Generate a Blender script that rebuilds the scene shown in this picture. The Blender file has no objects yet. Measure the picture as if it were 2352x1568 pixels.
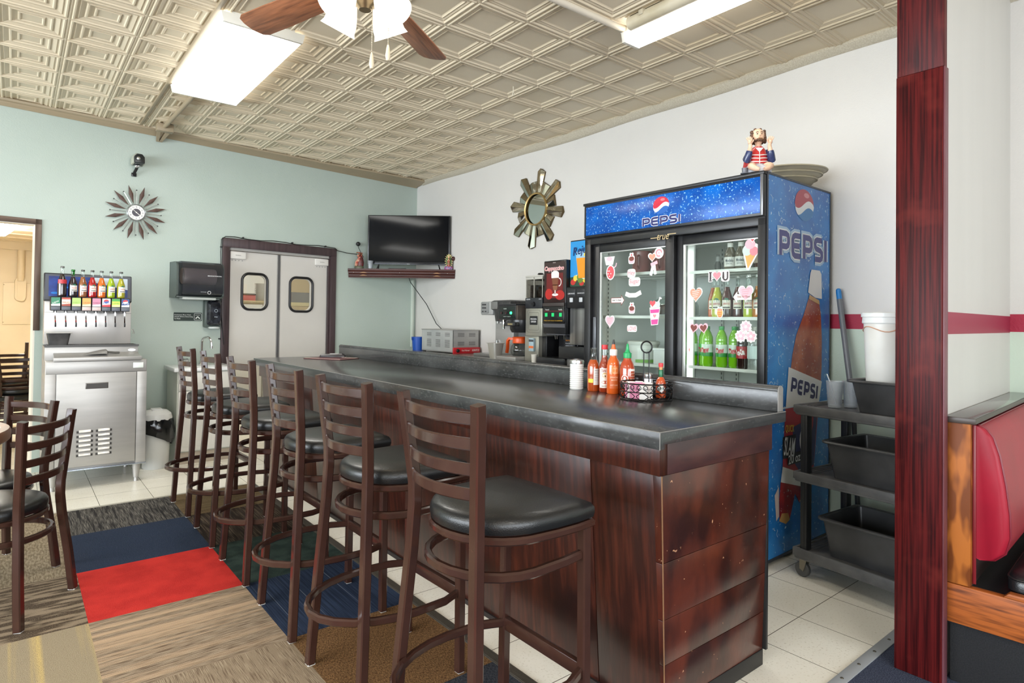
import bpy, bmesh, math, random
from mathutils import Matrix, Vector, Euler
random.seed(7)
SC = bpy.context.scene
COL = SC.collection
PI = math.pi
R = math.radians

# ------------------------------------------------------------------ helpers
def T(x=0, y=0, z=0): return Matrix.Translation((x, y, z))
def RX(a): return Matrix.Rotation(R(a), 4, 'X')
def RY(a): return Matrix.Rotation(R(a), 4, 'Y')
def RZ(a): return Matrix.Rotation(R(a), 4, 'Z')
def SCL(x, y, z): return Matrix.Diagonal((x, y, z, 1))

class MB:
    """collects shapes and links them as ONE mesh object"""
    def __init__(s, mat=None):
        s.bm = bmesh.new(); s.M = mat or Matrix.Identity(4)
    def _add(s, tmp, mi=0, M=None):
        X = s.M @ (M or Matrix.Identity(4))
        vm = {}
        for v in tmp.verts: vm[v] = s.bm.verts.new(X @ v.co)
        flip = X.to_3x3().determinant() < 0
        for f in tmp.faces:
            vs = [vm[v] for v in f.verts]
            if flip: vs.reverse()
            try: nf = s.bm.faces.new(vs)
            except ValueError: continue
            nf.material_index = mi if mi is not None else f.material_index
        tmp.free(); return s
    def box(s, x0, y0, z0, x1, y1, z1, bev=0, seg=2, mi=0, M=None):
        t = bmesh.new()
        bmesh.ops.create_cube(t, size=1, matrix=T((x0+x1)/2, (y0+y1)/2, (z0+z1)/2) @ SCL(abs(x1-x0), abs(y1-y0), abs(z1-z0)))
        if bev:
            b = min(bev, abs(x1-x0)*.45, abs(y1-y0)*.45, abs(z1-z0)*.45)
            bmesh.ops.bevel(t, geom=t.edges[:], offset=b, segments=seg, profile=.5, affect='EDGES')
        return s._add(t, mi, M)
    def hexa(s, p, mi=0, M=None, bev=0):
        """8 points: bottom ring 0-3, top ring 4-7 (counter-clockwise from above)"""
        t = bmesh.new(); v = [t.verts.new(q) for q in p]
        for f in ((3,2,1,0),(4,5,6,7),(0,1,5,4),(1,2,6,5),(2,3,7,6),(3,0,4,7)): t.faces.new([v[i] for i in f])
        if bev: bmesh.ops.bevel(t, geom=t.edges[:], offset=bev, segments=2, profile=.5, affect='EDGES')
        return s._add(t, mi, M)
    def face(s, pts, mi=0, M=None):
        t = bmesh.new(); t.faces.new([t.verts.new(p) for p in pts]); return s._add(t, mi, M)
    def prism(s, poly, z0, z1, mi=0, M=None, bev=0):
        t = bmesh.new(); n = len(poly)
        a = [t.verts.new((p[0], p[1], z0)) for p in poly]; b = [t.verts.new((p[0], p[1], z1)) for p in poly]
        t.faces.new(a[::-1]); t.faces.new(b)
        for i in range(n): t.faces.new((a[i], a[(i+1) % n], b[(i+1) % n], b[i]))
        bmesh.ops.recalc_face_normals(t, faces=t.faces[:])
        if bev: bmesh.ops.bevel(t, geom=t.edges[:], offset=bev, segments=2, profile=.5, affect='EDGES')
        return s._add(t, mi, M)
    def lathe(s, prof, n=24, mi=0, M=None, cap=True, sx=1, sy=1):
        t = bmesh.new(); rings = []
        for r, z in prof:
            if r < 1e-6: rings.append([t.verts.new((0, 0, z))])
            else: rings.append([t.verts.new((sx*r*math.cos(2*PI*i/n), sy*r*math.sin(2*PI*i/n), z)) for i in range(n)])
        for a, b in zip(rings, rings[1:]):
            for i in range(n):
                j = (i+1) % n
                if len(a) == 1 and len(b) == 1: continue
                if len(a) == 1: t.faces.new((a[0], b[j], b[i]))
                elif len(b) == 1: t.faces.new((a[i], a[j], b[0]))
                else: t.faces.new((a[i], a[j], b[j], b[i]))
        if cap:
            if len(rings[0]) > 1: t.faces.new(rings[0][::-1])
            if len(rings[-1]) > 1: t.faces.new(rings[-1])
        bmesh.ops.recalc_face_normals(t, faces=t.faces[:])
        return s._add(t, mi, M)
    def cyl(s, r, z0, z1, n=20, mi=0, M=None): return s.lathe([(r, z0), (r, z1)], n, mi, M)
    def sphere(s, c, r, n=16, mi=0, M=None, rz=None):
        rz = rz or r; k = max(6, n//2)
        return s.lathe([(max(r*math.sin(PI*i/k), 0 if i in (0, k) else 1e-4), -rz*math.cos(PI*i/k)) for i in range(k+1)], n, mi, (M or Matrix.Identity(4)) @ T(*c), cap=False)
    def tube(s, pts, r=.01, n=8, closed=False, mi=0, M=None, rect=None, up=None, radii=None, cap=True, ch=0):
        """sweeps a round (or rect=(w,h)) profile along a polyline; up keeps the profile's second axis near that direction"""
        t = bmesh.new(); P = [Vector(p) for p in pts]; N = len(P); rings = []; prev = None
        for i in range(N):
            a = P[(i-1) % N] if (closed or i > 0) else P[i]; b = P[(i+1) % N] if (closed or i < N-1) else P[i]
            d1 = (P[i]-a).normalized() if (P[i]-a).length > 1e-9 else None; d2 = (b-P[i]).normalized() if (b-P[i]).length > 1e-9 else None
            d = ((d1 or d2) + (d2 or d1)).normalized()
            if up is not None: u = Vector(up)
            elif prev is not None: u = prev
            else: u = Vector((0, 0, 1)) if abs(d.z) < .9 else Vector((1, 0, 0))
            sd = d.cross(u)
            if sd.length < 1e-6: sd = d.orthogonal()
            sd.normalize(); u = sd.cross(d).normalized(); prev = u
            k = 1.0
            if d1 and d2:
                c = max(.35, math.cos(math.acos(max(-1, min(1, d1.dot(d2))))/2)); k = 1/c
            rr = radii[i] if radii else r
            ring = []
            if rect:
                w, h = rect[0]/2, rect[1]/2
                for x, y in (((-w, -h), (w, -h), (w, h), (-w, h)) if not ch else ((-w, -h+ch), (-w+ch, -h), (w-ch, -h), (w, -h+ch), (w, h-ch), (w-ch, h), (-w+ch, h), (-w, h-ch))): ring.append(t.verts.new(P[i] + sd*x*(k if up is not None else 1) + u*y))
            else:
                for q in range(n):
                    an = 2*PI*q/n; ring.append(t.verts.new(P[i] + sd*rr*math.cos(an) + u*rr*math.sin(an)))
            rings.append(ring)
        m = len(rings[0])
        for i in range(N if closed else N-1):
            A, B = rings[i], rings[(i+1) % N]
            for q in range(m): t.faces.new((A[q], A[(q+1) % m], B[(q+1) % m], B[q]))
        if cap and not closed: t.faces.new(rings[0][::-1]); t.faces.new(rings[-1])
        bmesh.ops.recalc_face_normals(t, faces=t.faces[:])
        return s._add(t, mi, M)
    def loft(s, rings, mi=0, M=None, cap=True, closed=True):
        t = bmesh.new(); RR = [[t.verts.new(p) for p in r] for r in rings]; m = len(RR[0])
        for A, B in zip(RR, RR[1:]):
            for q in range(m if closed else m-1): t.faces.new((A[q], A[(q+1) % m], B[(q+1) % m], B[q]))
        if cap and closed: t.faces.new(RR[0][::-1]); t.faces.new(RR[-1])
        bmesh.ops.recalc_face_normals(t, faces=t.faces[:])
        return s._add(t, mi, M)
    def mesh(s, me, mi=0, M=None):
        t = bmesh.new(); t.from_mesh(me); return s._add(t, mi, M)
    def build(s, name, mats, parent=None, smooth=35, loc=None):
        me = bpy.data.meshes.new(name); s.bm.to_mesh(me); s.bm.free()
        for m in (mats if isinstance(mats, (list, tuple)) else [mats]): me.materials.append(m)
        if smooth:
            me.polygons.foreach_set('use_smooth', [True]*len(me.polygons))
            me.set_sharp_from_angle(angle=R(smooth))
        o = bpy.data.objects.new(name, me); COL.objects.link(o)
        if parent: o.parent = parent
        if loc: o.location = loc
        return o

def tag(o, label, cat, group=None):
    o['label'] = label; o['category'] = cat
    if group: o['group'] = group
    return o
def thing(name, label, cat, loc=(0, 0, 0), rz=0, group=None):
    o = bpy.data.objects.new(name, None); COL.objects.link(o); o.empty_display_size = .05
    o.location = loc; o.rotation_euler = (0, 0, R(rz)); return tag(o, label, cat, group)
def struct(o): o['kind'] = 'structure'; return o
def dup(o, loc=None, rz=None, label=None, parent=None):
    kids = [c for c in bpy.data.objects if c.parent == o]
    c = o.copy(); COL.objects.link(c)
    if parent: c.parent = parent
    if loc is not None: c.location = loc
    if rz is not None: c.rotation_euler = (0, 0, R(rz))
    if label: c['label'] = label
    for k in kids: dup(k, parent=c)
    return c

# ------------------------------------------------------------------ materials
def lin(h):
    if isinstance(h, (tuple, list)): r, g, b = [v/255 for v in h]
    else: h = h.lstrip('#'); r, g, b = [int(h[i:i+2], 16)/255 for i in (0, 2, 4)]
    f = lambda v: v/12.92 if v <= .04045 else ((v+.055)/1.055)**2.4
    return (f(r), f(g), f(b), 1)
MATS = {}
def mat(name, col, rough=.5, metal=0, col2=None, nscale=8, stretch=(1, 1, 1), lo=.35, hi=.65, bump=0, bscale=60, bstretch=(1, 1, 1),
        emit=0, ecol=None, spec=.5, coat=0, detail=4, col3=None, n3=30, lo3=.55, hi3=.62, sheen=0, st3=(1, 1, 1)):
    if name in MATS: return MATS[name]
    m = bpy.data.materials.new(name); m.use_nodes = True; MATS[name] = m
    nt = m.node_tree; N = nt.nodes; L = nt.links; b = N['Principled BSDF']
    b.inputs['Base Color'].default_value = lin(col); b.inputs['Roughness'].default_value = rough; b.inputs['Metallic'].default_value = metal
    b.inputs['Specular IOR Level'].default_value = spec; b.inputs['Coat Weight'].default_value = coat; b.inputs['Coat Roughness'].default_value = .1
    if sheen: b.inputs['Sheen Weight'].default_value = sheen
    if emit: b.inputs['Emission Color'].default_value = lin(ecol or col); b.inputs['Emission Strength'].default_value = emit
    tc = N.new('ShaderNodeTexCoord')
    def noise(scale, st, det):
        mp = N.new('ShaderNodeMapping'); mp.inputs['Scale'].default_value = st; L.new(tc.outputs['Object'], mp.inputs['Vector'])
        n = N.new('ShaderNodeTexNoise'); n.inputs['Scale'].default_value = scale; n.inputs['Detail'].default_value = det; L.new(mp.outputs['Vector'], n.inputs['Vector']); return n.outputs['Fac']
    def ramp(fac, lo, hi):
        r = N.new('ShaderNodeMapRange'); r.inputs['From Min'].default_value = lo; r.inputs['From Max'].default_value = hi; r.clamp = True; L.new(fac, r.inputs['Value']); return r.outputs['Result']
    def mix(fac, a, bcol):
        x = N.new('ShaderNodeMix'); x.data_type = 'RGBA'; L.new(fac, x.inputs['Factor'])
        for v, i in ((a, 6), (bcol, 7)):
            if isinstance(v, tuple): x.inputs[i].default_value = v
            else: L.new(v, x.inputs[i])
        return x.outputs[2]
    out = None
    if col2:
        out = mix(ramp(noise(nscale, stretch, detail), lo, hi), lin(col), lin(col2)); L.new(out, b.inputs['Base Color'])
    if col3:
        out = mix(ramp(noise(n3, st3, 3), lo3, hi3), out if out is not None else lin(col), lin(col3)); L.new(out, b.inputs['Base Color'])
    if bump:
        bp = N.new('ShaderNodeBump'); bp.inputs['Strength'].default_value = bump; bp.inputs['Distance'].default_value = .002
        L.new(noise(bscale, bstretch, 3), bp.inputs['Height']); L.new(bp.outputs['Normal'], b.inputs['Normal'])
    return m
def glass(name, tint='#ffffff', refl=.08, rough=.02, alpha=0, acol='#ffffff'):
    """a thin pane: clear transmission with a Fresnel reflection, optionally a faint milky body"""
    if name in MATS: return MATS[name]
    m = bpy.data.materials.new(name); m.use_nodes = True; MATS[name] = m
    nt = m.node_tree; N = nt.nodes; L = nt.links; N.remove(N['Principled BSDF']); o = N['Material Output']
    tr = N.new('ShaderNodeBsdfTransparent'); tr.inputs['Color'].default_value = lin(tint)
    gl = N.new('ShaderNodeBsdfGlossy'); gl.inputs['Roughness'].default_value = rough
    lw = N.new('ShaderNodeLayerWeight'); lw.inputs['Blend'].default_value = .35
    mr = N.new('ShaderNodeMapRange'); mr.inputs['To Min'].default_value = refl*.4; mr.inputs['To Max'].default_value = min(1, refl*5)
    L.new(lw.outputs['Facing'], mr.inputs['Value'])
    base = tr.outputs[0]
    if alpha:
        df = N.new('ShaderNodeBsdfDiffuse'); df.inputs['Color'].default_value = lin(acol)
        mx = N.new('ShaderNodeMixShader'); mx.inputs['Fac'].default_value = alpha; L.new(tr.outputs[0], mx.inputs[1]); L.new(df.outputs[0], mx.inputs[2]); base = mx.outputs[0]
    mx = N.new('ShaderNodeMixShader'); L.new(mr.outputs[0], mx.inputs['Fac']); L.new(base, mx.inputs[1]); L.new(gl.outputs[0], mx.inputs[2]); L.new(mx.outputs[0], o.inputs['Surface'])
    return m
def plain(col, rough=.5, metal=0, **k):
    return mat('paint_%s_%02d_%d' % (col.lstrip('#'), int(rough*100), int(metal*10)), col, rough, metal, **k)

# ------------------------------------------------------------------ writing
_dg = None
def text_me(s, bold=0, shear=0, space=1.0):
    c = bpy.data.curves.new('t', 'FONT'); c.body = s; c.align_x = 'LEFT'; c.size = 1; c.offset = bold; c.shear = shear; c.resolution_u = 3; c.space_character = space
    o = bpy.data.objects.new('t', c); COL.objects.link(o)
    dg = bpy.context.evaluated_depsgraph_get(); me = bpy.data.meshes.new_from_object(o.evaluated_get(dg))
    bpy.data.objects.remove(o); bpy.data.curves.remove(c); return me
def put_text(mb, s, w, h, M, mi=0, bold=.01, shear=0, bend=None, off=.0006, space=1.0):
    """fits the words into w x h, centred, in the local x-z plane facing -y; bend=radius wraps them round a cylinder whose axis is the local origin"""
    me = text_me(s, min(bold, .012) if bold < .05 else bold, shear, space); t = bmesh.new(); t.from_mesh(me); bpy.data.meshes.remove(me)
    if not t.verts: t.free(); return
    xs = [v.co.x for v in t.verts]; ys = [v.co.y for v in t.verts]
    x0, x1, y0, y1 = min(xs), max(xs), min(ys), max(ys); sx = w/max(x1-x0, 1e-6); sy = h/max(y1-y0, 1e-6)
    for v in t.verts:
        x = (v.co.x-(x0+x1)/2)*sx; z = (v.co.y-(y0+y1)/2)*sy
        if bend: a = x/bend; v.co = Vector(((bend+off)*math.sin(a), -(bend+off)*math.cos(a), z))
        else: v.co = Vector((x, -off, z))
    mb._add(t, mi, M)
def shell(mb, r, z0, z1, a0, a1, mi=0, n=10, M=None):
    """a label: part of a cylinder round the local z axis, angles from the -y direction"""
    pts = [(r*math.sin(R(a0+(a1-a0)*i/n)), -r*math.cos(R(a0+(a1-a0)*i/n))) for i in range(n+1)]
    for p, q in zip(pts, pts[1:]): mb.face([(p[0], p[1], z0), (q[0], q[1], z0), (q[0], q[1], z1), (p[0], p[1], z1)], mi, M)
def flat(mb, poly, M, mi=0, off=0):
    """polygon in the local x-z plane facing -y"""
    mb.face([(p[0], -off, p[1]) for p in poly], mi, M)
def heart(w, h, n=24):
    p = []
    for i in range(n):
        t = 2*PI*i/n; x = 16*math.sin(t)**3; y = 13*math.cos(t)-5*math.cos(2*t)-2*math.cos(3*t)-math.cos(4*t)
        p.append((x/32*w, (y+2.5)/29*h))
    return p[::-1]
def ell(w, h, n=20, cx=0, cz=0, a0=0, a1=360):
    full = abs(a1-a0) >= 360
    return [(cx+w/2*math.cos(R(a0+(a1-a0)*i/(n if full else n-1))), cz+h/2*math.sin(R(a0+(a1-a0)*i/(n if full else n-1)))) for i in range(n)]
def rrect(w, h, r, n=4, cx=0, cz=0):
    p = []
    for qx, qz, a in ((1, 1, 0), (-1, 1, 90), (-1, -1, 180), (1, -1, 270)):
        for i in range(n+1): p.append((cx+qx*(w/2-r)+r*math.cos(R(a+90*i/n)), cz+qz*(h/2-r)+r*math.sin(R(a+90*i/n))))
    return p
def stroke(mb, pts, w, M, mi=0, off=0, closed=False):
    """a flat stroke of width w along 2D points (mitred), in the local x-z plane facing -y"""
    P = [Vector((p[0], p[1])) for p in pts]; N = len(P); Lf = []; Rt = []
    for i in range(N):
        a = P[(i-1) % N] if (closed or i > 0) else None; b = P[(i+1) % N] if (closed or i < N-1) else None
        d1 = (P[i]-a).normalized() if a is not None else None; d2 = (b-P[i]).normalized() if b is not None else None
        d = ((d1 if d1 is not None else d2)+(d2 if d2 is not None else d1)); d = d.normalized() if d.length > 1e-6 else d1
        n = Vector((-d.y, d.x)); k = 1
        if d1 is not None and d2 is not None: k = 1/max(.4, math.sqrt(max(0, (1+d1.dot(d2))/2)))
        Lf.append(P[i]+n*w/2*k); Rt.append(P[i]-n*w/2*k)
    for i in range(N if closed else N-1):
        j = (i+1) % N; flat(mb, [tuple(Rt[i]), tuple(Rt[j]), tuple(Lf[j]), tuple(Lf[i])], M, mi, off)
def arc(cx, cz, rx, rz, a0, a1, n=6): return [(cx+rx*math.cos(R(a0+(a1-a0)*i/n)), cz+rz*math.sin(R(a0+(a1-a0)*i/n))) for i in range(n+1)]
# ------------------------------------------------------------------ the room
ZC = 2.96
XW = 3.86
TH = 6.39
MW = T(XW, 6.66, 0) @ RZ(TH)                 # back wall frame: x to the viewer's right, -y towards the viewer
def wall_y(x): return 6.66-(XW-x)*math.tan(R(TH))
MINT = mat('mint_wall_paint', (182, 194, 186), .55, col2=(176, 189, 180), nscale=1.5, bump=.5, bscale=130)
WHITE = mat('white_wall_paint', (214, 211, 206), .6, col2=(209, 206, 201), nscale=1.2, bump=.6, bscale=110)
RED = mat('crimson_stripe_paint', (160, 28, 58), .5, bump=.5, bscale=110)
MINT2 = mat('pale_mint_paint', (196, 210, 194), .55, bump=.6, bscale=110)
SMOOTHW = mat('partition_paint', (190, 188, 182), .5, col2=(184, 182, 176), nscale=3, stretch=(1, 1, .1))
REDS = mat('partition_stripe_paint', (138, 32, 58), .45)
CEIL = mat('tin_ceiling_paint', (218, 204, 178), .36, col2=(212, 197, 170), nscale=2, bump=.15, bscale=40)
CROWN = mat('crown_paint', (160, 144, 118), .45, bump=.3, bscale=30)
CROWN2 = mat('rough_crown_paint', (198, 190, 172), .6, bump=1, bscale=180, col2=(180, 170, 150), nscale=120)
WENGE = mat('dark_door_frame_paint', (56, 42, 44), .4, col2=(72, 56, 58), nscale=9, stretch=(4, 4, .3), bump=.2, bscale=50)
BEIGE = mat('cream_room_paint', (224, 208, 180), .5, col2=(216, 200, 170), nscale=2)
DOORW = mat('door_laminate', (206, 202, 196), .35, col2=(200, 196, 190), nscale=2)
STEEL = mat('brushed_steel', (180, 178, 175), .42, .55, col2=(168, 166, 163), nscale=4, stretch=(.6, .6, 5), lo=.3, hi=.7)
CHROME = mat('chrome', (215, 215, 215), .1, 1)
ALU = mat('aluminium', (176, 180, 184), .4, .35, bump=.1, bscale=200)
RUBBER = mat('black_rubber', (20, 20, 21), .45)
BLACKP = mat('black_plastic', (24, 24, 26), .35)
PANE = glass('window_pane', '#f4f7f6', .07)

# floor: vinyl squares and inlaid carpet tiles
def vinyl():
    m = mat('vinyl_floor_tiles', (242, 238, 226), .26, col2=(234, 229, 215), nscale=3, stretch=(1, 1, 1), col3=(216, 209, 192), n3=110, lo3=.58, hi3=.7)
    nt = m.node_tree; N = nt.nodes; L = nt.links; b = N['Principled BSDF']
    tc = N.new('ShaderNodeTexCoord'); sp = N.new('ShaderNodeSeparateXYZ'); L.new(tc.outputs['Object'], sp.inputs[0])
    def line(out, x0, p):
        a = N.new('ShaderNodeMath'); a.operation = 'SUBTRACT'; L.new(out, a.inputs[0]); a.inputs[1].default_value = x0-p*60
        q = N.new('ShaderNodeMath'); q.operation = 'PINGPONG'; L.new(a.outputs[0], q.inputs[0]); q.inputs[1].default_value = p/2
        c = N.new('ShaderNodeMath'); c.operation = 'LESS_THAN'; L.new(q.outputs[0], c.inputs[0]); c.inputs[1].default_value = .0016; return c.outputs[0]
    mx = N.new('ShaderNodeMath'); mx.operation = 'MAXIMUM'; L.new(line(sp.outputs[0], .465, .3142), mx.inputs[0]); L.new(line(sp.outputs[1], 1.285, .3), mx.inputs[1])
    src = b.inputs['Base Color'].links[0].from_socket
    x = N.new('ShaderNodeMix'); x.data_type = 'RGBA'; L.new(mx.outputs[0], x.inputs['Factor']); L.new(src, x.inputs[6]); x.inputs[7].default_value = lin((92, 84, 70)); L.new(x.outputs[2], b.inputs['Base Color'])
    return m
def carpet(name, c1, c2, ns=60, st=(1, 1, 1), c3=None, n3=160, lo=.4, hi=.6, lo3=.55, hi3=.65, st3=(1, 1, 1)):
    return mat('carpet_'+name, c1, .95, col2=c2, nscale=ns, stretch=st, lo=lo, hi=hi, col3=c3, n3=n3, lo3=lo3, hi3=hi3, st3=st3, bump=1, bscale=420, spec=.1)
AX = (1, .03, 1); AY = (.03, 1, 1)           # yarn lines along y / along x
CP = dict(
 charcoal=carpet('charcoal', (58, 56, 55), (128, 123, 116), 330, AX, (46, 44, 44), 60, .44, .66, .5, .62, (1, .05, 1)),
 navy=carpet('navy', (32, 40, 56), (52, 62, 82), 300, c3=(92, 102, 120), n3=340, lo3=.62, hi3=.7),
 red=carpet('red', (192, 48, 43), (170, 37, 35), 7, c3=(208, 74, 65), n3=380, lo3=.5, hi3=.7),
 multi=carpet('multi', (156, 140, 120), (100, 82, 66), 230, (.06, 1, 1), (180, 154, 126), 34, .42, .62, .46, .66, (.02, 1, 1)),
 taupe=carpet('taupe', (160, 144, 122), (112, 95, 78), 420, AX, (142, 126, 106), 90, .4, .6, .5, .6, AX),
 tan=carpet('tan', (126, 108, 80), (92, 76, 54), 90, AY, (140, 120, 92), 200),
 umber=carpet('umber', (54, 45, 38), (96, 83, 70), 140, AX, (42, 35, 31), 40, .46, .64, .5, .6, (1, .1, 1)),
 green=carpet('green', (40, 52, 48), (54, 68, 62), 12, c3=(34, 42, 42), n3=260),
 blue=carpet('blue', (48, 60, 82), (34, 42, 60), 160, (1, .02, 1), (112, 120, 132), 110, .4, .6, .66, .72, (1, .004, 1)),
 brown=carpet('brown', (132, 100, 66), (84, 60, 38), 260, (1, .35, 1), (104, 78, 52), 90),
 black=carpet('black', (40, 42, 48), (66, 68, 74), 240, (1, .4, 1)),
 beige=carpet('beige', (156, 142, 120), (120, 106, 86), 120, (1, .2, 1), (84, 72, 58), 190, .4, .6, .6, .66),
 ripple=carpet('ripple', (142, 126, 106), (78, 66, 54), 26, (.22, 1.2, 1), (124, 110, 92), 220, .44, .54),
 gold=carpet('gold', (150, 137, 114), (190, 166, 112), 12, (1, .02, 1), (134, 120, 98), 240, .5, .62),
 slate=carpet('slate', (70, 76, 94), (46, 52, 68), 240, c3=(96, 100, 116), n3=300))
names = ['vinyl']+list(CP)
FM = [vinyl()]+list(CP.values())
b = MB()
def fl(x0, x1, y0, y1, k): b.face([(x0, y0, 0), (x1, y0, 0), (x1, y1, 0), (x0, y1, 0)], names.index(k))
rows = [4.884, 4.33, 3.69, 3.065, 2.44, 1.82, 1.2, .58, -.04, -.66, -1.28, -1.9, -2.52, -3.14, -4.2]
cols = [('charcoal navy red multi taupe brown slate umber beige blue red tan navy green'.split(), .26, .867),
        ('tan umber green blue brown black navy beige charcoal slate taupe brown green blue'.split(), .867, 1.412),
        ('beige beige ripple gold taupe navy brown green umber tan slate blue red beige'.split(), -.35, .26),
        ('umber ripple tan beige blue charcoal gold red navy slate beige umber tan green'.split(), -.96, -.35),
        ('navy green beige umber tan slate ripple blue taupe brown gold charcoal red tan'.split(), -4.5, -.96)]
for ks, x0, x1 in cols:
    for k, (ya, yb) in zip(ks, zip(rows[1:], rows)): fl(x0, x1, ya, yb, k)
fl(-4.5, 1.412, 4.884, 12.5, 'vinyl'); fl(1.412, 3.98, .965, 12.5, 'vinyl')
fl(1.412, 2.86, -4.2, .965, 'slate'); fl(2.86, 3.98, -4.2, .965, 'umber')
struct(b.build('floor', FM, smooth=0))
# metal edge strips between vinyl and carpet
b = MB()
for k in range(6): b.box(1.408+k*.006, .96, 0, 1.412+k*.006, 4.9, .006)
b.box(1.404, .96, 0, 1.446, 4.9, .004)
struct(b.build('trim_1', mat('ridged_strip', (92, 86, 78), .45, .5)))
b = MB().box(-1.2, 4.878, 0, 1.41, 4.897, .004, .001)
struct(b.build('trim_2', mat('pale_strip', (186, 180, 166), .4, .3)))
b = MB()
b.box(1.45, .942, 0, 3.85, .985, .005, .002)
for i in range(16): b.lathe([(.007, .0045), (.005, .007), (0, .0075)], 10, 1, T(1.6+i*.145, .964, 0))
struct(b.build('trim_3', [ALU, mat('screw_heads', (110, 106, 96), .4, .8)]))

# back wall (mint) with the storage opening and the kitchen door opening
OP0, OP1, OPZ = -4.95, -3.757, 2.0
DX0, DX1, DZ = -2.26, -1.165, 1.955
b = MB(MW)
for x0, z0, x1, z1 in ((-9.2, 0, OP0, 3.1), (OP0, OPZ, OP1, 3.1), (OP1, 0, DX0, 3.1), (DX0, DZ, DX1, 3.1), (DX1, 0, .3, 3.1)):
    b.box(x0, 0, z0, x1, .12, z1)
struct(b.build('wall_back', MINT, smooth=0))
b = MB()
for x0, x1, z0, z1, y0, y1, mi in ((XW, XW+.12, 0, 3.1, 2.9, 6.75, 0), (XW, XW+.12, 1.333, 3.1, -4.3, 2.9, 0), (XW, XW+.12, 1.245, 1.333, -4.3, 2.9, 1), (XW, XW+.12, 0, 1.245, -4.3, 2.9, 2)):
    b.box(x0, y0, z0, x1, y1, z1, mi=mi)
struct(b.build('wall_right', [WHITE, RED, MINT2], smooth=0))
# partition beside the booth
PA = math.degrees(math.atan2(.075, 1.26))
MP = T(2.6, .735, 0) @ RZ(PA)
b = MB(MP)
for z0, z1, mi in ((0, 1.24, 0), (1.24, 1.322, 1), (1.322, 2.99, 0)): b.box(0, 0, z0, 1.275, .13, z1, mi=mi)
struct(b.build('wall_partition', [SMOOTHW, REDS], smooth=0))
POST = mat('red_brown_oak_stain', (84, 22, 22), .42, col2=(44, 9, 11), nscale=60, stretch=(2, 2, .05), lo=.4, hi=.62, bump=.3, bscale=120, bstretch=(2, 2, .06), spec=.15, detail=6, col3=(98, 34, 30), n3=7, lo3=.55, hi3=.8)
POSTE = mat('worn_board_edge', (110, 66, 74), .45, col2=(84, 34, 38), nscale=20, stretch=(1, 1, .1))
b = MB()
b.box(2.56, .727, 0, 2.602, .878, 2.20, .003); b.box(2.566, .727, 2.202, 2.602, .878, ZC, .002)
b.box(2.563, .722, 0, 2.602, .7275, 2.2, .002, mi=1)
struct(b.build('trim_4', [POST, POSTE]))
# side and front walls with shop windows (behind the viewer)
b = MB()
for y0, y1, z0, z1 in ((-4.2, -1.6, 0, 3.1), (-1.6, 5.2, 0, .6), (-1.6, 5.2, 2.5, 3.1), (5.2, 5.9, 0, 3.1)): b.box(-4.62, y0, z0, -4.5, y1, z1)
struct(b.build('wall_left', MINT, smooth=0))
b = MB()
for x0, x1, z0, z1 in ((-4.62, -3.6, 0, 3.1), (-3.6, 3.0, 0, .7), (-3.6, 3.0, 2.4, 3.1), (3.0, 3.98, 0, 3.1)): b.box(x0, -4.32, z0, x1, -4.2, z1)
struct(b.build('wall_front', WHITE, smooth=0))
for i, M_ in enumerate((T(-4.56, 1.8, .6) @ RZ(90), T(-.3, -4.26, .7))):
    w, h = ((6.8, 1.9), (6.6, 1.7))[i]; b = MB(M_)
    for k in range(5): b.box(-w/2+k*w/4-.03, -.04, 0, -w/2+k*w/4+.03, .04, h)
    b.box(-w/2, -.04, 0, w/2, .04, .06); b.box(-w/2, -.04, h-.06, w/2, .04, h)
    struct(b.build('window_%d' % (i+1), plain('#8a8680', .4, .6)))

# pressed tin ceiling: nested squares and plain squares as real relief
b = MB(); bm = b.bm
p = .333; gx0, gy0 = 1.875-p*20, 2.951-p*22
def cl(x, y): return (max(-4.5, min(XW-.005, x)), min(y, wall_y(x)-.004))
def ring(cx, cy, h, z): return [bm.verts.new((*cl(cx+a*h, cy+c*h), ZC+z)) for a, c in ((-1, -1), (-1, 1), (1, 1), (1, -1))]
for i in range(27):
    for j in range(36):
        cx, cy = gx0+(i+.5)*p, gy0+(j+.5)*p
        if cx < -4.6 or cx > XW+.15 or cy < -4.3 or cy > wall_y(cx)+.15: continue
        nested = cy > 3.62+max(0, cx-2.2)*.7 or cx < .86
        if nested: prof = [(.5, 0), (.475, .004), (.46, -.004), (.44, -.004), (.425, .006), (.40, .010), (.385, .004), (.31, .017), (.29, .008), (.27, .008), (.255, .016), (.19, .024), (.175, .014), (.155, .014), (.14, .021)]
        else: prof = [(.5, 0), (.48, .004), (.465, -.005), (.445, -.005), (.43, .005), (.415, .011), (.40, .005), (.355, .012), (.34, .006), (.325, .014), (.31, .018)]
        rs = [ring(cx, cy, h*p, z*.65-.012) for h, z in prof]
        for A, B in zip(rs, rs[1:]):
            for k in range(4): bm.faces.new((A[k], A[(k+1) % 4], B[(k+1) % 4], B[k]))
        bm.faces.new(rs[-1])
b.box(-4.6, -4.3, ZC+.03, 4, 7, ZC+.1)
struct(b.build('ceiling', CEIL, smooth=0))
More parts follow.
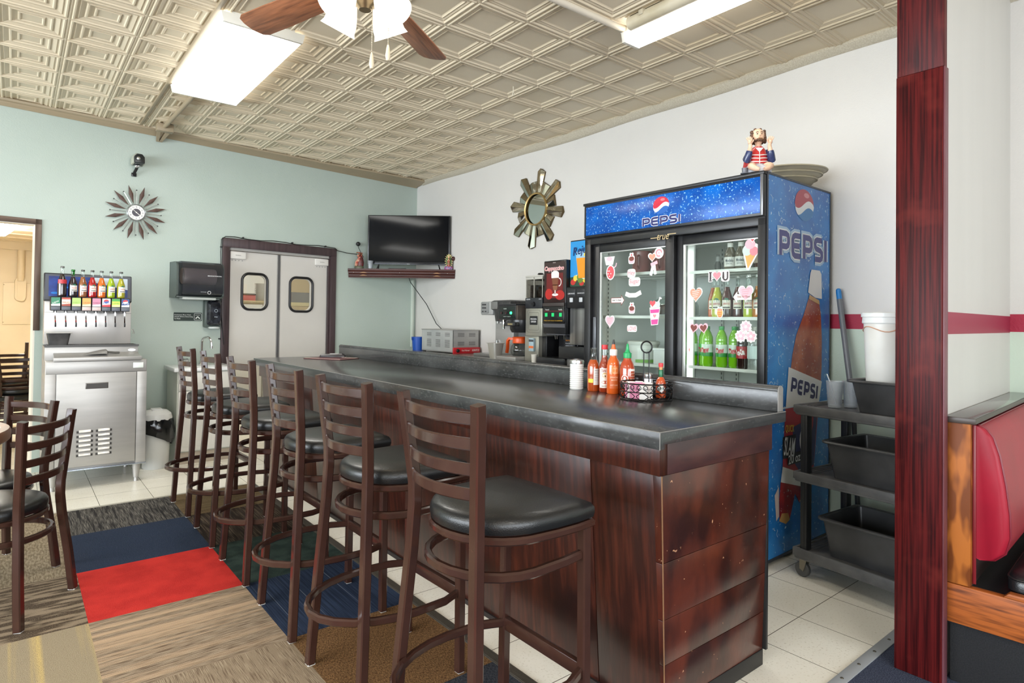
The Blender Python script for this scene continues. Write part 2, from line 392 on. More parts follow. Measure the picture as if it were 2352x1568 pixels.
# crown on the mint wall (sagging, wider near the corner) and the rough one on the white wall
b = MB(); rings = []
for x, d in ((-4.5, .035), (-2, .035), (-.12, .035), (1.0, .062), (1.9, .085), (2.3, .105), (2.6, .11), (3.2, .18), (3.845, .23)):
    y = wall_y(x)
    rings.append([(x, y-d, ZC-.001), (x, y-d-.012, ZC-.012), (x, y-d-.008, ZC-.028), (x, y-d+.012, ZC-.034), (x, y-.022, 2.905), (x, y-.004, 2.893), (x, y-.001, ZC-.001)])
b.loft(rings); struct(b.build('trim_5', CROWN))
b = MB(); random.seed(3); rings = []
y = -4.2; k = 0
while y < 6.62:
    s = .006*math.sin(y*1.3)+.006*math.sin(y*4.1+1)
    rings.append([(XW-.001, y, ZC-.001), (XW-.045, y, ZC-.001), (XW-.05+s*.5, y, ZC-.018), (XW-.03, y, ZC-.045+s), (XW-.012+s*.3, y, 2.902+s), (XW-.001, y, 2.898+s)]); y += .16
b.loft(rings); struct(b.build('trim_6', CROWN2))
# the beam over the wide light: a long batten seam on the ceiling
b = MB().box(.815, -4.2, ZC-.022, .84, 6.2, ZC-.002, .004); struct(b.build('trim_7', CROWN))

# storage room behind the opening
b = MB(MW)
b.box(OP0-1.2, 5.2, 0, -2.75, 5.3, 3.0); b.box(-2.85, .12, 0, -2.75, 5.3, 3.0); b.box(OP0-1.3, .12, 0, OP0-1.2, 5.3, 3.0)
b.box(OP0-1.3, .12, 2.32, -2.75, 5.3, 2.42)
for k in range(10): b.box(OP0-1.2, .5+k*.5, 2.305, -2.85, .53+k*.5, 2.33)
b.box(OP0-1.2, 5.14, 2.2, -2.85, 5.2, 2.32)
struct(b.build('wall_storage', BEIGE, smooth=0))
# opening frame
b = MB(MW)
b.box(OP1-.012, -.012, 1.14, OP1+.03, .0, OPZ+.035, .002); b.box(OP0-.05, -.012, OPZ-.008, OP1+.03, .0, OPZ+.035, .002)
b.box(OP1-.012, 0, 0, OP1, .12, OPZ, mi=1); b.box(OP0, 0, OPZ-.012, OP1, .12, OPZ, mi=1)
struct(b.build('trim_8', [mat('bronze_angle', (92, 76, 66), .4, .4), plain('#e9e2d4', .4)]))

# kitchen behind the swing doors
KW = plain('#e6e4df', .4)
b = MB(MW)
b.box(-2.74, 2.5, 0, .2, 2.6, 3.0); b.box(.1, .12, 0, .2, 2.6, 3.0); b.box(-2.74, .12, 2.6, .2, 2.6, 2.7)
b.box(-.6, 2.47, 0, .1, 2.5, 2.6, mi=1)
struct(b.build('wall_kitchen', [KW, plain('#c9b898', .5)], smooth=0))
# door frame
b = MB(MW)
b.box(DX0-.062, -.022, 0, DX0+.004, .02, DZ+.085, .004); b.box(DX1-.004, -.022, 0, DX1+.062, .02, DZ+.085, .004); b.box(DX0-.062, -.024, DZ-.004, DX1+.062, .02, DZ+.085, .004)
b.box(DX0, .0, 0, DX0+.02, .12, DZ, mi=0); b.box(DX1-.02, 0, 0, DX1, .12, DZ, mi=0); b.box(DX0, 0, DZ-.03, DX1, .12, DZ, mi=1)
struct(b.build('trim_9', [WENGE, STEEL]))
GASKET = mat('black_gasket', (22, 22, 24), .4)
split = -1.737
for i, (x0, x1, wx, wz) in enumerate(((DX0+.022, split-.012, -1.985, 1.527), (split+.012, DX1-.022, -1.487, 1.517))):
    d = MB(MW).box(x0, .03, .02, x1, .065, DZ-.035, .004)
    # the leaf with a hole for its window
    me = None
    d = MB(MW); w, h = .255, .36; zt = DZ-.035
    hole = rrect(w-.03, h-.03, .06, 6, wx, wz); out = []
    for q in hole:
        dx, dz = q[0]-wx, q[1]-wz; s = 1e9
        if dx > 1e-9: s = min(s, (x1-wx)/dx)
        if dx < -1e-9: s = min(s, (x0-wx)/dx)
        if dz > 1e-9: s = min(s, (zt-wz)/dz)
        if dz < -1e-9: s = min(s, (.02-wz)/dz)
        out.append((wx+dx*s, wz+dz*s))
    corners = [(x1, zt), (x0, zt), (x0, .02), (x1, .02)]
    n = len(hole)
    for y in (.03, .065):
        for k in range(n):
            a, c = out[k], out[(k+1) % n]; poly = [hole[k], a]
            for co in corners:
                if (abs(a[0]-co[0]) < 1e-6 or abs(a[1]-co[1]) < 1e-6) and (abs(c[0]-co[0]) < 1e-6 or abs(c[1]-co[1]) < 1e-6) and abs(a[0]-c[0]) > 1e-6 and abs(a[1]-c[1]) > 1e-6: poly.append(co)
            poly += [c, hole[(k+1) % n]]
            d.face([(q[0], y, q[1]) for q in (poly if y < .05 else poly[::-1])])
    for k in range(n): d.face([(hole[k][0], .03, hole[k][1]), (hole[(k+1) % n][0], .03, hole[(k+1) % n][1]), (hole[(k+1) % n][0], .065, hole[(k+1) % n][1]), (hole[k][0], .065, hole[k][1])])
    d.box(x0, .028, .02, x0+.008, .067, zt, mi=1); d.box(x1-.008, .028, .02, x1, .067, zt, mi=1)
    leaf = struct(d.build('door_%d' % (i+1), [DOORW, STEEL], smooth=0))
    g = MB(MW); g.tube([(q[0], .026, q[1]) for q in rrect(w, h, .07, 6, wx, wz)], .0135, 8, True)
    g.build('window_gasket', GASKET, leaf)
    g = MB(MW); flat(g, rrect(w-.01, h-.01, .065, 6, wx, wz), T(0, .047, 0)); g.build('window_pane', PANE, leaf, 0)
    hx = x0+.075 if i == 0 else x1-.075
    g = MB(MW); g.box(hx-.075, .004, zt-.075, hx+.075, .03, zt-.005, .003)
    for k in range(4): g.cyl(.004, 0, .002, 8, 1, T(hx-.05+k*.033, .03, zt-.09) @ RX(90))
    put_text(g, 'ELIASON', .05, .008, T(hx, .003, zt-.04), 1)
    g.build('hinge_cover', [plain('#dcd9d3', .35), plain('#5a5856', .4)], leaf)
b = MB(MW)
for k in range(3): b.box(split-.012+k*.009, .024, .02, split-.012+k*.009+.006, .07, DZ-.035, .002)
struct(b.build('trim_10', mat('split_gasket', (96, 94, 94), .4)))
# ------------------------------------------------------------------ bar counter
MAHOG = mat('dark_mahogany', (48, 23, 17), .3, col2=(78, 36, 24), nscale=34, stretch=(1.5, 1.5, .06), lo=.42, hi=.72, bump=.12, bscale=90, bstretch=(3, 3, .1), coat=.08, spec=.35, col3=(34, 17, 14), n3=3, lo3=.5, hi3=.7)
ENDW = mat('scuffed_mahogany_boards', (84, 37, 24), .28, col2=(44, 20, 16), nscale=6, stretch=(1.4, 1.4, .7), lo=.38, hi=.62, detail=12, bump=.25, bscale=40, bstretch=(1, 1, .5), coat=.25, col3=(178, 132, 100), n3=46, lo3=.71, hi3=.73)
ENDT = mat('purple_brown_apron', (52, 30, 32), .4, col2=(76, 44, 40), nscale=9, stretch=(.5, .5, 2), bump=.2, bscale=40, coat=.2, col3=(160, 120, 100), n3=60, lo3=.75, hi3=.76)
SLATE = mat('charcoal_stone_laminate', (48, 49, 49), .22, col2=(72, 73, 73), nscale=9, stretch=(.6, .6, 1), lo=.35, hi=.7, col3=(76, 77, 77), n3=100, lo3=.55, hi3=.72, st3=(1, .45, 1), bump=.08, bscale=80, detail=8)
EDGEL = mat('worn_laminate_edge', (126, 124, 120), .4)
root = thing('bar_cabinet', 'long dark mahogany bar front with scuffed board end under the charcoal worktop', 'bar', (1.53, 1.16, 0))
W = T(-1.53, -1.16, 0)
def lean(z): return 1.60-(z/.905)*.065        # the bar front leans in towards the floor
seams = [1.198, 1.465, 2.79, 4.0, 5.06]
b = MB(W)
for y0, y1 in zip(seams, seams[1:]):
    b.hexa([(lean(.02), y0+.0015, .02), (1.70, y0+.0015, .02), (1.70, y1-.0015, .02), (lean(.02), y1-.0015, .02), (lean(.8), y0+.0015, .8), (1.70, y0+.0015, .8), (1.70, y1-.0015, .8), (lean(.8), y1-.0015, .8)], bev=.0015)
b.build('front_panel', MAHOG, root)
b = MB(W); b.box(1.62, 1.22, 0, 2.15, 5.05, .9); b.box(1.59, 1.205, 0, 1.62, 5.05, .02); b.build('carcass', plain('#1b1211', .6), root)
b = MB(W)
zs = [.03, .2, .345, .525, .80]
for z0, z1 in zip(zs, zs[1:]):
    y0, y1 = 1.192-z0*.03, 1.192-z1*.03
    b.hexa([(lean(z0)+.0005, y0, z0+.001), (2.186, y0, z0+.001), (2.186, y0+.05, z0+.001), (lean(z0)+.0005, y0+.05, z0+.001), (lean(z1)+.0005, y1, z1-.001), (2.188, y1, z1-.001), (2.188, y1+.05, z1-.001), (lean(z1)+.0005, y1+.05, z1-.001)], bev=.001)
b.build('end_panel', ENDW, root)
b = MB(W); b.box(1.521, 1.158, .803, 1.56, 5.065, .906, .002); b.build('front_apron', MAHOG, root)
b = MB(W); b.box(1.56, 1.158, .803, 2.19, 1.2, .906, .002); b.build('end_apron', ENDT, root)
b = MB(W); b.box(1.66, 1.188, 0, 2.19, 1.2, .06, .003); b.box(2.186, 1.175, .06, 2.2, 1.22, .9, .002); b.build('base_strip', RUBBER, root)
b = MB(W)
for q in (0, 1):
    b.tube([(lean(.03)+.0, 1.188, .03), (lean(.8)+.0, 1.166, .8)], .0022, 5)
b.build('worn_edge', mat('bare_wood_edge', (170, 128, 92), .6), root)
top = thing('worktop', 'charcoal laminate bar worktop with a raised backsplash along its far edge', 'worktop', (1.5, 1.13, .9))
W = T(-1.5, -1.13, -.9)
b = MB(W); b.prism([(1.482, .893), (1.506, .893), (1.506, .907), (2.232, .907), (2.232, .945), (1.482, .945)], -5.08, -1.128, M=RX(90), bev=.0015)
b.build('slab', SLATE, top)
b = MB(W); b.tube([(1.4825, 1.1285, .9448), (1.4825, 5.08, .9448)], .0016, 5); b.tube([(1.4825, 1.1285, .9448), (2.23, 1.1285, .9448)], .0016, 5); b.tube([(1.4825, 1.1285, .893), (1.4825, 1.1285, .944)], .0014, 5); b.build('edge_wear', EDGEL, top)
b = MB(W); b.box(2.192, 1.14, .945, 2.226, 5.08, 1.026, .002)
b.tube([(2.2085, 1.14, 1.024), (2.2085, 5.08, 1.024)], .0175, 14)
b.build('backsplash', SLATE, top)
b = MB(W); b.box(2.191, 1.1365, .945, 2.227, 1.14, 1.026, .001); b.cyl(.0175, 0, .0036, 14, M=T(2.2085, 1.1394, 1.024) @ RX(90)); b.build('end_cap', EDGEL, top)

# ------------------------------------------------------------------ ladder-back seats
BROWN = mat('bronze_brown_metal', (55, 34, 28), .17, 0, col2=(62, 40, 33), nscale=8, spec=.5)
VINYL = mat('black_seat_vinyl', (16, 17, 18), .36, bump=.35, bscale=320, coat=.1)
GLIDE = plain('#cfcdc8', .4)
def seat_outline(s=1.0, n=16, grow=0):
    p = [(.205, -.195), (.212, -.1), (.215, 0), (.212, .1), (.205, .195), (.14, .203), (.06, .203), (0, .198)]
    p += [(.19*math.cos(R(a)) if 0 else -.0-.185*math.sin(R(a)), .198*math.cos(R(a))) for a in [180/n*i for i in range(1, n)]]
    p += [(0, -.198), (.06, -.203), (.14, -.203)]
    return [(x*s, y*s) for x, y in p]
def make_seat(name, label, cat, seat, back, rings, slats, group):
    t = thing(name, label, cat, group=group)
    hs = seat
    b = MB(); rr = []
    for s, z in ((.93, -.03), (.985, -.026), (1.0, -.012), (.995, .002), (.96, .014), (.86, .023), (.6, .029), (.3, .031), (.05, .0315)):
        rr.append([(x*s, y*s, hs+z) for x, y in seat_outline()])
    b.loft(rr); b.build('seat', VINYL, t, 50)
    b = MB(); b.tube([(x*.955, y*.955, hs-.042) for x, y in seat_outline()], closed=True, rect=(.022, .022), up=(0, 0, 1), ch=.005); b.build('seat_frame', BROWN, t, 30)
    k = hs-.06
    for s in (-1, 1):
        b = MB(); pts = [(-.215, s*.203, .004), (-.20, s*.186, hs*.4), (-.182, s*.160, hs*.82), (-.177, s*.153, hs), (-.178, s*.154, hs+.06), (-.2, s*.184, back-.02), (-.203, s*.185, back)]
        b.tube(pts, rect=(.034, .03), up=(1, 0, 0), ch=.004); l = b.build('leg', BROWN, t, 30)
        b = MB(); b.box(-.229, s*.2-.014, 0, -.201, s*.2+.014, .007, .002); b.build('glide', GLIDE, l)
        b = MB(); b.tube([(.182, s*.182, .004), (.182, s*.176, hs-.035)], rect=(.03, .03), up=(1, 0, 0), ch=.004); l = b.build('leg', BROWN, t, 30)
        b = MB(); b.box(.169, s*.182-.013, 0, .195, s*.182+.013, .007, .002); b.build('glide', GLIDE, l)
    for z in slats:
        b = MB(); pts = []; f = (z-hs)/(back-hs); xp = -.178-.025*f; yp = .153+.032*f
        for i in range(13):
            u = -1+2*i/12; pts.append((xp-.040*(1-u*u)+.002, u*(yp-.006), z))
        b.tube(pts, rect=(.010, .032), up=(0, 0, 1), ch=.0035); b.build('slat', BROWN, t, 30)
    for nm, z, apex, side in rings:
        b = MB(); pts = [(.182, -.172, z), (.1, -side*.97, z), (-.02, -side, z)]
        for i in range(1, 12):
            a = 180*i/12; pts.append((-.02-(apex-.02)*math.sin(R(a)), -side*math.cos(R(a)), z))
        pts += [(-.02, side, z), (.1, side*.97, z), (.182, .172, z)]
        b.tube(pts, rect=(.02, .026), up=(0, 0, 1), ch=.005); b.build(nm, BROWN, t, 30)
    if len(rings) > 1:
        b = MB(); z = rings[-1][1]; b.box(.17, -.165, z-.02, .19, .165, z+.02, .002); b.build('foot_rail', BROWN, t)
    return t
ys = [1.40, 2.02, 2.61, 3.25, 3.86, 4.52]
lab = ['brown ladder-back bar stool nearest the scuffed end of the bar', 'second bar stool from the scuffed end of the bar, feet across blue and brown carpet',
       'third bar stool from the scuffed end of the bar, on the blue striped carpet tile', 'fourth bar stool from the scuffed end of the bar, beside the dark green carpet tile',
       'fifth bar stool along the bar, second from the far end, beside the navy carpet tile', 'farthest bar stool in the row, nearest the white sink cabinet']
rows_of = 'bar stools along the counter'
s0 = make_seat('bar_stool', lab[0], 'bar stool', .742, 1.062, [('stretcher', .612, .19, .19), ('foot_ring', .285, .30, .212)], [1.026, .961, .896, .832], rows_of)
s0.location = (1.085, ys[0], 0)
jit = [0, 1.2, -.8, .6, -1, 1.5]
for i in range(1, 6): dup(s0, (1.085, ys[i], 0), jit[i], lab[i])
c0 = make_seat('dining_chair', 'brown ladder-back dining chair with black seat in front of the round table', 'chair', .452, .835, [('stretcher', .33, .20, .192)], [.795, .725, .655, .585], 'dining chairs at the round table')
c0.location = (-.053, 3.424, 0); c0.rotation_euler = (0, 0, R(150.8))
dup(c0, (-.100, 3.93, 0), 209, 'brown ladder-back dining chair behind the round table, next to the steel drink machine')
# round table at the left edge
t = thing('round_table', 'round table with pale top and brown wooden rim beside the ladder-back chairs', 'table', (-.47, 3.64, 0))
b = MB().cyl(.43, .742, .752, 48); b.build('table_top', mat('pale_table_laminate', (206, 196, 180), .3, col2=(190, 178, 160), nscale=20), t)
b = MB().lathe([(.40, .70), (.46, .70), (.468, .708), (.468, .742), (.462, .752), (.43, .7535), (.43, .742), (.40, .742)], 48, cap=False); b.build('rim', mat('oak_rim', (120, 76, 42), .4, col2=(92, 56, 30), nscale=12), t)
b = MB().cyl(.04, .02, .7, 16); b.build('pedestal', BLACKP, t)
b = MB()
for a in (0, 90): b.box(-.3, -.035, 0, .3, .035, .03, .008, M=RZ(a+45))
b.build('base', BLACKP, t)
# ------------------------------------------------------------------ bottles used in several places
CLEAR = glass('clear_glass', '#f2f6f4', .1)
CLEARP = glass('clear_plastic', '#eef2f0', .1, .08, .12, '#e8ecec')
FROST = glass('frosted_plastic', '#f0f2f4', .08, .25, .28, '#d8dde2')
def liquid(c): return mat('liquid_'+c.lstrip('#'), c, .12, coat=.6, spec=.6)
def soda_glass(name, label, h, r, liq, cap, labcol, group, mark='', fill=.74, neckmat=None, band=None):
    """long-neck glass soda bottle: body filled with drink, clear neck, cap, label"""
    t = thing(name, label, 'bottle', group=group)
    prof = [(0, 0), (.86*r, 0), (.97*r, .02*h), (r, .05*h), (r, .40*h), (.97*r, .46*h), (.80*r, .55*h), (.58*r, .64*h), (.44*r, .72*h), (.38*r, .80*h), (.36*r, .90*h), (.40*r, .925*h), (.40*r, .94*h)]
    def cut(z0, z1, k=1):
        out = []
        for (ra, a), (rb, c) in zip(prof, prof[1:]):
            for q in range(3):
                f = q/3; z = a+(c-a)*f
                if z0*h <= z <= z1*h: out.append(((ra+(rb-ra)*f)*k, z))
        if z1 >= .94: out.append((prof[-1][0]*k, .94*h))
        return out
    b = MB().lathe(cut(0, fill), 20); b.build('drink', liquid(liq), t, 50)
    b = MB().lathe(cut(fill, 1)[:], 20, cap=False); b.build('neck', neckmat or CLEAR, t, 50)
    b = MB().lathe([(.44*r, .925*h), (.46*r, .93*h), (.45*r, .965*h), (.38*r, .985*h), (0, .988*h)], 16); b.build('cap', plain(cap, .3, .5), t)
    if labcol:
        b = MB(); shell(b, r*1.012, .20*h, .41*h, -46, 46, 0); flat_oval = [(q[0], q[1]) for q in ell(r*1.15, .17*h, 16, 0, .40*h)]
        if mark:
            put_text(b, mark, r*1.25, .06*h, T(0, 0, .315*h), 1, .02, bend=r*1.012)
            shell(b, r*1.02, .225*h, .25*h, -38, 38, 2)
            b.face([(q[0], -math.sqrt(max(0, (r*.99)**2-q[0]**2))-.0008-(q[1]-.40*h)*0, q[1]) for q in ell(r*.9, .10*h, 14, 0, .41*h)], 3)
        b.build('label', [plain(labcol, .5), plain('#b3301f', .5), plain('#2b2b2b', .5), plain('#1f6a52', .5)], t)
    if band:
        b = MB(); shell(b, r*1.01, .42*h, .55*h, -80, 80); b.build('label', plain(band, .4), t)
    return t

# ------------------------------------------------------------------ drink dispenser
MX, MY = .174, 5.45
dm = thing('drink_dispenser', 'stainless steel soda fountain and ice machine standing on four legs by the mint wall', 'drink machine', (MX, MY, 0))
DARK = plain('#2a2b2d', .4); GRATE = plain('#4b4a48', .4, .6)
b = MB(); b.box(0, .012, .145, .627, .70, .935, .004); b.box(.004, 0, .845, .623, .02, .93, .003)
b.box(0, .0, .145, .062, .02, .843, .002); b.box(.562, .0, .145, .627, .02, .843, .002)
b.build('cabinet', STEEL, dm)
b = MB(); b.box(.066, -.004, .165, .558, .016, .842, .003); d = b.build('door', STEEL, dm)
b = MB(); b.box(.238, -.0065, .728, .378, -.003, .772, .004); b.box(.243, -.0075, .733, .373, -.0055, .767, 0, mi=1)
b.build('handle', [plain('#77736e', .3, .7), plain('#3c3936', .4)], d)
b = MB()
for cx in (.194, .311):
    for k in range(6):
        z = .425-k*.034
        b.box(cx-.004, -.0055, z-.017, cx+.096, -.004, z, mi=1)
        b.hexa([(cx+.010, -.017, z-.011), (cx+.083, -.017, z-.011), (cx+.083, -.003, z-.015), (cx+.010, -.003, z-.015), (cx+.010, -.010, z+.0), (cx+.083, -.010, z+.0), (cx+.083, -.003, z+.007), (cx+.010, -.003, z+.007)], bev=.002)
b.build('louvers', [plain('#dedcd8', .3, .4), plain('#3a3836', .5)], d)
b = MB().box(.535, -.0015, .872, .602, .001, .912, .001); b.build('sticker', plain('#dfe6e0', .4), dm)
b = MB().box(-.004, -.006, .138, .631, .05, .146, .001); b.build('bottom_rail', plain('#b9c4d2', .25, .8), dm)
for x in (.055, .575):
    for y in (.05, .62):
        b = MB().lathe([(.030, .14), (.028, .12), (.019, .03), (.014, .028), (.016, 0)], 16, M=T(x, y, 0)); b.build('leg', STEEL, dm)
b = MB(); b.box(.0, .17, .93, .588, .66, 1.03, .003); b.build('ice_bin', STEEL, dm)
b = MB(); put_text(b, 'LANCER', .028, .007, T(.545, .168, 1.0), 1); b.mesh(MB().lathe([(.026, 0), (.026, .002), (0, .003)], 20, sy=.42, M=T(.545, .169, 1.0) @ RX(90)).build('q', STEEL).data); b.build('badge', [plain('#e8e8e6', .3, .3), plain('#555555')], dm)
bpy.data.objects.remove(bpy.data.objects['q'])
b = MB(); b.hexa([(.05, -.012, .945), (.585, -.012, .945), (.585, .165, .975), (.05, .165, .975), (.05, -.012, .957), (.585, -.012, .957), (.585, .165, .987), (.05, .165, .987)], bev=.003)
b.box(.045, -.016, .933, .59, .01, .962, .004); b.build('bin_lid', STEEL, dm)
b = MB(); b.box(.0, .165, 1.03, .592, .42, 1.036); b.build('drip_tray', DARK, dm)
b = MB()
for k in range(46): b.box(.01+k*.0126, .17, 1.036, .0145+k*.0126, .41, 1.043)
for y in (.17, .25, .33, .40): b.box(.006, y, 1.034, .588, y+.006, 1.041)
b.box(.0, .162, 1.03, .592, .168, 1.044); b.build('grate', GRATE, dm)
b = MB(); b.box(.0, .40, 1.04, .565, .68, 1.40, .003); b.box(.0, .397, 1.285, .565, .401, 1.288, mi=1); b.build('back_panel', [plain('#cdc9c4', .3, .5), plain('#8a8784', .4)], dm)
b = MB(); HM = T(0, .36, 1.375) @ RX(-7)
b.box(-.008, 0, 0, .562, .05, .215, .008, M=HM); b.build('header', [plain('#26282c', .3)], dm)
b = MB(); b.box(-.0, -.0015, .01, .556, .0, .205, M=HM, mi=0); b.box(.022, -.0025, .035, .532, -.001, .19, M=HM, mi=1)
for k in range(9): flat(b, ell(.05+.02*math.sin(k*2.3), .018, 10, .06+k*.055, .06+.045*((k*37) % 5)/2), HM, 2, .003)
flat(b, [(.27, .16), (.532, .10), (.532, .19), (.31, .19)], HM, 3, .0032)
b.build('graphic', [plain('#4a4d57', .4), mat('blue_graphic', (30, 66, 148), .3, col2=(20, 40, 104), nscale=14), plain('#1c78c8', .3), plain('#c9d6e2', .3)], dm)
# eight dispensing valves
VL = [('#1f7a55', '#e7f0e6', 'DEW', 28), ('#e9d9c4', '#9c3a20', 'MUG', 0), ('#a8cf68', '#d6e6a8', 'MIST', 0), ('#efa14e', '#f7dfb0', 'CRUSH', 0), ('#c9809a', '#f0e2e6', 'PUNCH', 0), ('#dfe3ea', '#cc2b33', 'DIET', 0), ('#c9d94a', '#e8ef9a', 'LIME', 0), ('#17407f', '#dfe6f2', 'PEPSI', 0)]
for k, (c1, c2, wd, a) in enumerate(VL):
    x = .030+k*.0628
    b = MB(); b.box(x, .20, 1.30, x+.060, .385, 1.405, .005); v = b.build('valve', BLACKP, dm)
    b = MB(); MM = T(x+.030, .1985, 1.366); flat(b, rrect(.053, .062, .004, 2), MM, 0)
    flat(b, [(-.0265, -.031), (.0265, -.031), (.0265, -.013), (-.0265, -.019)], MM, 1, .0004)
    if k == 1: flat(b, [(-.0265, .018), (.0265, .018), (.0265, .031), (-.0265, .031)], MM, 2, .0004)
    if k == 6: flat(b, [(-.0265, .012), (.0265, .012), (.0265, .031), (-.0265, .031)], MM, 2, .0004)
    if k in (5, 7):
        flat(b, ell(.034, .030, 16, 0, .010), MM, 3, .0004); flat(b, ell(.034, .030, 12, 0, .010, 10, 190), MM, 2, .0006)
    put_text(b, wd, .042, .011, MM @ T(0, -.0008, -.004) @ (RY(-a) if a else Matrix.Identity(4)), 3 if k in (5,) else 1 if k in (0, 7) else 2, 0)
    b.build('brand_card', [plain(c1, .35), plain(c2, .35), plain({1: '#b5402a', 6: '#3f9c3a', 5: '#c92b33', 7: '#c92b33', 2: '#8aa83a', 3: '#c8641a', 4: '#8a2f58', 0: '#c92b33'}[k], .35), plain('#f4f4f4' if k == 7 else '#3a5ea8' if k == 5 else '#444444', .35)], v)
    b = MB(); b.box(x+.002, .1975, 1.303, x+.058, .20, 1.331, .001); b.build('strip', plain('#5b6068' if k not in (3, 4) else '#cbb8b4', .35), v)
    b = MB(); b.box(x+.020, .245, 1.285, x+.040, .285, 1.302, .003); b.tube([(x+.03, .24, 1.30), (x+.03, .235, 1.25), (x+.033, .25, 1.205)], rect=(.009, .004), up=(0, 1, 0), mi=1)
    b.box(x+.028, .243, 1.178, x+.039, .252, 1.208, .002); b.build('lever', [BLACKP, CHROME], v)
b = MB()
for k in range(3): b.tube([(.576, .39, 1.16), (.582+.004*k, .385, 1.15-.012*k), (.580+.006*(k-1), .385, 1.12)], .002)
b.lathe([(.007, 0), (.007, .003)], 10, M=T(.578, .40, 1.155) @ RX(90)); b.build('lock_key', plain('#77766f', .3, .7), dm)
# things on the machine
GB = 'bottles lined up on the drink machine'
SB = [(.272, .232, .029, '#241413', '#6a6a68', None, '', 'leftmost glass cola bottle with red band on the drink machine', '#b8323a'),
      (.338, .210, .029, '#20161a', '#2f6f35', '#e7e3da', 'SQUIRT', 'dark soda bottle with green neck on the drink machine', None),
      (.399, .212, .028, '#8a5530', '#555553', '#efeae0', 'JARRITOS', 'brown tamarind soda bottle on the drink machine', None),
      (.459, .212, .028, '#a01418', '#555553', '#efeae0', 'JARRITOS', 'bright red fruit soda bottle on the drink machine', None),
      (.519, .210, .028, '#d2641a', '#555553', '#efeae0', 'JARRITOS', 'orange soda bottle on the drink machine', None),
      (.581, .210, .028, '#93ac1c', '#555553', '#efeae0', 'JARRITOS', 'lime green soda bottle second from the right end of the drink machine', None),
      (.647, .210, .028, '#9c9828', '#555553', '#efeae0', 'JARRITOS', 'yellow green soda bottle at the right end of the drink machine', None)]
for x, h, r, lq, cp, lc, mk, lb, bd in SB:
    o = soda_glass('soda_bottle', lb, h, r, lq, cp, lc, GB, mk, band=bd, neckmat=glass('green_glass', '#3fae4a', .1) if 'green neck' in lb else None)
    o.location = (x, MY+.25, 1.4055); o.rotation_euler = (0, 0, R(18))
b = MB(); o = []
for x0, x1, z in ((.012, .150, 0), (-.002, .165, .088)): pass
t = thing('plastic_pan', 'small smoky plastic pan standing on the drip grate', 'container', (.255, MY+.215, 1.0435))
def pan(b, wb, lb, wt, lt, h, th=.003, lip=.008, mi=0, M=None, z0=0):
    def rr(w, l, z, r=.016): return [(q[0], q[1], z) for q in rrect(w, l, r, 3)]
    b.loft([rr(wb-2*th, lb-2*th, z0+th), rr(wb, lb, z0), rr(wt, lt, z0+h-.004), rr(wt+2*lip, lt+2*lip, z0+h-.004), rr(wt+2*lip, lt+2*lip, z0+h), rr(wt-2*th, lt-2*th, z0+h), rr(wb-2*th, lb-2*th, z0+th*1.2)], mi, M, cap=True)
b = MB(); pan(b, .115, .08, .145, .10, .092); b.build('pan_body', mat('smoky_plastic', (46, 46, 46), .3, col2=(74, 73, 72), nscale=14), t)
b = MB(); b.tube([(q[0], q[1], .0915) for q in rrect(.16, .115, .016, 3)], .003, 6, True); b.build('rim', plain('#b5b3ae', .3), t)
t = thing('ice_scoop', 'grey ice scoop lying on the lid of the drink machine', 'scoop', (.51, MY+.075, .980), 8)
b = MB(); rings = []
for i, (x, w, h) in enumerate(((-.11, .006, .002), (-.06, .032, .016), (0, .042, .03), (.03, .040, .034), (.042, .02, .02))):
    rings.append([(x, w*math.cos(R(a)), h*math.sin(R(a))) for a in range(0, 181, 20)])
b.loft(rings, closed=False); b.face([(x, y, z) for x, y, z in rings[-1]]); b.build('scoop_bowl', mat('grey_scoop', (112, 110, 106), .35), t)
b = MB().tube([(.04, 0, .012), (.09, 0, .006), (.12, 0, .006)], .008); b.build('scoop_handle', plain('#55534f', .4), t)

# ------------------------------------------------------------------ things on the mint wall
def onwall(tt, z, out=0): return MW @ Vector((-tt, -out, z))
def wthing(name, label, cat, tt, z, out=0, group=None):
    p = onwall(tt, z, out); return thing(name, label, cat, p, TH, group)
# sunburst clock
ck = wthing('sunburst_clock', 'sunburst wall clock with dark wooden blades and pin rays on the mint wall', 'clock', 3.065, 2.179)
WALN = mat('walnut_blades', (84, 56, 44), .45, col2=(62, 38, 30), nscale=60, stretch=(1, 1, 1))
for k in range(12):
    a = 15+30*k; b = MB()
    b.prism([(.078, 0), (.165, .017), (.243, 0), (.165, -.017)], -.004, .004, M=RX(90) @ RZ(a) @ T(0, 0, .022), bev=.0015); b.build('blade', WALN, ck)
    b = MB(); Q = RX(90) @ RZ(a+15)
    for s in (-.0035, .0035): b.tube([(.06, s, .022), (.195, s*.3, .022)], .0016, 5, M=Q)
    b.sphere((.198, 0, .022), .006, 8, M=Q, mi=1); b.build('pin_ray', [plain('#c9cdc9', .25, .7), plain('#4b4b4c', .3, .6)], ck)
b = MB(); b.cyl(.066, .0, .028, 40, M=RX(90)); b.build('dial', plain('#e8e8e6', .35), ck)
b = MB(); b.tube([(.074*math.cos(2*PI*i/40), -.026, .074*math.sin(2*PI*i/40)) for i in range(40)], .0025, 6, True)
b.tube([(.066*math.cos(2*PI*i/40), -.028, .066*math.sin(2*PI*i/40)) for i in range(40)], .002, 6, True)
for k in range(36):
    a = R(10*k); b.tube([(.066*math.cos(a), -.026, .066*math.sin(a)), (.074*math.cos(a), -.026, .074*math.sin(a))], .0012, 4)
b.build('bezel', plain('#9a9b9c', .3, .8), ck)
b = MB(); b.lathe([(.034, .028), (.034, .0295), (0, .0295)], 32, M=RX(90))
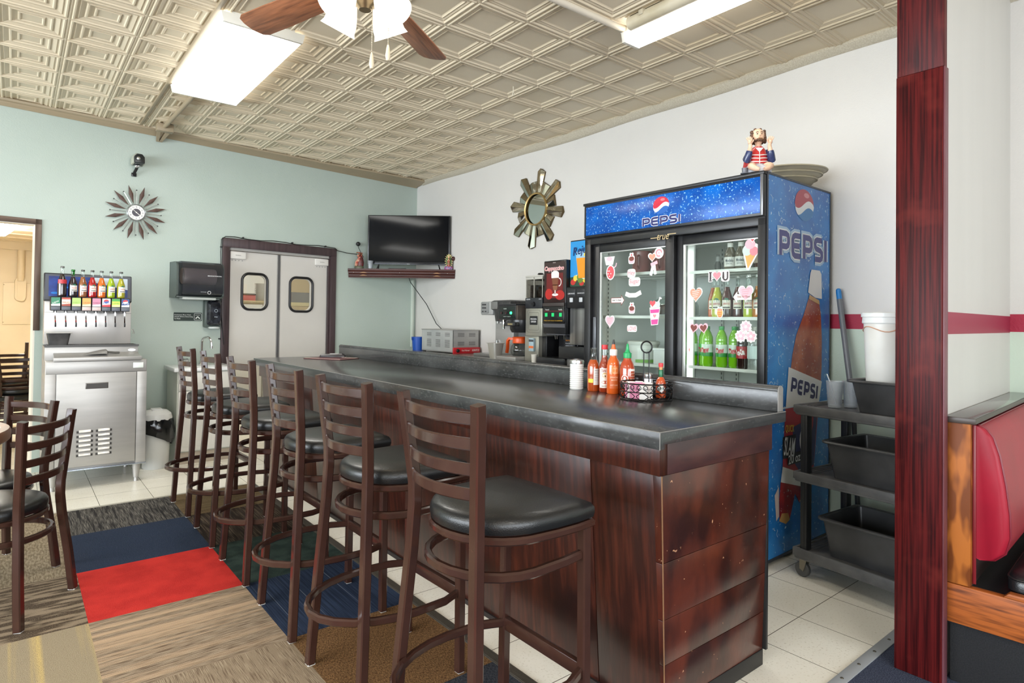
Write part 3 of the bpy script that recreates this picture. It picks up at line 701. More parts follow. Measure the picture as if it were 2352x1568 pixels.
for n in range(12):
    a = R(90-30*(n+1)); put_text(b, str(n+1), (.003 if n == 0 else .007) if n < 9 else .011, .012, T(.050*math.cos(a), -.0285, .050*math.sin(a)), 0, .02)
b.build('numerals', plain('#4a4752', .4), ck)
b = MB()
for a, l, w in ((138, .056, .004), (-38, .042, .006)): b.hexa([(-.008, -w/2, .031), (l, -w/3, .031), (l, w/3, .031), (-.008, w/2, .031), (-.008, -w/2, .033), (l, -w/3, .033), (l, w/3, .033), (-.008, w/2, .033)], M=RX(90) @ RZ(a))
b.cyl(.005, .03, .035, 12, M=RX(90)); b.build('hands', plain('#f4f2ec', .3), ck)
# camera
cm = wthing('security_camera', 'small black security camera on a chrome bracket high on the mint wall', 'camera', 3.085, 2.51)
b = MB(); b.box(-.02, -.012, -.012, .02, 0, .02, .003); b.tube([(0, -.01, .0), (-.002, -.03, .02), (.006, -.06, .05), (.01, -.075, .075)], rect=(.022, .012), up=(0, 1, 0)); b.build('bracket', plain('#2b2b2d', .2, .5), cm)
b = MB(); b.sphere((.004, -.07, .07), .017, 14); b.sphere((.02, -.075, .073), .012, 14); b.build('ball_joint', CHROME, cm)
b = MB(); b.prism([(-.04, 0), (.04, 0), (.04, .055), (.022, .08), (-.018, .08), (-.04, .055)], -.05, .05, M=T(.012, -.09, .085) @ RX(90) @ RX(-8), bev=.006); b.build('body', plain('#26282a', .35), cm)
b = MB(); b.prism([(-.046, -.002), (.046, -.002), (.046, .06), (.024, .088), (-.022, .088), (-.046, .06)], -.042, .042, M=T(.012, -.075, .085) @ RX(90) @ RX(-8), bev=.006); b.build('hood', plain('#a7a99a', .4), cm)
b = MB(); b.lathe([(.014, 0), (.014, .004), (.008, .006), (0, .006)], 18, M=T(.0, -.139, .127) @ RX(90)); b.build('lens', plain('#c8ccc8', .1, .8), cm)
# towel dispenser
tw = wthing('towel_dispenser', 'wide smoky grey paper towel dispenser on the mint wall', 'dispenser', 2.575, 1.44)
def cap_prof(d, z0, z1, r): return [(0, z0), (-d+r, z0), (-d, z0+r*.8), (-d, z1-r*1.6), (-d+r*.35, z1-r*.7), (-d+r, z1-r*.15), (-d+2*r, z1), (0, z1)]
b = MB(); pf = cap_prof(.2, .0, .325, .03)
b.loft([[(x, y, z) for y, z in pf] for x in (-.205, -.19)]); b.loft([[(x, y, z) for y, z in pf] for x in (.19, .205)]); b.box(-.205, -.02, .0, .205, 0, .325, .004); b.box(-.2, -.19, .0, .2, 0, .012, .003); b.build('housing', plain('#4c5552', .35), tw)
b = MB(); pf = cap_prof(.212, .012, .332, .035)
SMK = glass('smoke_cover', '#9c9ca4', .07, .15, .14, '#6a6b72')
b.loft([[(x, y, .166+(z-.166)*k) for y, z in pf] for x, k in ((-.16, .97), (-.152, 1), (.180, 1), (.197, .94))], cap=False); b.build('cover', SMK, tw)
b = MB(); b.lathe([(.075, -.15), (.075, .13)], 28, M=T(.02, -.105, .20) @ RY(90)); b.build('paper_roll', plain('#cbb9ae', .7), tw)
b = MB(); put_text(b, 'MARATHON', .12, .011, T(.115, -.2125, .205), 0, .02)
stroke(b, arc(.07, .05, .014, .014, 0, 360, 12), .004, T(0, -.2125, 0)); put_text(b, 'towels', .05, .006, T(.02, -.2125, .055), 0); b.build('lettering', plain('#d8dadc', .4), tw)
b = MB(); b.box(-.15, -.19, -.018, .14, -.10, .004, .004); b.build('chute', plain('#b9bfbc', .35), tw)
# soap dispenser
sp = wthing('soap_dispenser', 'dark soap dispenser hanging beside the kitchen door frame', 'dispenser', 2.415, 1.165)
b = MB(); b.box(-.075, -.06, .0, .075, 0, .265, .015); b.build('backplate', plain('#55605b', .35), sp)
b = MB(); b.loft([[(q[0], -.03-d, q[1]) for q in rrect(w, h, .03, 4, .008, .14)] for d, w, h in ((0, .13, .25), (.05, .125, .24), (.075, .09, .2))]); b.build('cover', mat('dark_smoke_cover', (22, 22, 26), .1, col2=(52, 54, 62), nscale=24, coat=.6), sp)
b = MB(); put_text(b, 'soap', .03, .012, T(.012, -.107, .10)); stroke(b, arc(.012, .16, .014, .014, 0, 360, 12), .003, T(0, -.107, 0)); b.build('lettering', plain('#b9c3cc', .4), sp)
b = MB(); b.lathe([(.04, -.012), (.052, -.006), (.052, .006), (.04, .012)], 20, M=T(.01, -.065, -.002), sy=.6); b.build('push_bar', plain('#bfc6c4', .3), sp)
# hand-wash sign
sg = wthing('wash_hands_sign', 'dark green sign telling employees to wash their hands', 'sign', 2.617, 1.2655)
b = MB(); b.prism(rrect(.245, .078, .006), 0, .004, M=RX(90)); b.build('plate', plain('#2f3b36', .4), sg)
b = MB()
for i, s in enumerate(('Employees Must Wash', 'Hands Before Returning', 'To Work')): put_text(b, s, (.142, .158, .052)[i], .0125, T((-.046, -.038, -.091)[i], -.0042, .016-i*.017), 0, .015)
stroke(b, rrect(.062, .062, .006, 3, .085, 0), .003, T(0, -.0048, 0), closed=True)
for c in (-.013, .013): stroke(b, [(.085+c*1.4, -.018), (.085+c*.6, -.006), (.085-c*.4, .002)], .010, T(0, -.0048, 0))
for k in range(4): stroke(b, [(.068+k*.011, .020), (.066+k*.011, .010)], .003, T(0, -.0048, 0))
b.build('lettering', plain('#e4e8e4', .4), sg)
# cable over the door, clipped down the frame
b = MB(MW); pts = [(-.85, -.03, 2.0), (-.98, -.02, 2.005), (-1.10, -.03, 2.02), (-1.13, -.03, 2.045)]
for i in range(9): pts.append((-1.2-i*.127, -.028, 2.048+.008*math.sin(i*1.7)))
pts += [(-2.3, -.03, 2.05), (-2.335, -.02, 2.02), (-2.338, -.012, 1.9), (-2.332, -.012, 1.7), (-2.338, -.012, 1.5), (-2.33, -.024, 1.35), (-2.318, -.028, 1.2), (-2.30, -.03, 1.0)]
b.tube(pts, .0042, 6)
for x in (-1.24, -1.62, -2.13): b.box(x-.005, -.036, 2.046, x+.005, 0, 2.062, .002)
for z in (1.94, 1.45, 1.05): b.box(-2.342, -.022, z, -2.328, 0, z+.012, .002)
tag(b.build('black_cable', RUBBER), 'black cable clipped over the kitchen door frame to the corner shelf', 'cable')

# ------------------------------------------------------------------ sink cabinet, bin
sk = thing('sink_cabinet', 'white hand sink cabinet in the corner by the kitchen door', 'sink cabinet', (1.088, 5.868, 0))
CABW = plain('#dcdad4', .35); TOPW = plain('#e8eaec', .2)
b = MB(); b.box(0, .0, .0, .47, .44, .79, .004); b.build('carcass', plain('#cfd3c8', .4), sk)
b = MB(); b.box(.0, -.004, .0, .47, .0, .10, .002); b.build('kick_board', plain('#a99c8c', .5), sk)
b = MB(); b.box(.008, -.016, .63, .462, -.002, .785, .003); b.build('drawer_front', CABW, sk)
for x0 in (.008, .238):
    b = MB(); b.box(x0, -.016, .11, x0+.224, -.002, .622, .003); b.box(x0+.04, -.019, .15, x0+.184, -.015, .58, .002); b.build('door', CABW, sk)
b = MB(); b.box(-.03, -.03, .792, .475, .44, .826, .008); b.box(.08, .08, .82, .40, .34, .828, .006); b.build('sink_top', TOPW, sk)
b = MB(); X, Y = .265, .36
b.lathe([(.028, .826), (.022, .85), (.012, .87)], 16, M=T(X, Y, 0))
b.tube([(X, Y, .86), (X, Y, 1.03)]+[(X+.028*(1-math.cos(R(a))), Y-.05*(1-math.cos(R(a))), 1.03+.05*math.sin(R(a))) for a in range(20, 181, 20)]+[(X+.06, Y-.10, .99)], .010, 10)
b.cyl(.013, .975, 1.0, 12, M=T(X+.06, Y-.10, 0)); b.build('faucet', CHROME, sk)
for x in (.14, .39):
    b = MB(); b.lathe([(.022, .826), (.018, .86), (.024, .875), (.01, .885)], 14, M=T(x, Y, 0)); b.tube([(x, Y, .875), (x-.05, Y-.03, .88)], .007); b.build('tap_handle', CHROME, sk)
bn = thing('trash_bin', 'white lidded trash bin with a black bag hanging over its rim', 'bin', (.94, 5.885, 0))
b = MB(); b.lathe([(.0, 0), (.092, 0), (.098, .01), (.103, .2), (.112, .40), (.108, .40), (.09, .02), (0, .02)], 28); b.build('bucket', plain('#cfd0cd', .4), bn)
b = MB(); b.lathe([(.118, .40), (.12, .415), (.112, .45), (.08, .478), (.03, .487), (0, .488)], 28); b.box(-.04, -.06, .474, .04, .06, .492, .006); b.build('lid', plain('#dcdddb', .35), bn)
b = MB(); random.seed(5); rings = []
for i in range(10):
    f = i/9; z = .415-.215*f; ring = []
    for k in range(40):
        a = 2*PI*k/40; low = .5+.5*math.cos(a-.35) ; zz = .41-(.11+.12*low)*f
        ring.append(((.118+.012*math.sin(f*PI)+.005*math.sin(7*a+f*5)+.004*math.sin(13*a-f*9)+(.018*math.exp(-((a-.3)**2)/.1) if a < PI else 0)*math.sin(f*PI))*math.cos(a), (.118+.012*math.sin(f*PI)+.005*math.sin(9*a+f*4)+.003*math.sin(17*a))*math.sin(a), zz))
    rings.append(ring)
b.loft(rings, cap=False); b.build('bag', mat('bin_bag', (18, 19, 21), .16, bump=.8, bscale=28), bn)

# ------------------------------------------------------------------ corner shelf with television
SA = -39.26
cs = thing('corner_shelf', 'dark red-brown fluted corner shelf under the television', 'shelf', (3.389, 6.169, 1.733), SA)
b = MB(); pf = [(.0, .102), (-.012, .102), (-.012, .082), (-.006, .074), (-.010, .066), (-.010, .050), (-.002, .042), (-.007, .034), (-.007, .020), (.001, .012), (.0, .0), (.02, .0), (.02, .102)]
def fl_end(x): return [(x*(1 if z > .05 else .992), y, z) for y, z in pf]
b.loft([fl_end(-.606), fl_end(-.595), fl_end(.595), fl_end(.606)])
SHW = mat('shelf_mahogany', (58, 28, 24), .42, col2=(74, 38, 31), nscale=20, stretch=(.2, 2, 2), spec=.3)
b.build('front_moulding', SHW, cs, 25)
b = MB(); b.prism([(-.60, .01), (.60, .01), (.03, .47)], .055, .085); b.build('board', plain('#cfcaba', .5), cs)
b = MB()
for x, zz in ((-.43, .058), (-.43, .027), (.40, .094), (.40, .058), (.40, .027)): flat(b, [(x-.045, zz-.006), (x+.045, zz-.006), (x+.01, zz+.006), (x-.01, zz+.006)], T(0, -.0115, 0))
b.build('gilt_marks', plain('#94683c', .5), cs)
b = MB()
for x in (-.54, -.02, .52): b.sphere((x, -.011, .058), .004, 8)
b.build('nail', plain('#e0d8c8', .3, .6), cs)
SM = T(3.389, 6.169, 0) @ RZ(SA)
def onshelf(x, y, z=1.835): return SM @ Vector((x, y, z))
tv = thing('television', 'flat black television on the corner shelf', 'television', onshelf(.07, .052, 1.8185), SA)
b = MB(); b.box(-.47, -.012, .072, .47, .02, .632, .006); b.box(-.30, .02, .12, .30, .075, .45, .02); b.build('cabinet', plain('#141416', .25), tv)
b = MB(); b.box(-.453, -.0135, .098, .453, -.011, .622); b.build('screen', mat('tv_screen', (14, 16, 20), .07, spec=.12), tv)
b = MB(); b.box(-.47, -.016, .070, .47, -.010, .084, .002); b.box(-.459, -.0145, .09, -.455, -.011, .628); b.box(.455, -.0145, .09, .459, -.011, .628); put_text(b, 'Roku', .03, .006, T(.0, -.0165, .077), 1); b.build('trim', [plain('#33353a', .2, .5), plain('#d0d4d8', .3)], tv)
for s in (-1, 1):
    b = MB(); b.tube([(s*.34, .0, .075), (s*.36, -.03, .006)], .006, mi=0); b.tube([(s*.34, .0, .075), (s*.36, .06, .004)], .006); b.build('foot', BLACKP, tv)
t = thing('set_top_box', 'low black box lying under the television', 'box', onshelf(-.06, .09, 1.8185), SA)
b = MB(); b.box(-.10, -.05, 0, .10, .06, .028, .004); b.build('case', plain('#202024', .35), t)
b = MB(); b.box(-.08, -.052, .008, .08, -.05, .02, .001); b.build('panel', plain('#4b4b52', .3), t)
t = thing('remote_control', 'black remote lying on the corner shelf under the television', 'remote', onshelf(.17, .06, 1.8185), SA+6)
b = MB(); b.box(-.075, -.02, 0, .075, .02, .018, .005); b.build('case', plain('#1a1a1d', .35), t)
t = thing('plastic_cup', 'small frosted cup on the corner shelf beside the left statuette', 'cup', onshelf(-.36, .02, 1.8355), SA)
b = MB().lathe([(.0, .002), (.024, .002), (.033, .088), (.034, .09), (.032, .088), (.023, .004), (0, .004)], 20); b.build('cup_wall', FROST, t)
# statuettes
def robe(b, prof, n=20, M=None, mi=0):
    b.lathe(prof, n, mi, M, sy=.75)
t = thing('figurine', 'dark red and white statuette of a pair, at the left end of the corner shelf', 'figurine', onshelf(-.49, .03, 1.8355), SA)
b = MB(); b.lathe([(0, 0), (.05, 0), (.055, .02), (.045, .03), (0, .032)], 18, sy=.7); b.build('plinth', plain('#5b5c48', .5), t)
b = MB(); robe(b, [(.038, .03), (.042, .07), (.032, .12), (.022, .15), (0, .16)], M=T(.012, 0, 0)); b.sphere((.012, -.004, .168), .018, 12); b.build('dark_figure', mat('dark_figure', (60, 28, 26), .4, col2=(110, 30, 30), nscale=40), t)
b = MB(); b.tube([(-.03, -.02, .03), (-.02, -.026, .07), (.0, -.026, .10), (.012, -.024, .13)], .016, radii=[.016, .02, .018, .012]); b.sphere((-.004, -.03, .145), .014, 10); b.build('white_figure', mat('pale_figure', (206, 170, 140), .4, col2=(170, 60, 50), nscale=30), t)
b = MB(); random.seed(2)
for k in range(7): b.sphere((-.025+random.random()*.06, -.03+random.random()*.01, .15+random.random()*.04), .009, 8)
b.build('flowers', mat('figurine_flowers', (170, 50, 46), .4, col2=(120, 110, 70), nscale=60), t)
t = thing('figurine', 'statuette with golden rays at the right end of the corner shelf', 'figurine', onshelf(.53, .02, 1.8355), SA)
b = MB(); b.lathe([(0, 0), (.045, 0), (.05, .015), (.04, .035), (0, .037)], 18, sy=.6); b.build('flower_base', mat('rose_base', (200, 90, 130), .4, col2=(120, 60, 130), nscale=60, col3=(60, 190, 200), n3=80), t)
b = MB(); b.loft([[(q[0], .01+d, q[1]) for q in ell(.06*k, .13*k, 20, 0, .098)] for d, k in ((-.004, 1), (.004, .95))]); b.build('halo', plain('#3f7a34', .4), t)
for k in range(18):
    a = R(20*k); b = MB(); b.prism([(-.005, .0), (.005, .0), (0, .022)], -.002, .002, M=T(.030*math.cos(a), .008, .098+.064*math.sin(a)) @ RX(90) @ RZ(math.degrees(a)-90)); b.build('ray', plain('#e2cf84', .35, .2), t)
b = MB(); robe(b, [(.018, .035), (.022, .06), (.018, .11), (.012, .135), (0, .14)], M=T(0, -.006, 0)); b.build('robe', mat('robe', (168, 60, 44), .4, col2=(60, 110, 60), nscale=30), t)
b = MB(); b.sphere((0, -.012, .142), .013, 12); b.tube([(-.012, -.018, .10), (0, -.024, .118), (.012, -.018, .10)], .005); b.build('face_and_hands', plain('#e8b890', .4), t)
t = thing('round_ornament', 'dark round ornament behind the golden rayed statuette', 'ornament', onshelf(.575, .02, 1.8355), SA)
b = MB(); b.tube([(0, 0, 0), (.005, 0, .11)], .004); b.build('stick', plain('#4a3a2a', .5), t)
b = MB(); b.sphere((.006, 0, .125), .026, 16); b.build('ball', mat('dark_ball', (52, 26, 24), .4, col2=(80, 40, 34), nscale=60), t)
wc = wthing('web_camera', 'tiny black camera ball on the mint wall above the left statuette', 'camera', .837, 2.12)
b = MB(); b.sphere((0, -.026, 0), .025, 14); b.cyl(.01, 0, .01, 10, M=RX(90)); b.build('ball', RUBBER, wc)
b = MB(); b.tube([(0, -.02, -.02), (.02, -.02, -.06), (.045, -.03, -.11), (.06, -.05, -.15)], .003, 6); b.build('lead', RUBBER, wc)
b = MB(); P0 = onshelf(.02, .15, 1.80)
pts = [onshelf(.05, .1, 1.79), onshelf(.06, .25, 1.70), (3.80, 6.30, 1.45), (3.815, 6.1, 1.22), (3.82, 5.85, 1.09)]
b.tube(pts, .0045, 6); tag(b.build('black_cable', RUBBER), 'black lead hanging from the corner shelf down to the food warmer', 'cable')
b = MB(MW); b.box(-.075, -.03, .93, -.045, 0, 1.75, .003); struct(b.build('trim_11', plain('#c9d2c6', .4)))
# pipe and bracket on the ceiling
t = thing('ceiling_conduit', 'tan pipe with a clip bracket between the wide light and the mint wall', 'pipe', (.95, 5.5, 2.9))
b = MB(T(-.95, -5.5, -2.9)); b.tube([(1.02, 4.95, 2.935), (.99, 6.12, 2.93)], .018, 12); b.build('pipe', CROWN, t)
b = MB(T(-.95, -5.5, -2.9)); b.box(.93, 6.08, 2.89, 1.06, 6.15, 2.955, .004)
for x in (.955, 1.03): b.hexa([(x-.013, 6.15, 2.895), (x+.013, 6.15, 2.895), (x+.013, 6.16, 2.93), (x-.013, 6.16, 2.93), (.985+(x-.99)*.3-.012, 6.325, 2.845), (.985+(x-.99)*.3+.012, 6.325, 2.845), (.985+(x-.99)*.3+.012, 6.335, 2.87), (.985+(x-.99)*.3-.012, 6.335, 2.87)])
b.build('bracket', CROWN, t)
# ------------------------------------------------------------------ things on the bar top
ZB = .9455
t = thing('menu_folder', 'maroon menu folder lying at the far end of the bar top', 'menu', (1.975, 4.72, ZB), -62)
b = MB(); b.box(-.18, -.12, 0, .18, .12, .005, .002); b.build('cover', plain('#5a2830', .4), t)
b = MB(); b.tube([(-.172, -.112, .0055), (.172, -.112, .0055), (.172, .112, .0055), (-.172, .112, .0055)], .0014, 4, True); b.build('stitching', plain('#c4b3a4', .5), t)
t = thing('cordless_phone', 'dark cordless phone lying on the maroon menu folder', 'phone', (2.03, 4.83, ZB+.0052), -35)
b = MB(); b.loft([[(x, y*w, z*h) for y, z in ((-.028, 0), (.028, 0), (.028, .6), (.02, 1), (-.02, 1), (-.028, .6))] for x, w, h in ((-.10, .7, .012), (-.09, 1, .024), (0, .9, .026), (.08, 1, .03), (.10, .7, .014))]); b.build('handset', plain('#2a2527', .35), t)
b = MB(); b.box(-.02, -.016, .0255, .05, .016, .0295, .002); b.build('keypad', plain('#b9b6b4', .4), t)
g = 'sauce bottles on the bar top'
t = thing('sugar_pourer', 'ribbed glass sugar pourer with steel lid, first in the line of condiments', 'shaker', (2.095, 2.085, ZB))
b = MB(); pr_ = [(0, 0), (.031, 0)]
for k in range(12): pr_ += [(.0335, .006+k*.0098), (.0315, .011+k*.0098)]
b.lathe(pr_+[(.030, .125), (0, .125)], 24); b.build('jar', mat('white_sugar_jar', (224, 224, 220), .15, coat=.6), t)
b = MB().lathe([(.034, .122), (.035, .13), (.033, .139), (.01, .145), (0, .1455)], 24); b.build('lid', plain('#bdbdba', .25, .9), t)
def sauce(lb, x, y, prof, body, glassp, capf, labels, rz):
    t = thing('sauce_bottle', lb, 'bottle', (x, y, ZB), rz, g)
    b = MB().lathe(prof, 24); b.build('bottle_body', liquid(body), t, 50)
    if glassp: b = MB().lathe(glassp, 24, cap=False); b.build('neck', CLEAR, t, 50)
    for nm, pf, c in capf: b = MB().lathe(pf, 18); b.build(nm, plain(c, .35), t)
    b = MB(); cols = []
    for lbf in labels:
        cols.append(plain(lbf[0], .45)); mi = len(cols)-1
        if lbf[1] == 'shell': shell(b, *lbf[2], mi=mi)
        elif lbf[1] == 'text':
            s, w, h, z, a, r = lbf[2]; put_text(b, s, w, h, RZ(a) @ T(0, 0, z), mi, .02, bend=r)
        elif lbf[1] == 'oval':
            w, h, z, a, r = lbf[2]; M_ = RZ(a)
            for q0, q1 in zip(ell(w, h, 20, 0, z), ell(w, h, 20, 0, z)[1:]+ell(w, h, 20, 0, z)[:1]):
                f = lambda q: (r*math.sin(q[0]/r), -r*math.cos(q[0]/r), q[1])
                b.face([f((0, z)), f(q0), f(q1)], mi, M_)
    if labels: b.build('label', cols, t)
    return t
VA = -40      # labels turn towards the stools
sauce('thin orange-red hot sauce bottle without a cap, yellow patch on its label', 2.112, 1.992, [(0, 0), (.026, 0), (.028, .004), (.028, .115), (.024, .13), (.016, .146), (0, .146)], '#a8481c', [(.0165, .146), (.0125, .165), (.0125, .19), (.0145, .192), (.0145, .20), (.0115, .20)], [],
      [('#d8d6d0', 'shell', (.0284, .03, .105, -5, 60)), ('#e6c93a', 'shell', (.0284, .04, .058, -60, -8)), ('#6a6a70', 'text', ('NUTRITION FACTS', .022, .005, .097, 28, .0286)), ('#8a8a90', 'text', ('SERVING SIZE', .022, .004, .085, 28, .0286)), ('#8a8a90', 'text', ('TOTAL FAT 0g', .022, .004, .074, 28, .0286)), ('#8a8a90', 'text', ('SODIUM 110mg', .022, .004, .063, 28, .0286)), ('#8a8a90', 'text', ('PROTEIN 0g', .022, .004, .052, 28, .0286))], VA)
sauce('hot sauce bottle with red cap and white label of a round face', 2.127, 1.936, [(0, 0), (.024, 0), (.026, .004), (.026, .115), (.020, .135), (.0125, .155), (.0125, .168), (0, .168)], '#8e3216', [(.0127, .168), (.0127, .198)], [('cap', [(.014, .196), (.0145, .2), (.0145, .217), (0, .218)], '#c4262c')],
      [('#e9e2d6', 'shell', (.0263, .02, .11, -62, 62)), ('#8e2a2a', 'text', ('TAPATIO', .036, .014, .098, 0, .0266)), ('#caa24e', 'oval', (.03, .022, .078, 0, .0266)), ('#e6d4b4', 'oval', (.016, .022, .074, 0, .0268)), ('#5a3a2a', 'oval', (.006, .008, .074, 0, .0270)), ('#b34a22', 'oval', (.034, .014, .046, 0, .0266)), ('#55504c', 'text', ('SALSA PICANTE', .034, .005, .028, 0, .0266))], VA)
sauce('orange squeeze sauce bottle with white collar and black-tipped nozzle', 2.111, 1.868, [(0, 0), (.028, 0), (.030, .005), (.030, .125), (.026, .145), (.015, .165), (.014, .175), (0, .175)], '#cf5a1c', None,
      [('collar', [(.017, .172), (.0175, .176), (.0175, .196), (.014, .2), (0, .2)], '#e6dcd6'), ('nozzle', [(.012, .198), (.008, .215), (.0075, .222), (0, .222)], '#d8622a'), ('nozzle_tip', [(.0065, .22), (.004, .24), (.003, .244), (0, .244)], '#1d1d1f')],
      [('#e07a34', 'shell', (.0303, .09, .125, -25, 40)), ('#e8a070', 'oval', (.03, .03, .105, 8, .0306)), ('#c96024', 'shell', (.0303, .025, .085, -40, 40)), ('#f0c8a8', 'text', ('SRIRACHA', .036, .007, .075, 0, .0306)), ('#f0c8a8', 'text', ('MAYO', .026, .007, .063, 0, .0306)), ('#f0c8a8', 'text', ('HOT CHILI', .034, .006, .040, 0, .0306))], VA)
sauce('red chili sauce bottle with bright green cap, nearest the wire caddy', 2.115, 1.790, [(0, 0), (.030, 0), (.0325, .005), (.0325, .118), (.027, .14), (.018, .156), (.017, .164), (0, .164)], '#a53a16', None,
      [('cap', [(.0165, .164), (.018, .166), (.0185, .186), (.012, .19), (.008, .2), (.0065, .206), (.007, .21), (.004, .225), (.0025, .228), (0, .228)], '#1f9c5a')],
      [('#f0e4da', 'oval', (.034, .034, .074, -30, .0329)), ('#a53a16', 'oval', (.027, .027, .074, -30, .0331)), ('#f0e4da', 'oval', (.012, .018, .075, -30, .0333)), ('#f0e4da', 'text', ('SRIRACHA', .036, .007, .05, -30, .0329)), ('#ecd4c6', 'text', ('HOT CHILI SAUCE', .036, .006, .038, -30, .0329)), ('#ecdcd2', 'shell', (.0327, .108, .118, 5, 75)), ('#e2b8a0', 'text', ('INGREDIENTS', .03, .006, .098, 40, .0329)), ('#e2b8a0', 'text', ('CHILI SUGAR SALT', .032, .006, .086, 40, .0329)), ('#e2b8a0', 'text', ('GARLIC VINEGAR', .032, .006, .074, 40, .0329)), ('#e2b8a0', 'text', ('SHAKE WELL', .03, .006, .062, 40, .0329))], VA)
# wire caddy
cx, cy = 2.078, 1.655
cd = thing('wire_caddy', 'black scrolled wire caddy with a tall loop handle on the bar top', 'caddy', (cx, cy, ZB))
WIRE = plain('#141415', .3, .4)
def circ(r, z, n=40): return [(r*math.cos(2*PI*i/n), r*math.sin(2*PI*i/n), z) for i in range(n)]
b = MB(); b.tube(circ(.106, .004), .003, 6, True); b.tube(circ(.106, .036), .0022, 6, True); b.tube(circ(.108, .070), .003, 6, True); b.build('hoops', WIRE, cd)
b = MB()
for k in range(12):
    a0 = 30*k
    def P_(u, z): a = R(a0+u*15); return (.107*math.cos(a), .107*math.sin(a), z)
    for s in (-1, 1):
        pts = [P_(s*.95, .036)]
        for i in range(15):
            q = i/14; an = 200-q*420; rr = .85-.6*q
            pts.append(P_(s*(.5+.42*rr*math.cos(R(an))), .055+.014*rr*math.sin(R(an))))
        b.tube(pts, .0018, 5)
    b.tube([P_(u/4*.9, .020+.014*math.sin(PI*(u/4+1)/2)) for u in range(-4, 5)], .0018, 5); b.tube([P_(u/4*.9, .020-.014*math.sin(PI*(u/4+1)/2)) for u in range(-4, 5)], .0018, 5)
b.build('scrollwork', WIRE, cd)
b = MB()
for k in range(-4, 5):
    h = math.sqrt(max(0, .105**2-(k*.022)**2)); b.tube([(k*.022, -h, .003), (k*.022, h, .003)], .0016, 5); b.tube([(-h, k*.022, .003), (h, k*.022, .003)], .0016, 5)
b.build('base_grid', WIRE, cd)
b = MB(); d = Vector((.63, -.777, 0))*.011
for s in (-1, 1): b.tube([(d.x*s, d.y*s, .003), (d.x*s, d.y*s, .198)], .0026, 6)
b.tube([(math.cos(2*PI*i/24)*d.x*2, math.cos(2*PI*i/24)*d.y*2, .219+.024*math.sin(2*PI*i/24)) for i in range(24)], .0034, 8, True); b.build('handle', WIRE, cd)
t = thing('salt_shaker', 'glass salt shaker with a steel lid in the wire caddy', 'shaker', (2.136, 1.690, ZB+.005))
b = MB().lathe([(0, 0), (.019, 0), (.021, .004), (.021, .06), (.018, .078), (0, .078)], 10); b.build('jar', mat('salt_jar', (216, 220, 224), .1, coat=.7), t, 20)
b = MB().lathe([(.0185, .076), (.020, .08), (.0195, .094), (.012, .101), (0, .102)], 18); b.build('lid', plain('#b4b4b2', .25, .9), t)
t = thing('pepper_sauce_bottle', 'small pepper sauce bottle with red cap and green neck foil in the wire caddy', 'bottle', (2.141, 1.628, ZB+.005), -40)
b = MB().lathe([(0, 0), (.020, 0), (.0215, .004), (.0215, .062), (.016, .078), (.009, .088), (0, .088)], 20); b.build('bottle_body', liquid('#b84a22'), t, 50)
b = MB().lathe([(.0095, .087), (.0098, .09), (.0098, .116), (.009, .118), (0, .118)], 16); b.build('neck_foil', plain('#1f5a3a', .3, .3), t)
b = MB().lathe([(.0075, .118), (.0075, .130), (0, .130)], 14); b.build('neck', plain('#c98a52', .2), t)
b = MB().lathe([(.0095, .130), (.0098, .132), (.0098, .146), (0, .147)], 16); b.build('cap', plain('#d4353a', .35), t)
b = MB(); M_ = RZ(-10); r_ = .0219
f = lambda u, z: (r_*math.sin(u/r_), -r_*math.cos(u/r_), z)
for k in range(8):
    u0, u1 = -.018+k*.0045, -.0135+k*.0045
    h = lambda u: .020*(1-abs(u)/.019)
    b.face([f(u0, .040-h(u0)), f(u1, .040-h(u1)), f(u1, .040+h(u1)), f(u0, .040+h(u0))], 0, M_)
put_text(b, 'TABASCO', .024, .007, M_ @ T(0, 0, .04), 1, .02, bend=r_+.0003); b.build('label', [plain('#e6e8e4', .5), plain('#2f6a58', .5)], t)
for k in range(14):
    px, py = cx-.075+(k//7)*.035+.012, cy-.035+(k % 7)*.0125
    c, nm = (('#d98aa8', 'pink'), ('#e9e2dc', 'white'))[k // 7 if k % 5 else 1-k//7]
    b = MB(); b.box(-.016, -.0022, 0, .016, .0022, .062+.004*(k % 3), .001, M=RX(4-(k % 4)*3)); put_text(b, 'sweet', .022, .008, T(0, -.0026, .04) @ RX(4-(k % 4)*3), 1)
    o = b.build('sugar_packet', [plain(c, .6), plain('#7a3a5a' if nm == 'pink' else '#a8a0a0', .6)]); o.location = (px, py, ZB+.0055); o.rotation_euler = (0, 0, R(-50))
    tag(o, '%s sweetener packet standing in the bundle in the wire caddy' % nm, 'packet', '%s packets in the caddy' % nm)

# ------------------------------------------------------------------ back counter and its machines
ZK = .92
bc = thing('back_counter', 'low counter with pale edge along the white wall behind the bar', 'counter', (3.30, 2.97, 0))
b = MB(T(-3.30, -2.97, 0)); b.box(3.34, 2.98, .08, 3.845, 6.17, .88, .003); b.box(3.38, 2.98, 0, 3.84, 6.15, .08); b.build('cabinet', plain('#8f8b84', .5), bc)
b = MB(T(-3.30, -2.97, 0)); b.box(3.285, 2.965, .88, 3.85, 6.2, .92, .006); b.build('counter_top', mat('grey_counter', (122, 120, 116), .25, col2=(104, 102, 98), nscale=10), bc)
b = MB(T(-3.30, -2.97, 0)); b.box(3.279, 2.965, .882, 3.290, 6.205, .923, .004); b.box(3.283, 6.196, .882, 3.83, 6.206, .923, .003); b.build('edge', plain('#dedbd2', .35), bc)
t = thing('bucket', 'small blue plastic bucket at the far end of the back counter', 'bucket', (3.56, 6.06, ZK))
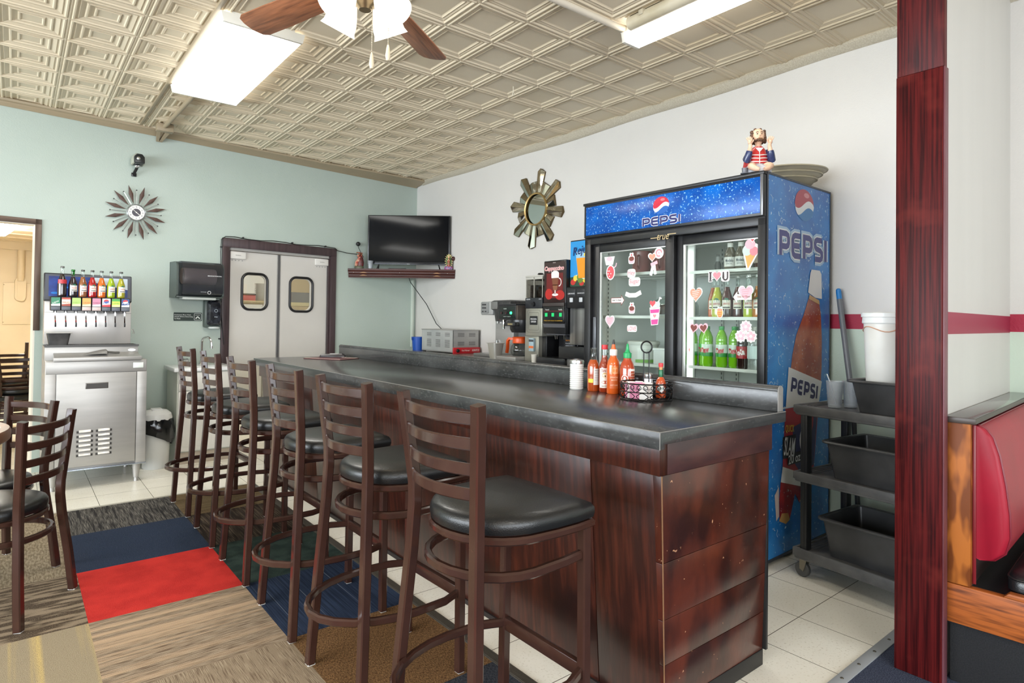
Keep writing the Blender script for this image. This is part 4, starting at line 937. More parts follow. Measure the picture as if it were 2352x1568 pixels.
b = MB().lathe([(0, 0), (.066, 0), (.078, .142), (.084, .143), (.084, .15), (.078, .15), (.064, .006), (0, .006)], 28); b.build('pail', plain('#1c4fa8', .4), t)
b = MB().box(-.088, -.012, .115, -.075, .012, .145, .003); b.build('handle_lug', plain('#17418c', .4), t)
SILV = mat('pale_steel', (205, 206, 204), .35, .55, col2=(188, 190, 190), nscale=4)
t = thing('food_warmer', 'stainless food warmer with vent slots and a red control panel', 'food warmer', (3.50, 5.27, ZK))
b = MB(); b.box(0, 0, .01, .33, .62, .012); b.box(0, 0, .01, .008, .62, .24, .002); b.box(0, 0, .01, .33, .008, .24, .002); b.box(.322, 0, .01, .33, .62, .24, .002); b.box(0, .612, .01, .33, .62, .24, .002); b.box(-.006, -.006, .238, .336, .626, .246, .002)
b.box(.03, .03, .2, .30, .59, .205); b.build('case', STEEL, t)
b = MB(); b.box(-.001, .005, .02, .0, .615, .236)
for y0 in (.06, .24, .42):
    for z0, n in ((.175, 4), (.06, 8)):
        for k in range(n): b.box(-.0025, y0, z0+k*.0105, .0005, y0+.09, z0+.0042+k*.0105, mi=1)
for x0 in (.06, .20):
    for z0, n in ((.175, 4), (.085, 4)):
        for k in range(n): b.box(x0, -.0015, z0+k*.0105, x0+.08, .001, z0+.0042+k*.0105, mi=1)
b.build('side_skin', [SILV, plain('#55534f', .4)], t)
b = MB(); b.box(-.004, -.022, .0, .33, .0, .062, .003); b.build('control_panel', plain('#c2222b', .35), t)
b = MB(); b.lathe([(.02, 0), (.02, .006), (.014, .01), (.012, .02), (0, .021)], 20, M=T(.045, -.022, .031) @ RX(90)); b.build('knob', plain('#1a1a1b', .3), t)
b = MB(); put_text(b, 'Food Warmer', .10, .016, T(.145, -.0225, .032), 0, .02, .2); put_text(b, 'AVANTCO', .09, .024, T(.27, -.0225, .032), 0, .02); b.build('lettering', plain('#f0e6e2', .4), t)
for i in range(4):
    b = MB(); b.box(-.012, -.012, -.0, .012, .012, .012)
    b.build('foot', RUBBER, t, loc=((.02, .31)[i % 2], (.03, .59)[i//2], 0))
# machines face the bar: local x runs towards the viewer's right, -y out over the counter
def machine(name, lb, cat, x, y): return thing(name, lb, cat, (x, y, ZK), -90)
GREYM = plain('#b4b5b4', .35, .4)
t = machine('coffee_brewer', 'silver airpot coffee brewer with a black funnel head and red tap handle', 'coffee maker', 3.54, 4.88)
b = MB(); b.box(0, -.06, .0, .50, .29, .03, .004); b.build('base', plain('#8f8e8c', .3, .6), t)
b = MB(); b.box(.14, .10, .03, .42, .29, .42, .006); b.build('column', STEEL, t)
b = MB(); b.box(.0, .02, .40, .20, .29, .53, .012); b.build('head', GREYM, t)
b = MB(); b.box(.015, .012, .415, .135, .022, .52, .003); b.build('control_plate', plain('#9fa0a0', .3, .5), t)
b = MB()
for z in (.50, .468): b.box(.04, .006, z-.007, .10, .013, z+.007, .002)
for x in (.04, .085): b.box(x, .006, .428, x+.02, .013, .44, .002)
b.build('buttons', plain('#3c3c3e', .3), t)
b = MB(); b.box(.19, -.01, .44, .50, .29, .54, .03); b.lathe([(.105, .34), (.115, .40), (.12, .45)], 24, M=T(.31, .10, 0)); b.build('funnel_head', mat('mottled_black', (40, 40, 42), .35, col2=(62, 61, 60), nscale=60, bump=.4, bscale=90), t)
b = MB(); b.box(.21, -.012, .455, .31, -.006, .525, .004); stroke(b, arc(.235, .49, .014, .018, 0, 360, 10), .004, T(0, -.013, 0)); b.build('funnel_plate', plain('#8b8b89', .3, .5), t)
b = MB(); b.tube([(.40, .10, .36), (.40, .02, .35), (.40, .0, .30), (.40, .0, .27)], .012); b.lathe([(.016, .31), (.018, .35), (.012, .37)], 12, M=T(.40, .0, 0)); b.build('water_tap', CHROME, t)
b = MB(); b.tube([(.36, -.02, .36), (.40, -.03, .385), (.46, -.035, .425)], .013, radii=[.009, .014, .012]); b.build('tap_handle', plain('#c8302c', .35), t)
b = MB()
for x, z in ((.19, .35), (.18, .13)): b.tube([(x, .12, z+.03), (x, .09, z+.02), (x, .09, z-.03)], .009)
b.build('sight_valve', CHROME, t)
t = machine('coffee_brewer', 'black coffee brewer with a glowing green light above the glass carafe', 'coffee maker', 3.36, 4.335)
b = MB(); b.box(0.0, -.02, 0, .27, .36, .035, .006); b.build('base', STEEL, t)
b = MB(); b.box(.02, .22, .035, .27, .36, .36, .004); b.build('column', plain('#77767a', .3, .5), t)
b = MB(); b.box(0, .0, .355, .245, .36, .49, .008); b.box(-.004, -.004, .478, .25, .36, .495, .003); b.build('head', plain('#232325', .3), t)
b = MB(); b.box(.246, .0, .355, .27, .36, .48, .004); b.build('side_plate', plain('#4c443e', .35, .3), t)
b = MB(); b.box(.012, -.003, .37, .235, .001, .47, .002); put_text(b, 'BUNN', .04, .011, T(.10, -.0035, .452), 1); put_text(b, 'READY TO BREW', .10, .006, T(.13, -.0035, .383), 1); b.build('control_plate', [plain('#171f1d', .25), plain('#b9c4bc', .4)], t)
b = MB(); b.sphere((.185, -.004, .415), .013, 12); b.build('green_light', mat('green_lamp', '#2fe07a', .3, emit=4, ecol='#25d060'), t)
b = MB()
for x in (.05, .12): b.lathe([(.011, 0), (.011, .008), (0, .009)], 12, M=T(x, -.002, .415) @ RX(90))
b.build('switches', plain('#3a2326', .3), t)
b = MB(); b.lathe([(.075, .245), (.09, .27), (.095, .335), (.095, .355)], 24, M=T(.20, .09, 0)); b.box(.13, -.03, .30, .27, .02, .335, .005); b.build('funnel', plain('#1d1d1f', .3), t)
b = MB(); b.box(.165, -.033, .305, .255, -.028, .33, .002); put_text(b, 'BUNN', .06, .014, T(.21, -.0335, .3175), 1); b.build('funnel_badge', [plain('#3a3a3a', .3), plain('#d8c48a', .3, .4)], t)
t = machine('coffee_carafe', 'glass coffee carafe with an orange collar and handle under the black brewer', 'carafe', 3.50, 4.335-.135)
t.location.z = ZK+.036
b = MB().lathe([(0, 0), (.06, 0), (.078, .02), (.083, .05), (.075, .085), (.055, .11), (.048, .125)], 28, cap=False); b.build('bowl', glass('carafe_glass', '#dfe3e2', .10), t, 50)
b = MB().lathe([(.048, .112), (.064, .112), (.066, .118), (.060, .155), (.066, .165), (.062, .168), (.05, .158), (.048, .125)], 28, cap=False); b.build('collar', plain('#d9541e', .35), t)
b = MB().tube([(-.06, -.0, .145), (-.11, -.03, .15), (-.125, -.035, .13), (-.128, -.036, .06), (-.135, -.038, .02)], rect=(.02, .024), up=(0, 1, 0)); b.build('handle', plain('#d9541e', .35), t)
b = MB().tube(circ(.079, .05, 30), .0022, 6, True); b.build('band', CHROME, t)
t = machine('steel_pan', 'plain steel pan standing in front of the silver coffee brewer', 'pan', 3.36, 4.37)
b = MB(); pan(b, .085, .08, .115, .11, .145, .004, .008); b.build('pan_body', mat('dull_steel', (190, 188, 180), .4, .6), t)
t = machine('coffee_grinder', 'tall steel coffee grinder with a clear bean hopper and black plate', 'grinder', 3.42, 4.03)
b = MB(); b.box(.0, .0, .22, .215, .36, .455, .006); b.box(-.03, .02, .0, .15, .30, .22, .006); b.build('body', mat('warm_steel', (172, 170, 158), .32, .6), t)
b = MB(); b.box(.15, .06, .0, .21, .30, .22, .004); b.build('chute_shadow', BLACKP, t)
b = MB(); b.box(-.002, -.004, .455, .217, .36, .545, .004); put_text(b, 'BUNN', .045, .012, T(.04, -.0045, .532), 1); put_text(b, 'GVH', .03, .009, T(.19, -.0045, .532), 1); b.build('control_band', [plain('#26282c', .3), plain('#c9ccd0', .4)], t)
b = MB(); b.lathe([(.022, 0), (.018, .014), (0, .015)], 16, M=T(.11, -.004, .49) @ RX(90)); b.build('knob', BLACKP, t)
b = MB(); stroke(b, rrect(.17, .19, .02, 3, .108, .345), .003, T(0, -.001, 0), closed=True); stroke(b, rrect(.13, .15, .015, 3, .108, .345), .003, T(0, -.001, 0), closed=True); b.build('pressed_panel', plain('#8e8c84', .3, .6), t)
b = MB(); flat(b, rrect(.10, .075, .006, 2, .108, .352), T(0, -.0015, 0)); put_text(b, 'PRECISION', .075, .014, T(.108, -.002, .364), 1); put_text(b, 'GRINDER', .065, .014, T(.108, -.002, .342), 1); b.build('name_plate', [plain('#1f2022', .35), plain('#dddddd', .4)], t)
b = MB(); b.box(.004, .005, .545, .211, .35, .70, .006); b.build('hopper', glass('smoky_hopper', '#b0aea8', .03), t)
b = MB(); b.box(.02, .03, .548, .10, .33, .655, .01); b.box(.115, .03, .548, .20, .33, .635, .01); b.build('beans', mat('coffee_beans', (50, 36, 26), .5, bump=1, bscale=140), t)
b = MB(); b.box(.0, .0, .545, .006, .006, .72); b.box(.103, .0, .545, .111, .01, .72); b.box(.209, .0, .545, .215, .006, .72); b.box(.0, -.003, .70, .215, .0, .706); b.build('hopper_frame', plain('#c6c2b8', .3, .5), t)
b = MB(); b.box(-.004, -.004, .72, .219, .36, .735, .005); b.box(.004, .0, .70, .211, .35, .72, .002); b.build('lid', plain('#b5b3ab', .35), t)
for x in (.055, .165):
    b = MB().lathe([(.008, .735), (.008, .745), (.03, .752), (.02, .764), (0, .766)], 14, M=T(x, .12, 0)); b.build('lid_knob', BLACKP, t)
b = MB(); b.box(.05, -.0022+.0, .09, .11, .0185, .20, .001); flat(b, [(.05, .17), (.11, .17), (.11, .19), (.05, .19)], T(0, -.003, 0), 1); flat(b, [(.05, .075+.04), (.11, .075+.04), (.11, .135), (.05, .135)], T(0, -.003, 0), 2); b.build('warning_label', [plain('#9fb4bc', .5), plain('#45474a', .5), plain('#d8703a', .5)], t)
t = machine('orange_clip', 'orange clip with a wire loop standing beside the coffee grinder hopper', 'clip', 3.795, 4.05)
t.location.z = ZK
b = MB(); b.tube([(-.02, 0, .60), (-.045, 0, .66), (-.03, 0, .72), (-.02, 0, .74)], .014); b.build('orange_grip', plain('#e0552a', .4), t)
b = MB(); b.tube([(-.02, .0, .60), (-.05, .02, .54), (-.06, .02, .45), (-.04, .02, .40), (.0, .02, .38)], .003); b.box(-.06, -.01, .0, .0, .05, .02); b.tube([(-.03, .02, .01), (-.03, .03, .39)], .006); b.build('wire_holder', plain('#8b8f86', .4, .4), t)
t = machine('filter_box', 'low yellowish cardboard box lying on top behind the black brewer', 'box', 3.60, 4.20)
t.location.z = ZK+.496
b = MB(); b.box(0, 0, 0, .14, .15, .045, .002); b.build('carton', plain('#8a7a34', .6), t)
b = MB(); b.box(-.002, -.002, .034, .142, .152, .05, .002); b.build('carton_lid', plain('#55564a', .6), t)
t = machine('cappuccino_machine', 'tall black cappuccino machine with a red picture of a layered coffee glass', 'drink machine', 3.42, 3.80)
b = MB(); b.box(0, .0, .245, .265, .42, .845, .006); b.box(.02, .16, .02, .245, .42, .25, .004); b.box(-.0, -.06, .0, .265, .40, .05, .006); b.build('case', plain('#1d1d1f', .3), t)
b = MB(); b.box(.008, -.004, .50, .257, .001, .835, .002); flat(b, [(.012, .77), (.253, .77), (.253, .83), (.012, .83)], T(0, -.005, 0), 2)
PM = T(0, -.0052, 0)
flat(b, [(.04, .535), (.235, .535), (.235, .74), (.04, .74)], PM, 1); flat(b, ell(.11, .08, 16, .20, .56), PM @ T(0, -.0002, 0), 3); flat(b, ell(.09, .09, 16, .07, .57), PM @ T(0, -.0002, 0), 3)
Q = PM @ T(0, -.0008, 0)
flat(b, [(.115, .64), (.175, .64), (.185, .735), (.10, .735)], Q, 5); flat(b, [(.10, .70), (.187, .70), (.189, .735), (.098, .735)], Q @ T(0, -.0002, 0), 4); flat(b, ell(.092, .05, 16, .143, .735), Q @ T(0, -.0003, 0), 4)
flat(b, [(.125, .60), (.165, .60), (.176, .645), (.114, .645)], Q, 6); flat(b, [(.138, .568), (.152, .568), (.150, .602), (.140, .602)], Q, 4); flat(b, ell(.075, .022, 16, .145, .564), Q, 4)
stroke(b, arc(.187, .665, .028, .032, -90, 90, 8), .008, Q, 4)
put_text(b, 'Cappuccino', .232, .050, T(.132, -.0068, .775), 4, .05, .15); put_text(b, 'Cappuccino', .230, .045, T(.132, -.0076, .775), 7, .015, .15); put_text(b, 'FUN', .03, .008, T(.132, -.006, .826), 4)
b.build('picture', [plain('#2a1413', .3), plain('#6a1f1f', .3), plain('#3c2c2a', .3), plain('#b12a26', .3), plain('#f0e4e0', .3), plain('#7a4a34', .3), plain('#8a5a40', .3), plain('#e58a8c', .3)], t)
b = MB(); b.box(.004, -.012, .33, .261, .002, .468, .006); b.box(.004, -.016, .468, .261, .002, .498, .004, mi=1); b.build('control_panel', [plain('#161617', .25), plain('#3a3230', .5)], t)
b = MB()
for x in (.05, .13, .22): b.box(x-.016, -.0155, .385, x+.014, -.011, .415, .002)
b.build('buttons', mat('green_buttons', '#1fae62', .3, emit=.5, ecol='#18a055'), t)
b = MB()
for x, s in ((.06, 'French'), (.215, 'Vanilla')): put_text(b, s, .045, .012, T(x, -.0126, .442), 0)
put_text(b, 'PRESS AND HOLD TO DISPENSE', .22, .008, T(.132, -.0126, .352), 1); stroke(b, [(.02, .43), (.245, .43)], .003, T(0, -.0126, 0), 2); b.build('lettering', [plain('#d5d0cc', .4), plain('#b8902a', .4), plain('#8a1f2a', .4)], t)
b = MB(); b.hexa([(.02, .02, .235), (.245, .02, .235), (.262, .16, .235), (.002, .16, .235), (.0, -.01, .328), (.265, -.01, .328), (.265, .16, .328), (.0, .16, .328)]); b.build('spout_hood', plain('#56565a', .4), t)
b = MB(); b.box(.10, .14, .10, .235, .162, .225, .002); put_text(b, 'CAUTION HOT', .09, .012, T(.17, .139, .19), 1); put_text(b, 'PLACE CUP', .09, .010, T(.17, .139, .165), 2); put_text(b, 'UNDER NOZZLE', .09, .010, T(.17, .139, .145), 2); b.build('notice', [plain('#232428', .4), plain('#d88a2a', .4), plain('#c9ccd0', .4)], t)
for x in (.085, .19):
    b = MB().lathe([(.014, .235), (.010, .20)], 12, M=T(x, .07, 0)); b.build('nozzle', CHROME, t)
t = machine('juice_dispenser', 'tall juice dispenser with a bright blue fruit picture beside the blue fridge', 'drink machine', 3.42, 3.53)
b = MB(); b.box(0, .04, .62, .50, .45, .995, .006); b.box(0, .0, .455, .50, .45, .62, .006); b.build('case', plain('#1b1b1e', .3), t)
b = MB(); b.box(.01, .03, .16, .49, .45, .46, .01); b.build('tank', mat('satin_steel', (186, 186, 186), .3, .85, col2=(120, 120, 120), nscale=3, stretch=(6, .1, .1)), t)
b = MB(); flat(b, [(.004, .625), (.496, .625), (.496, .985), (.004, .985)], T(0, .038, 0), 0); J = T(0, .0374, 0); J2 = T(0, .0368, 0)
flat(b, [(.004, .625), (.496, .625), (.496, .70), (.20, .72), (.004, .70)], J, 1)
random.seed(9)
for k in range(26): flat(b, ell(.04+.03*random.random(), .035+.02*random.random(), 10, .02+random.random()*.42, .632+.075*random.random()), J2 @ T(0, -.0001*k, 0), (2, 3, 4, 5, 6)[k % 5])
flat(b, [(.10, .69), (.22, .69), (.245, .85), (.075, .85)], T(0, .0332, 0), 3); flat(b, [(.075, .83), (.245, .83), (.252, .90), (.068, .90)], T(0, .0334, 0), 7)
flat(b, [(.17, .69), (.27, .69), (.30, .80), (.19, .77)], T(0, .033, 0), 8); stroke(b, [(.16, .86), (.20, .96)], .012, T(0, .0328, 0), 6)
put_text(b, 'Rejuvenate', .38, .085, T(.225, .032, .915) @ RY(-7), 9, .02, .25); b.build('picture', [plain('#2f95d8', .3), plain('#2b4a3a', .3), plain('#d8e0c8', .3), plain('#eb9a2a', .3), plain('#c43a34', .3), plain('#6a8a3a', .3), plain('#f2d24a', .3), plain('#9cc8e4', .3), plain('#f0b040', .3), plain('#16306a', .3)], t)
b = MB()
for x in (.06, .165, .27): b.box(x-.018, -.005, .50, x+.018, .001, .535, .002); b.box(x-.045, -.003, .545, x+.045, .001, .60, .002, mi=1)
b.build('buttons', [plain('#c9ccd0', .4), plain('#26262a', .35)], t)
b = MB()
for x, s in ((.06, 'LEMONADE'), (.165, 'ORANGE JUICE'), (.27, 'CRANBERRY')): put_text(b, s, .075, .011, T(x, -.004, .568), 0, .02)
b.build('lettering', plain('#dcdde0', .4), t)
b = MB(); b.box(.002, -.08, .055, .50, .10, .15, .006); b.build('drip_tray', plain('#232426', .35), t)
b = MB(); b.box(.002, -.06, .0, .50, .40, .055, .004); b.build('base', plain('#9a9894', .35, .4), t)
t = machine('knock_drawer', 'flat black drawer box on the back counter before the cappuccino machine', 'box', 3.33, 3.78)
b = MB(); b.box(0, 0, 0, .33, .06, .055, .004); b.build('drawer_body', plain('#1f2022', .35), t)
b = MB(); b.box(.01, -.004, .006, .32, 0, .05, .002); b.build('drawer_front', plain('#2c2d30', .3), t)
t = machine('white_caddy', 'small white plastic cup beside the black drawer box on the back counter', 'cup', 3.36, 3.84)
b = MB().lathe([(0, 0), (.022, 0), (.027, .07), (.025, .07), (.02, .004), (0, .004)], 16); b.build('cup_wall', plain('#dad6cc', .4), t)
# sunburst mirror on the white wall
mr = thing('sunburst_mirror', 'sunburst mirror with antique mirrored rays on the white wall', 'mirror', (XW, 4.392, 2.333), -90)
AM = mat('antique_mirror', (214, 214, 204), .04, 1); AM2 = mat('aged_mirror', (184, 176, 156), .06, 1); GILT = mat('dark_gilt_edge', (96, 80, 52), .4, .5)
FRG = mat('gold_frame', (190, 160, 104), .35, .6)
for k in range(16):
    a = 79-22.5*k; lng = k % 2 == 0; ro = .355 if lng else .262; ri = .148; tip = .026 if lng else 0
    dr = .011
    Q = RX(90) @ RZ(a)
    hw = lambda r: .0295+(r-ri)*(.105 if lng else .21)
    b = MB()
    for s, mi in ((1, 0), (-1, 1)):
        b.face([(ri, s*hw(ri), .02), (ri, 0, .02+dr*.6), (ro+tip, 0, .02+dr), (ro, s*hw(ro), .014)][::(1 if s < 0 else -1)], mi if k % 3 else 1-mi, Q)
        b.face([(ro, s*hw(ro), .014), (ro+tip, 0, .02+dr), (ro+tip, 0, 0), (ro, s*hw(ro), 0)], 2, Q)
        b.face([(ri, s*hw(ri), .02), (ro, s*hw(ro), .014), (ro, s*hw(ro), 0), (ri, s*hw(ri), 0)], 2, Q)
    b.tube([(ri, 0, .02+dr*.6), (ro+tip, 0, .02+dr)], .0018, 4, mi=2, M=Q)
    for s in (1, -1): b.tube([(ri, s*hw(ri), .02), (ro, s*hw(ro), .014), (ro+tip, 0, .02+dr)], .0022, 4, mi=2, M=Q)
    b.build('ray', [AM, AM2, GILT], mr, 0)
b = MB(); b.lathe([(.142, 0), (.155, 0), (.160, .02), (.155, .036), (.142, .03)], 48, M=RX(90), cap=False); b.build('frame', FRG, mr)
b = MB(); b.lathe([(.146, .008), (.146, .012), (0, .012)], 48, M=RX(90)); b.build('mirror_glass', mat('mirror_silver', (214, 220, 216), .02, 1), mr)
# ------------------------------------------------------------------ two-door drinks fridge
FW, FD, FH = 1.284, .765, 2.065
FM4 = T(3.028, 2.934, 0) @ RZ(-90+.82)
fr = thing('drinks_fridge', 'big black and blue sliding-door drinks fridge with soda pictures by the white wall', 'fridge', (3.028, 2.934, 0), -90+.82)
FBLK = mat('fridge_black', (30, 30, 32), .38, col2=(22, 22, 24), nscale=12, col3=(120, 120, 118), n3=90, lo3=.76, hi3=.78)
LINER = plain('#dfe2de', .35); BLUE = mat('wet_blue_picture', (40, 138, 214), .28, col2=(22, 104, 186), nscale=5, lo=.35, hi=.65, detail=5, col3=(176, 208, 232), n3=55, lo3=.655, hi3=.69, coat=.2)
BLUED = mat('wet_blue_sign', (2, 98, 190), .25, col2=(2, 70, 152), nscale=10, lo=.35, hi=.65, col3=(130, 190, 230), n3=80, lo3=.60, hi3=.66, spec=.3)
b = MB()
t_ = .045
b.box(0, .0, .10, t_, FD, FH, .003); b.box(FW-t_, .0, .10, FW, FD, FH, .003); b.box(t_, FD-.04, .10, FW-t_, FD, FH); b.box(t_, 0, 1.80, FW-t_, FD-.04, FH, .002); b.box(t_, .0, .10, FW-t_, FD-.04, .20)
b.box(.02, .01, .012, FW-.02, FD-.02, .10); b.box(0, -.012, .02, FW, .03, .10, .003)
b.box(-.002, -.034, 2.052, FW+.002, .02, FH+.003, .002)
b.build('cabinet', FBLK, fr)
b = MB()
e = .047
b.face([(e, .09, .2), (FW-e, .09, .2), (FW-e, FD-.045, .2), (e, FD-.045, .2)]); b.face([(e, FD-.045, .2), (FW-e, FD-.045, .2), (FW-e, FD-.045, 1.795), (e, FD-.045, 1.795)])
b.face([(e, .09, .2), (e, FD-.045, .2), (e, FD-.045, 1.795), (e, .09, 1.795)]); b.face([(FW-e, .09, .2), (FW-e, FD-.045, .2), (FW-e, FD-.045, 1.795), (FW-e, .09, 1.795)]); b.face([(e, .09, 1.795), (FW-e, .09, 1.795), (FW-e, FD-.045, 1.795), (e, FD-.045, 1.795)])
b.build('liner', LINER, fr, 0)
b = MB()
for x, y in ((.14, FD-.05), (.38, FD-.05), (.60, FD-.05), (.71, FD-.05), (.97, FD-.05), (1.06, FD-.05)):
    b.box(x-.011, y-.006, .2, x+.011, y, 1.79)
    for k in range(52): b.box(x-.003, y-.0068, .23+k*.03, x+.003, y-.0058, .245+k*.03, mi=1)
b.box(e, .16, .2, e+.006, .18, 1.79); 
for k in range(52): b.box(e+.005, .166, .23+k*.03, e+.0068, .174, .245+k*.03, mi=1)
b.build('shelf_rail', [plain('#d4d7d2', .4), plain('#55585a', .5)], fr)
def shelf(z, x0, x1):
    b = MB(); y0, y1 = .11, .66
    for k in range(int((x1-x0)/.018)): b.tube([(x0+.006+k*.018, y0, z-.003), (x0+.006+k*.018, y1, z-.003)], .0018, 4)
    for y in (y0, .3, .5, y1): b.tube([(x0, y, z-.007), (x1, y, z-.007)], .004, 6)
    b.box(x0, y0-.006, z-.014, x1, y0-.002, z+.004)
    b.build('wire_shelf', plain('#e6e8e2', .35), fr)
SZR = (1.575, 1.302, 1.012, .70, .42); SZL = (1.59, 1.308, 1.0, .70, .42)
for z in SZL: shelf(z, .055, .66)
for z in SZR: shelf(z, .70, 1.23)
b = MB(); b.cyl(.016, .30, 1.70, 14, M=T(.728, .105, 0)); b.build('light_tube', mat('fridge_tube', '#ffffff', .3, emit=3.2, ecol='#f4faf6'), fr)
b = MB(); b.box(.70, .125, .25, .765, .14, 1.77); b.build('light_bracket', plain('#e8eae6', .3), fr)
b = MB(); b.cyl(.012, .30, 1.70, 12, M=T(1.215, .115, 0)); b.build('light_tube', mat('fridge_tube_2', '#ffffff', .3, emit=2, ecol='#f4faf6'), fr)
b = MB(); b.box(.06, .10, 1.765, 1.22, .13, 1.785); b.build('top_light', mat('fridge_top_light', '#ffffff', .3, emit=1.2, ecol='#f4faf6'), fr)
# front frame, sign
b = MB(); b.box(0, -.014, .1, .052, .02, 1.825, .002); b.box(1.243, -.014, .1, FW, .02, 1.825, .002); b.box(.0, -.014, 1.787, FW, .02, 1.835, .002); b.box(.05, -.012, .1, 1.245, .02, .205, .002)
for z in (.115, .14, .165): b.box(.1, -.015, z, 1.18, -.01, z+.012)
b.build('front_frame', FBLK, fr)
sg_ = MB(); sg_.box(.01, -.035, 1.832, 1.284, -.0, 2.052, .004); sg = sg_.build('sign_box', plain('#1c1d20', .3), fr)
b = MB(); b.box(.028, -.0365, 1.848, 1.268, -.034, 2.038, .001); b.build('sign_face', BLUED, sg)
b = MB(); b.box(1.268, -.040, 1.834, 1.284, -.034, 2.05, .002); b.build('sign_edge', plain('#77787a', .3, .5), sg)
def word_strokes(x0, w, gap, h, th):
    """P E P S I as square-cornered rounded strokes; returns polylines"""
    out = []; x = x0; hh = h-th
    def P(u, v): return (x+th/2+u*(w-th), th/2+v*hh)
    for ch in 'PEPSI':
        if ch == 'P': out.append([P(0, -.06), P(0, 1), P(.7, 1), P(.92, .93), P(1, .8), P(1, .58), P(.92, .45), P(.7, .38), P(.16, .38)])
        elif ch == 'E': out += [[P(1, 1), P(.3, 1), P(.08, .92), P(0, .78), P(0, .22), P(.08, .08), P(.3, 0), P(1, 0)], [P(.0, .5), P(.92, .5)]]
        elif ch == 'S': out.append([P(.98, 1), P(.28, 1), P(.08, .93), P(0, .8), P(.03, .64), P(.2, .54), P(.8, .46), P(.97, .36), P(1, .2), P(.92, .07), P(.72, 0), P(.0, 0)])
        elif ch == 'I': out.append([P(0, -.06), P(0, 1.06)])
        x += (w if ch != 'I' else th)+gap
    return out, x-gap
def pepsi_word(b, M, w, h, mi_txt, mi_halo, th=.24, glow=None):
    lw = w*.205; gp = w*.026; L_, xe = word_strokes(0, lw, gp, h, h*th)
    f = w/xe
    for pl in L_:
        q = [((p[0]*f-w/2), p[1]-h/2) for p in pl]
        if glow is not None: stroke(b, q, h*th*2.3, M, glow, -.0004)
        stroke(b, q, h*th*1.45, M, mi_halo, .0)
    for i, pl in enumerate(L_):
        q = [((p[0]*f-w/2), p[1]-h/2) for p in pl]
        stroke(b, q, h*th, M, mi_txt, .0008+.0001*i)
def globe(b, M, w, h, mis):
    r, wht, bl = mis; N = 24
    for k in range(N):
        u0, u1 = -1+2*k/N, -1+2*(k+1)/N
        e_ = lambda u: math.sqrt(max(0, 1-u*u))
        hi = lambda u: max(-e_(u), min(e_(u), .30*math.sin(u*2.6+.25)+.02)); lo = lambda u: max(-e_(u), min(e_(u), .30*math.sin(u*2.6+.25)-.42))
        for mi, a, c in ((bl, lambda u: -e_(u), lo), (wht, lo, hi), (r, hi, e_)):
            p = [(u0*w/2, a(u0)*h/2), (u1*w/2, a(u1)*h/2), (u1*w/2, c(u1)*h/2), (u0*w/2, c(u0)*h/2)]
            flat(b, p, M, mi)
    flat(b, ell(w*.28, h*.16, 14, w*.1, h*.32), M, 3+0, .0006)
b = MB(); M_ = T(.642, -.0372, 1.972)
globe(b, M_, .118, .105, (0, 1, 2)); pepsi_word(b, T(.642, -.0375, 1.881), .275, .052, 4, 1)
b.build('logo', [mat('logo_red', (196, 26, 58), .25), plain('#f0f3f6', .3), mat('logo_blue', (24, 92, 176), .25), plain('#e0707e', .25), mat('logo_ink', (30, 34, 98), .3)], sg)
b = MB(); put_text(b, 'true', .085, .034, T(.643, -.0155, 1.785), 0, .0, .3); stroke(b, [(.55, 1.783), (.615, 1.783)], .005, T(0, -.0155, 0)); stroke(b, [(.675, 1.797), (.735, 1.797)], .005, T(0, -.0155, 0)); b.build('badge', plain('#cbb48c', .3, .5), fr)
# doors with stickers
DGL = glass('fridge_glass', '#eaf1ee', .05)
def door(x0, x1, y, gx0, gx1, silver):
    d_ = MB(); z0, z1 = .205, 1.789; g0, g1 = .265, 1.735
    d_.box(x0, y, z0, gx0, y+.03, z1, .002); d_.box(gx1, y, z0, x1, y+.03, z1, .002); d_.box(gx0, y, g1, gx1, y+.03, z1, .002); d_.box(gx0, y, z0, gx1, y+.03, g0, .002)
    d = d_.build('sliding_door', FBLK, fr)
    b = MB(); b.box(gx0, y+.006, g0, gx0+silver, y+.028, g1, .001); b.box(gx0, y+.008, g1-.008, gx1, y+.028, g1, .001); b.build('door_seal', plain('#c6c9c6', .3, .5), d)
    b = MB(); b.face([(gx0, y+.012, g0), (gx1, y+.012, g0), (gx1, y+.012, g1), (gx0, y+.012, g1)]); b.build('door_glass', DGL, d, 0)
    return d
dl = door(.048, .702, .012, .108, .640, .014)
dr = door(.650, 1.245, .046, .738, 1.222, .02)
b = MB(); b.box(.062, .004, 1.06, .088, .013, 1.30, .004); b.build('handle', plain('#6a6d72', .3, .4), dl)
b = MB(); b.prism([(0, 0), (.028, .045), (.028, -.0)], 0, .004, M=T(1.228, .045, 1.20) @ RX(90)); b.prism([(0, 0), (.028, -.045), (.028, -.0)], 0, .004, M=T(1.228, .045, .98) @ RX(90)); b.build('handle_plate', plain('#a4a6a8', .3, .6), dr)
SW = plain('#f2ece8', .5); PK = plain('#e58f98', .5); PK2 = plain('#f0b9c4', .5); RD = plain('#d8535a', .5); BR = plain('#7a3d34', .5); MG = plain('#d24a96', .5); DK = plain('#3a2c30', .5); OR = plain('#ee9a80', .5); YL = plain('#e2ac5e', .5); MT_ = plain('#c8ddd0', .5)
SMATS = [SW, PK, PK2, RD, BR, MG, DK, OR, YL, MT_]
def sticker(d, u, z, fn):
    b = MB(); y = (.0235 if d is dl else .0575)
    b.M = T(u, y, z); fn(b); return b.build('sticker', SMATS, d, 0)
I4 = Matrix.Identity(4)
def sc(p, s, dx=0, dz=0): return [(q[0]*s+dx, q[1]*s+dz) for q in p]
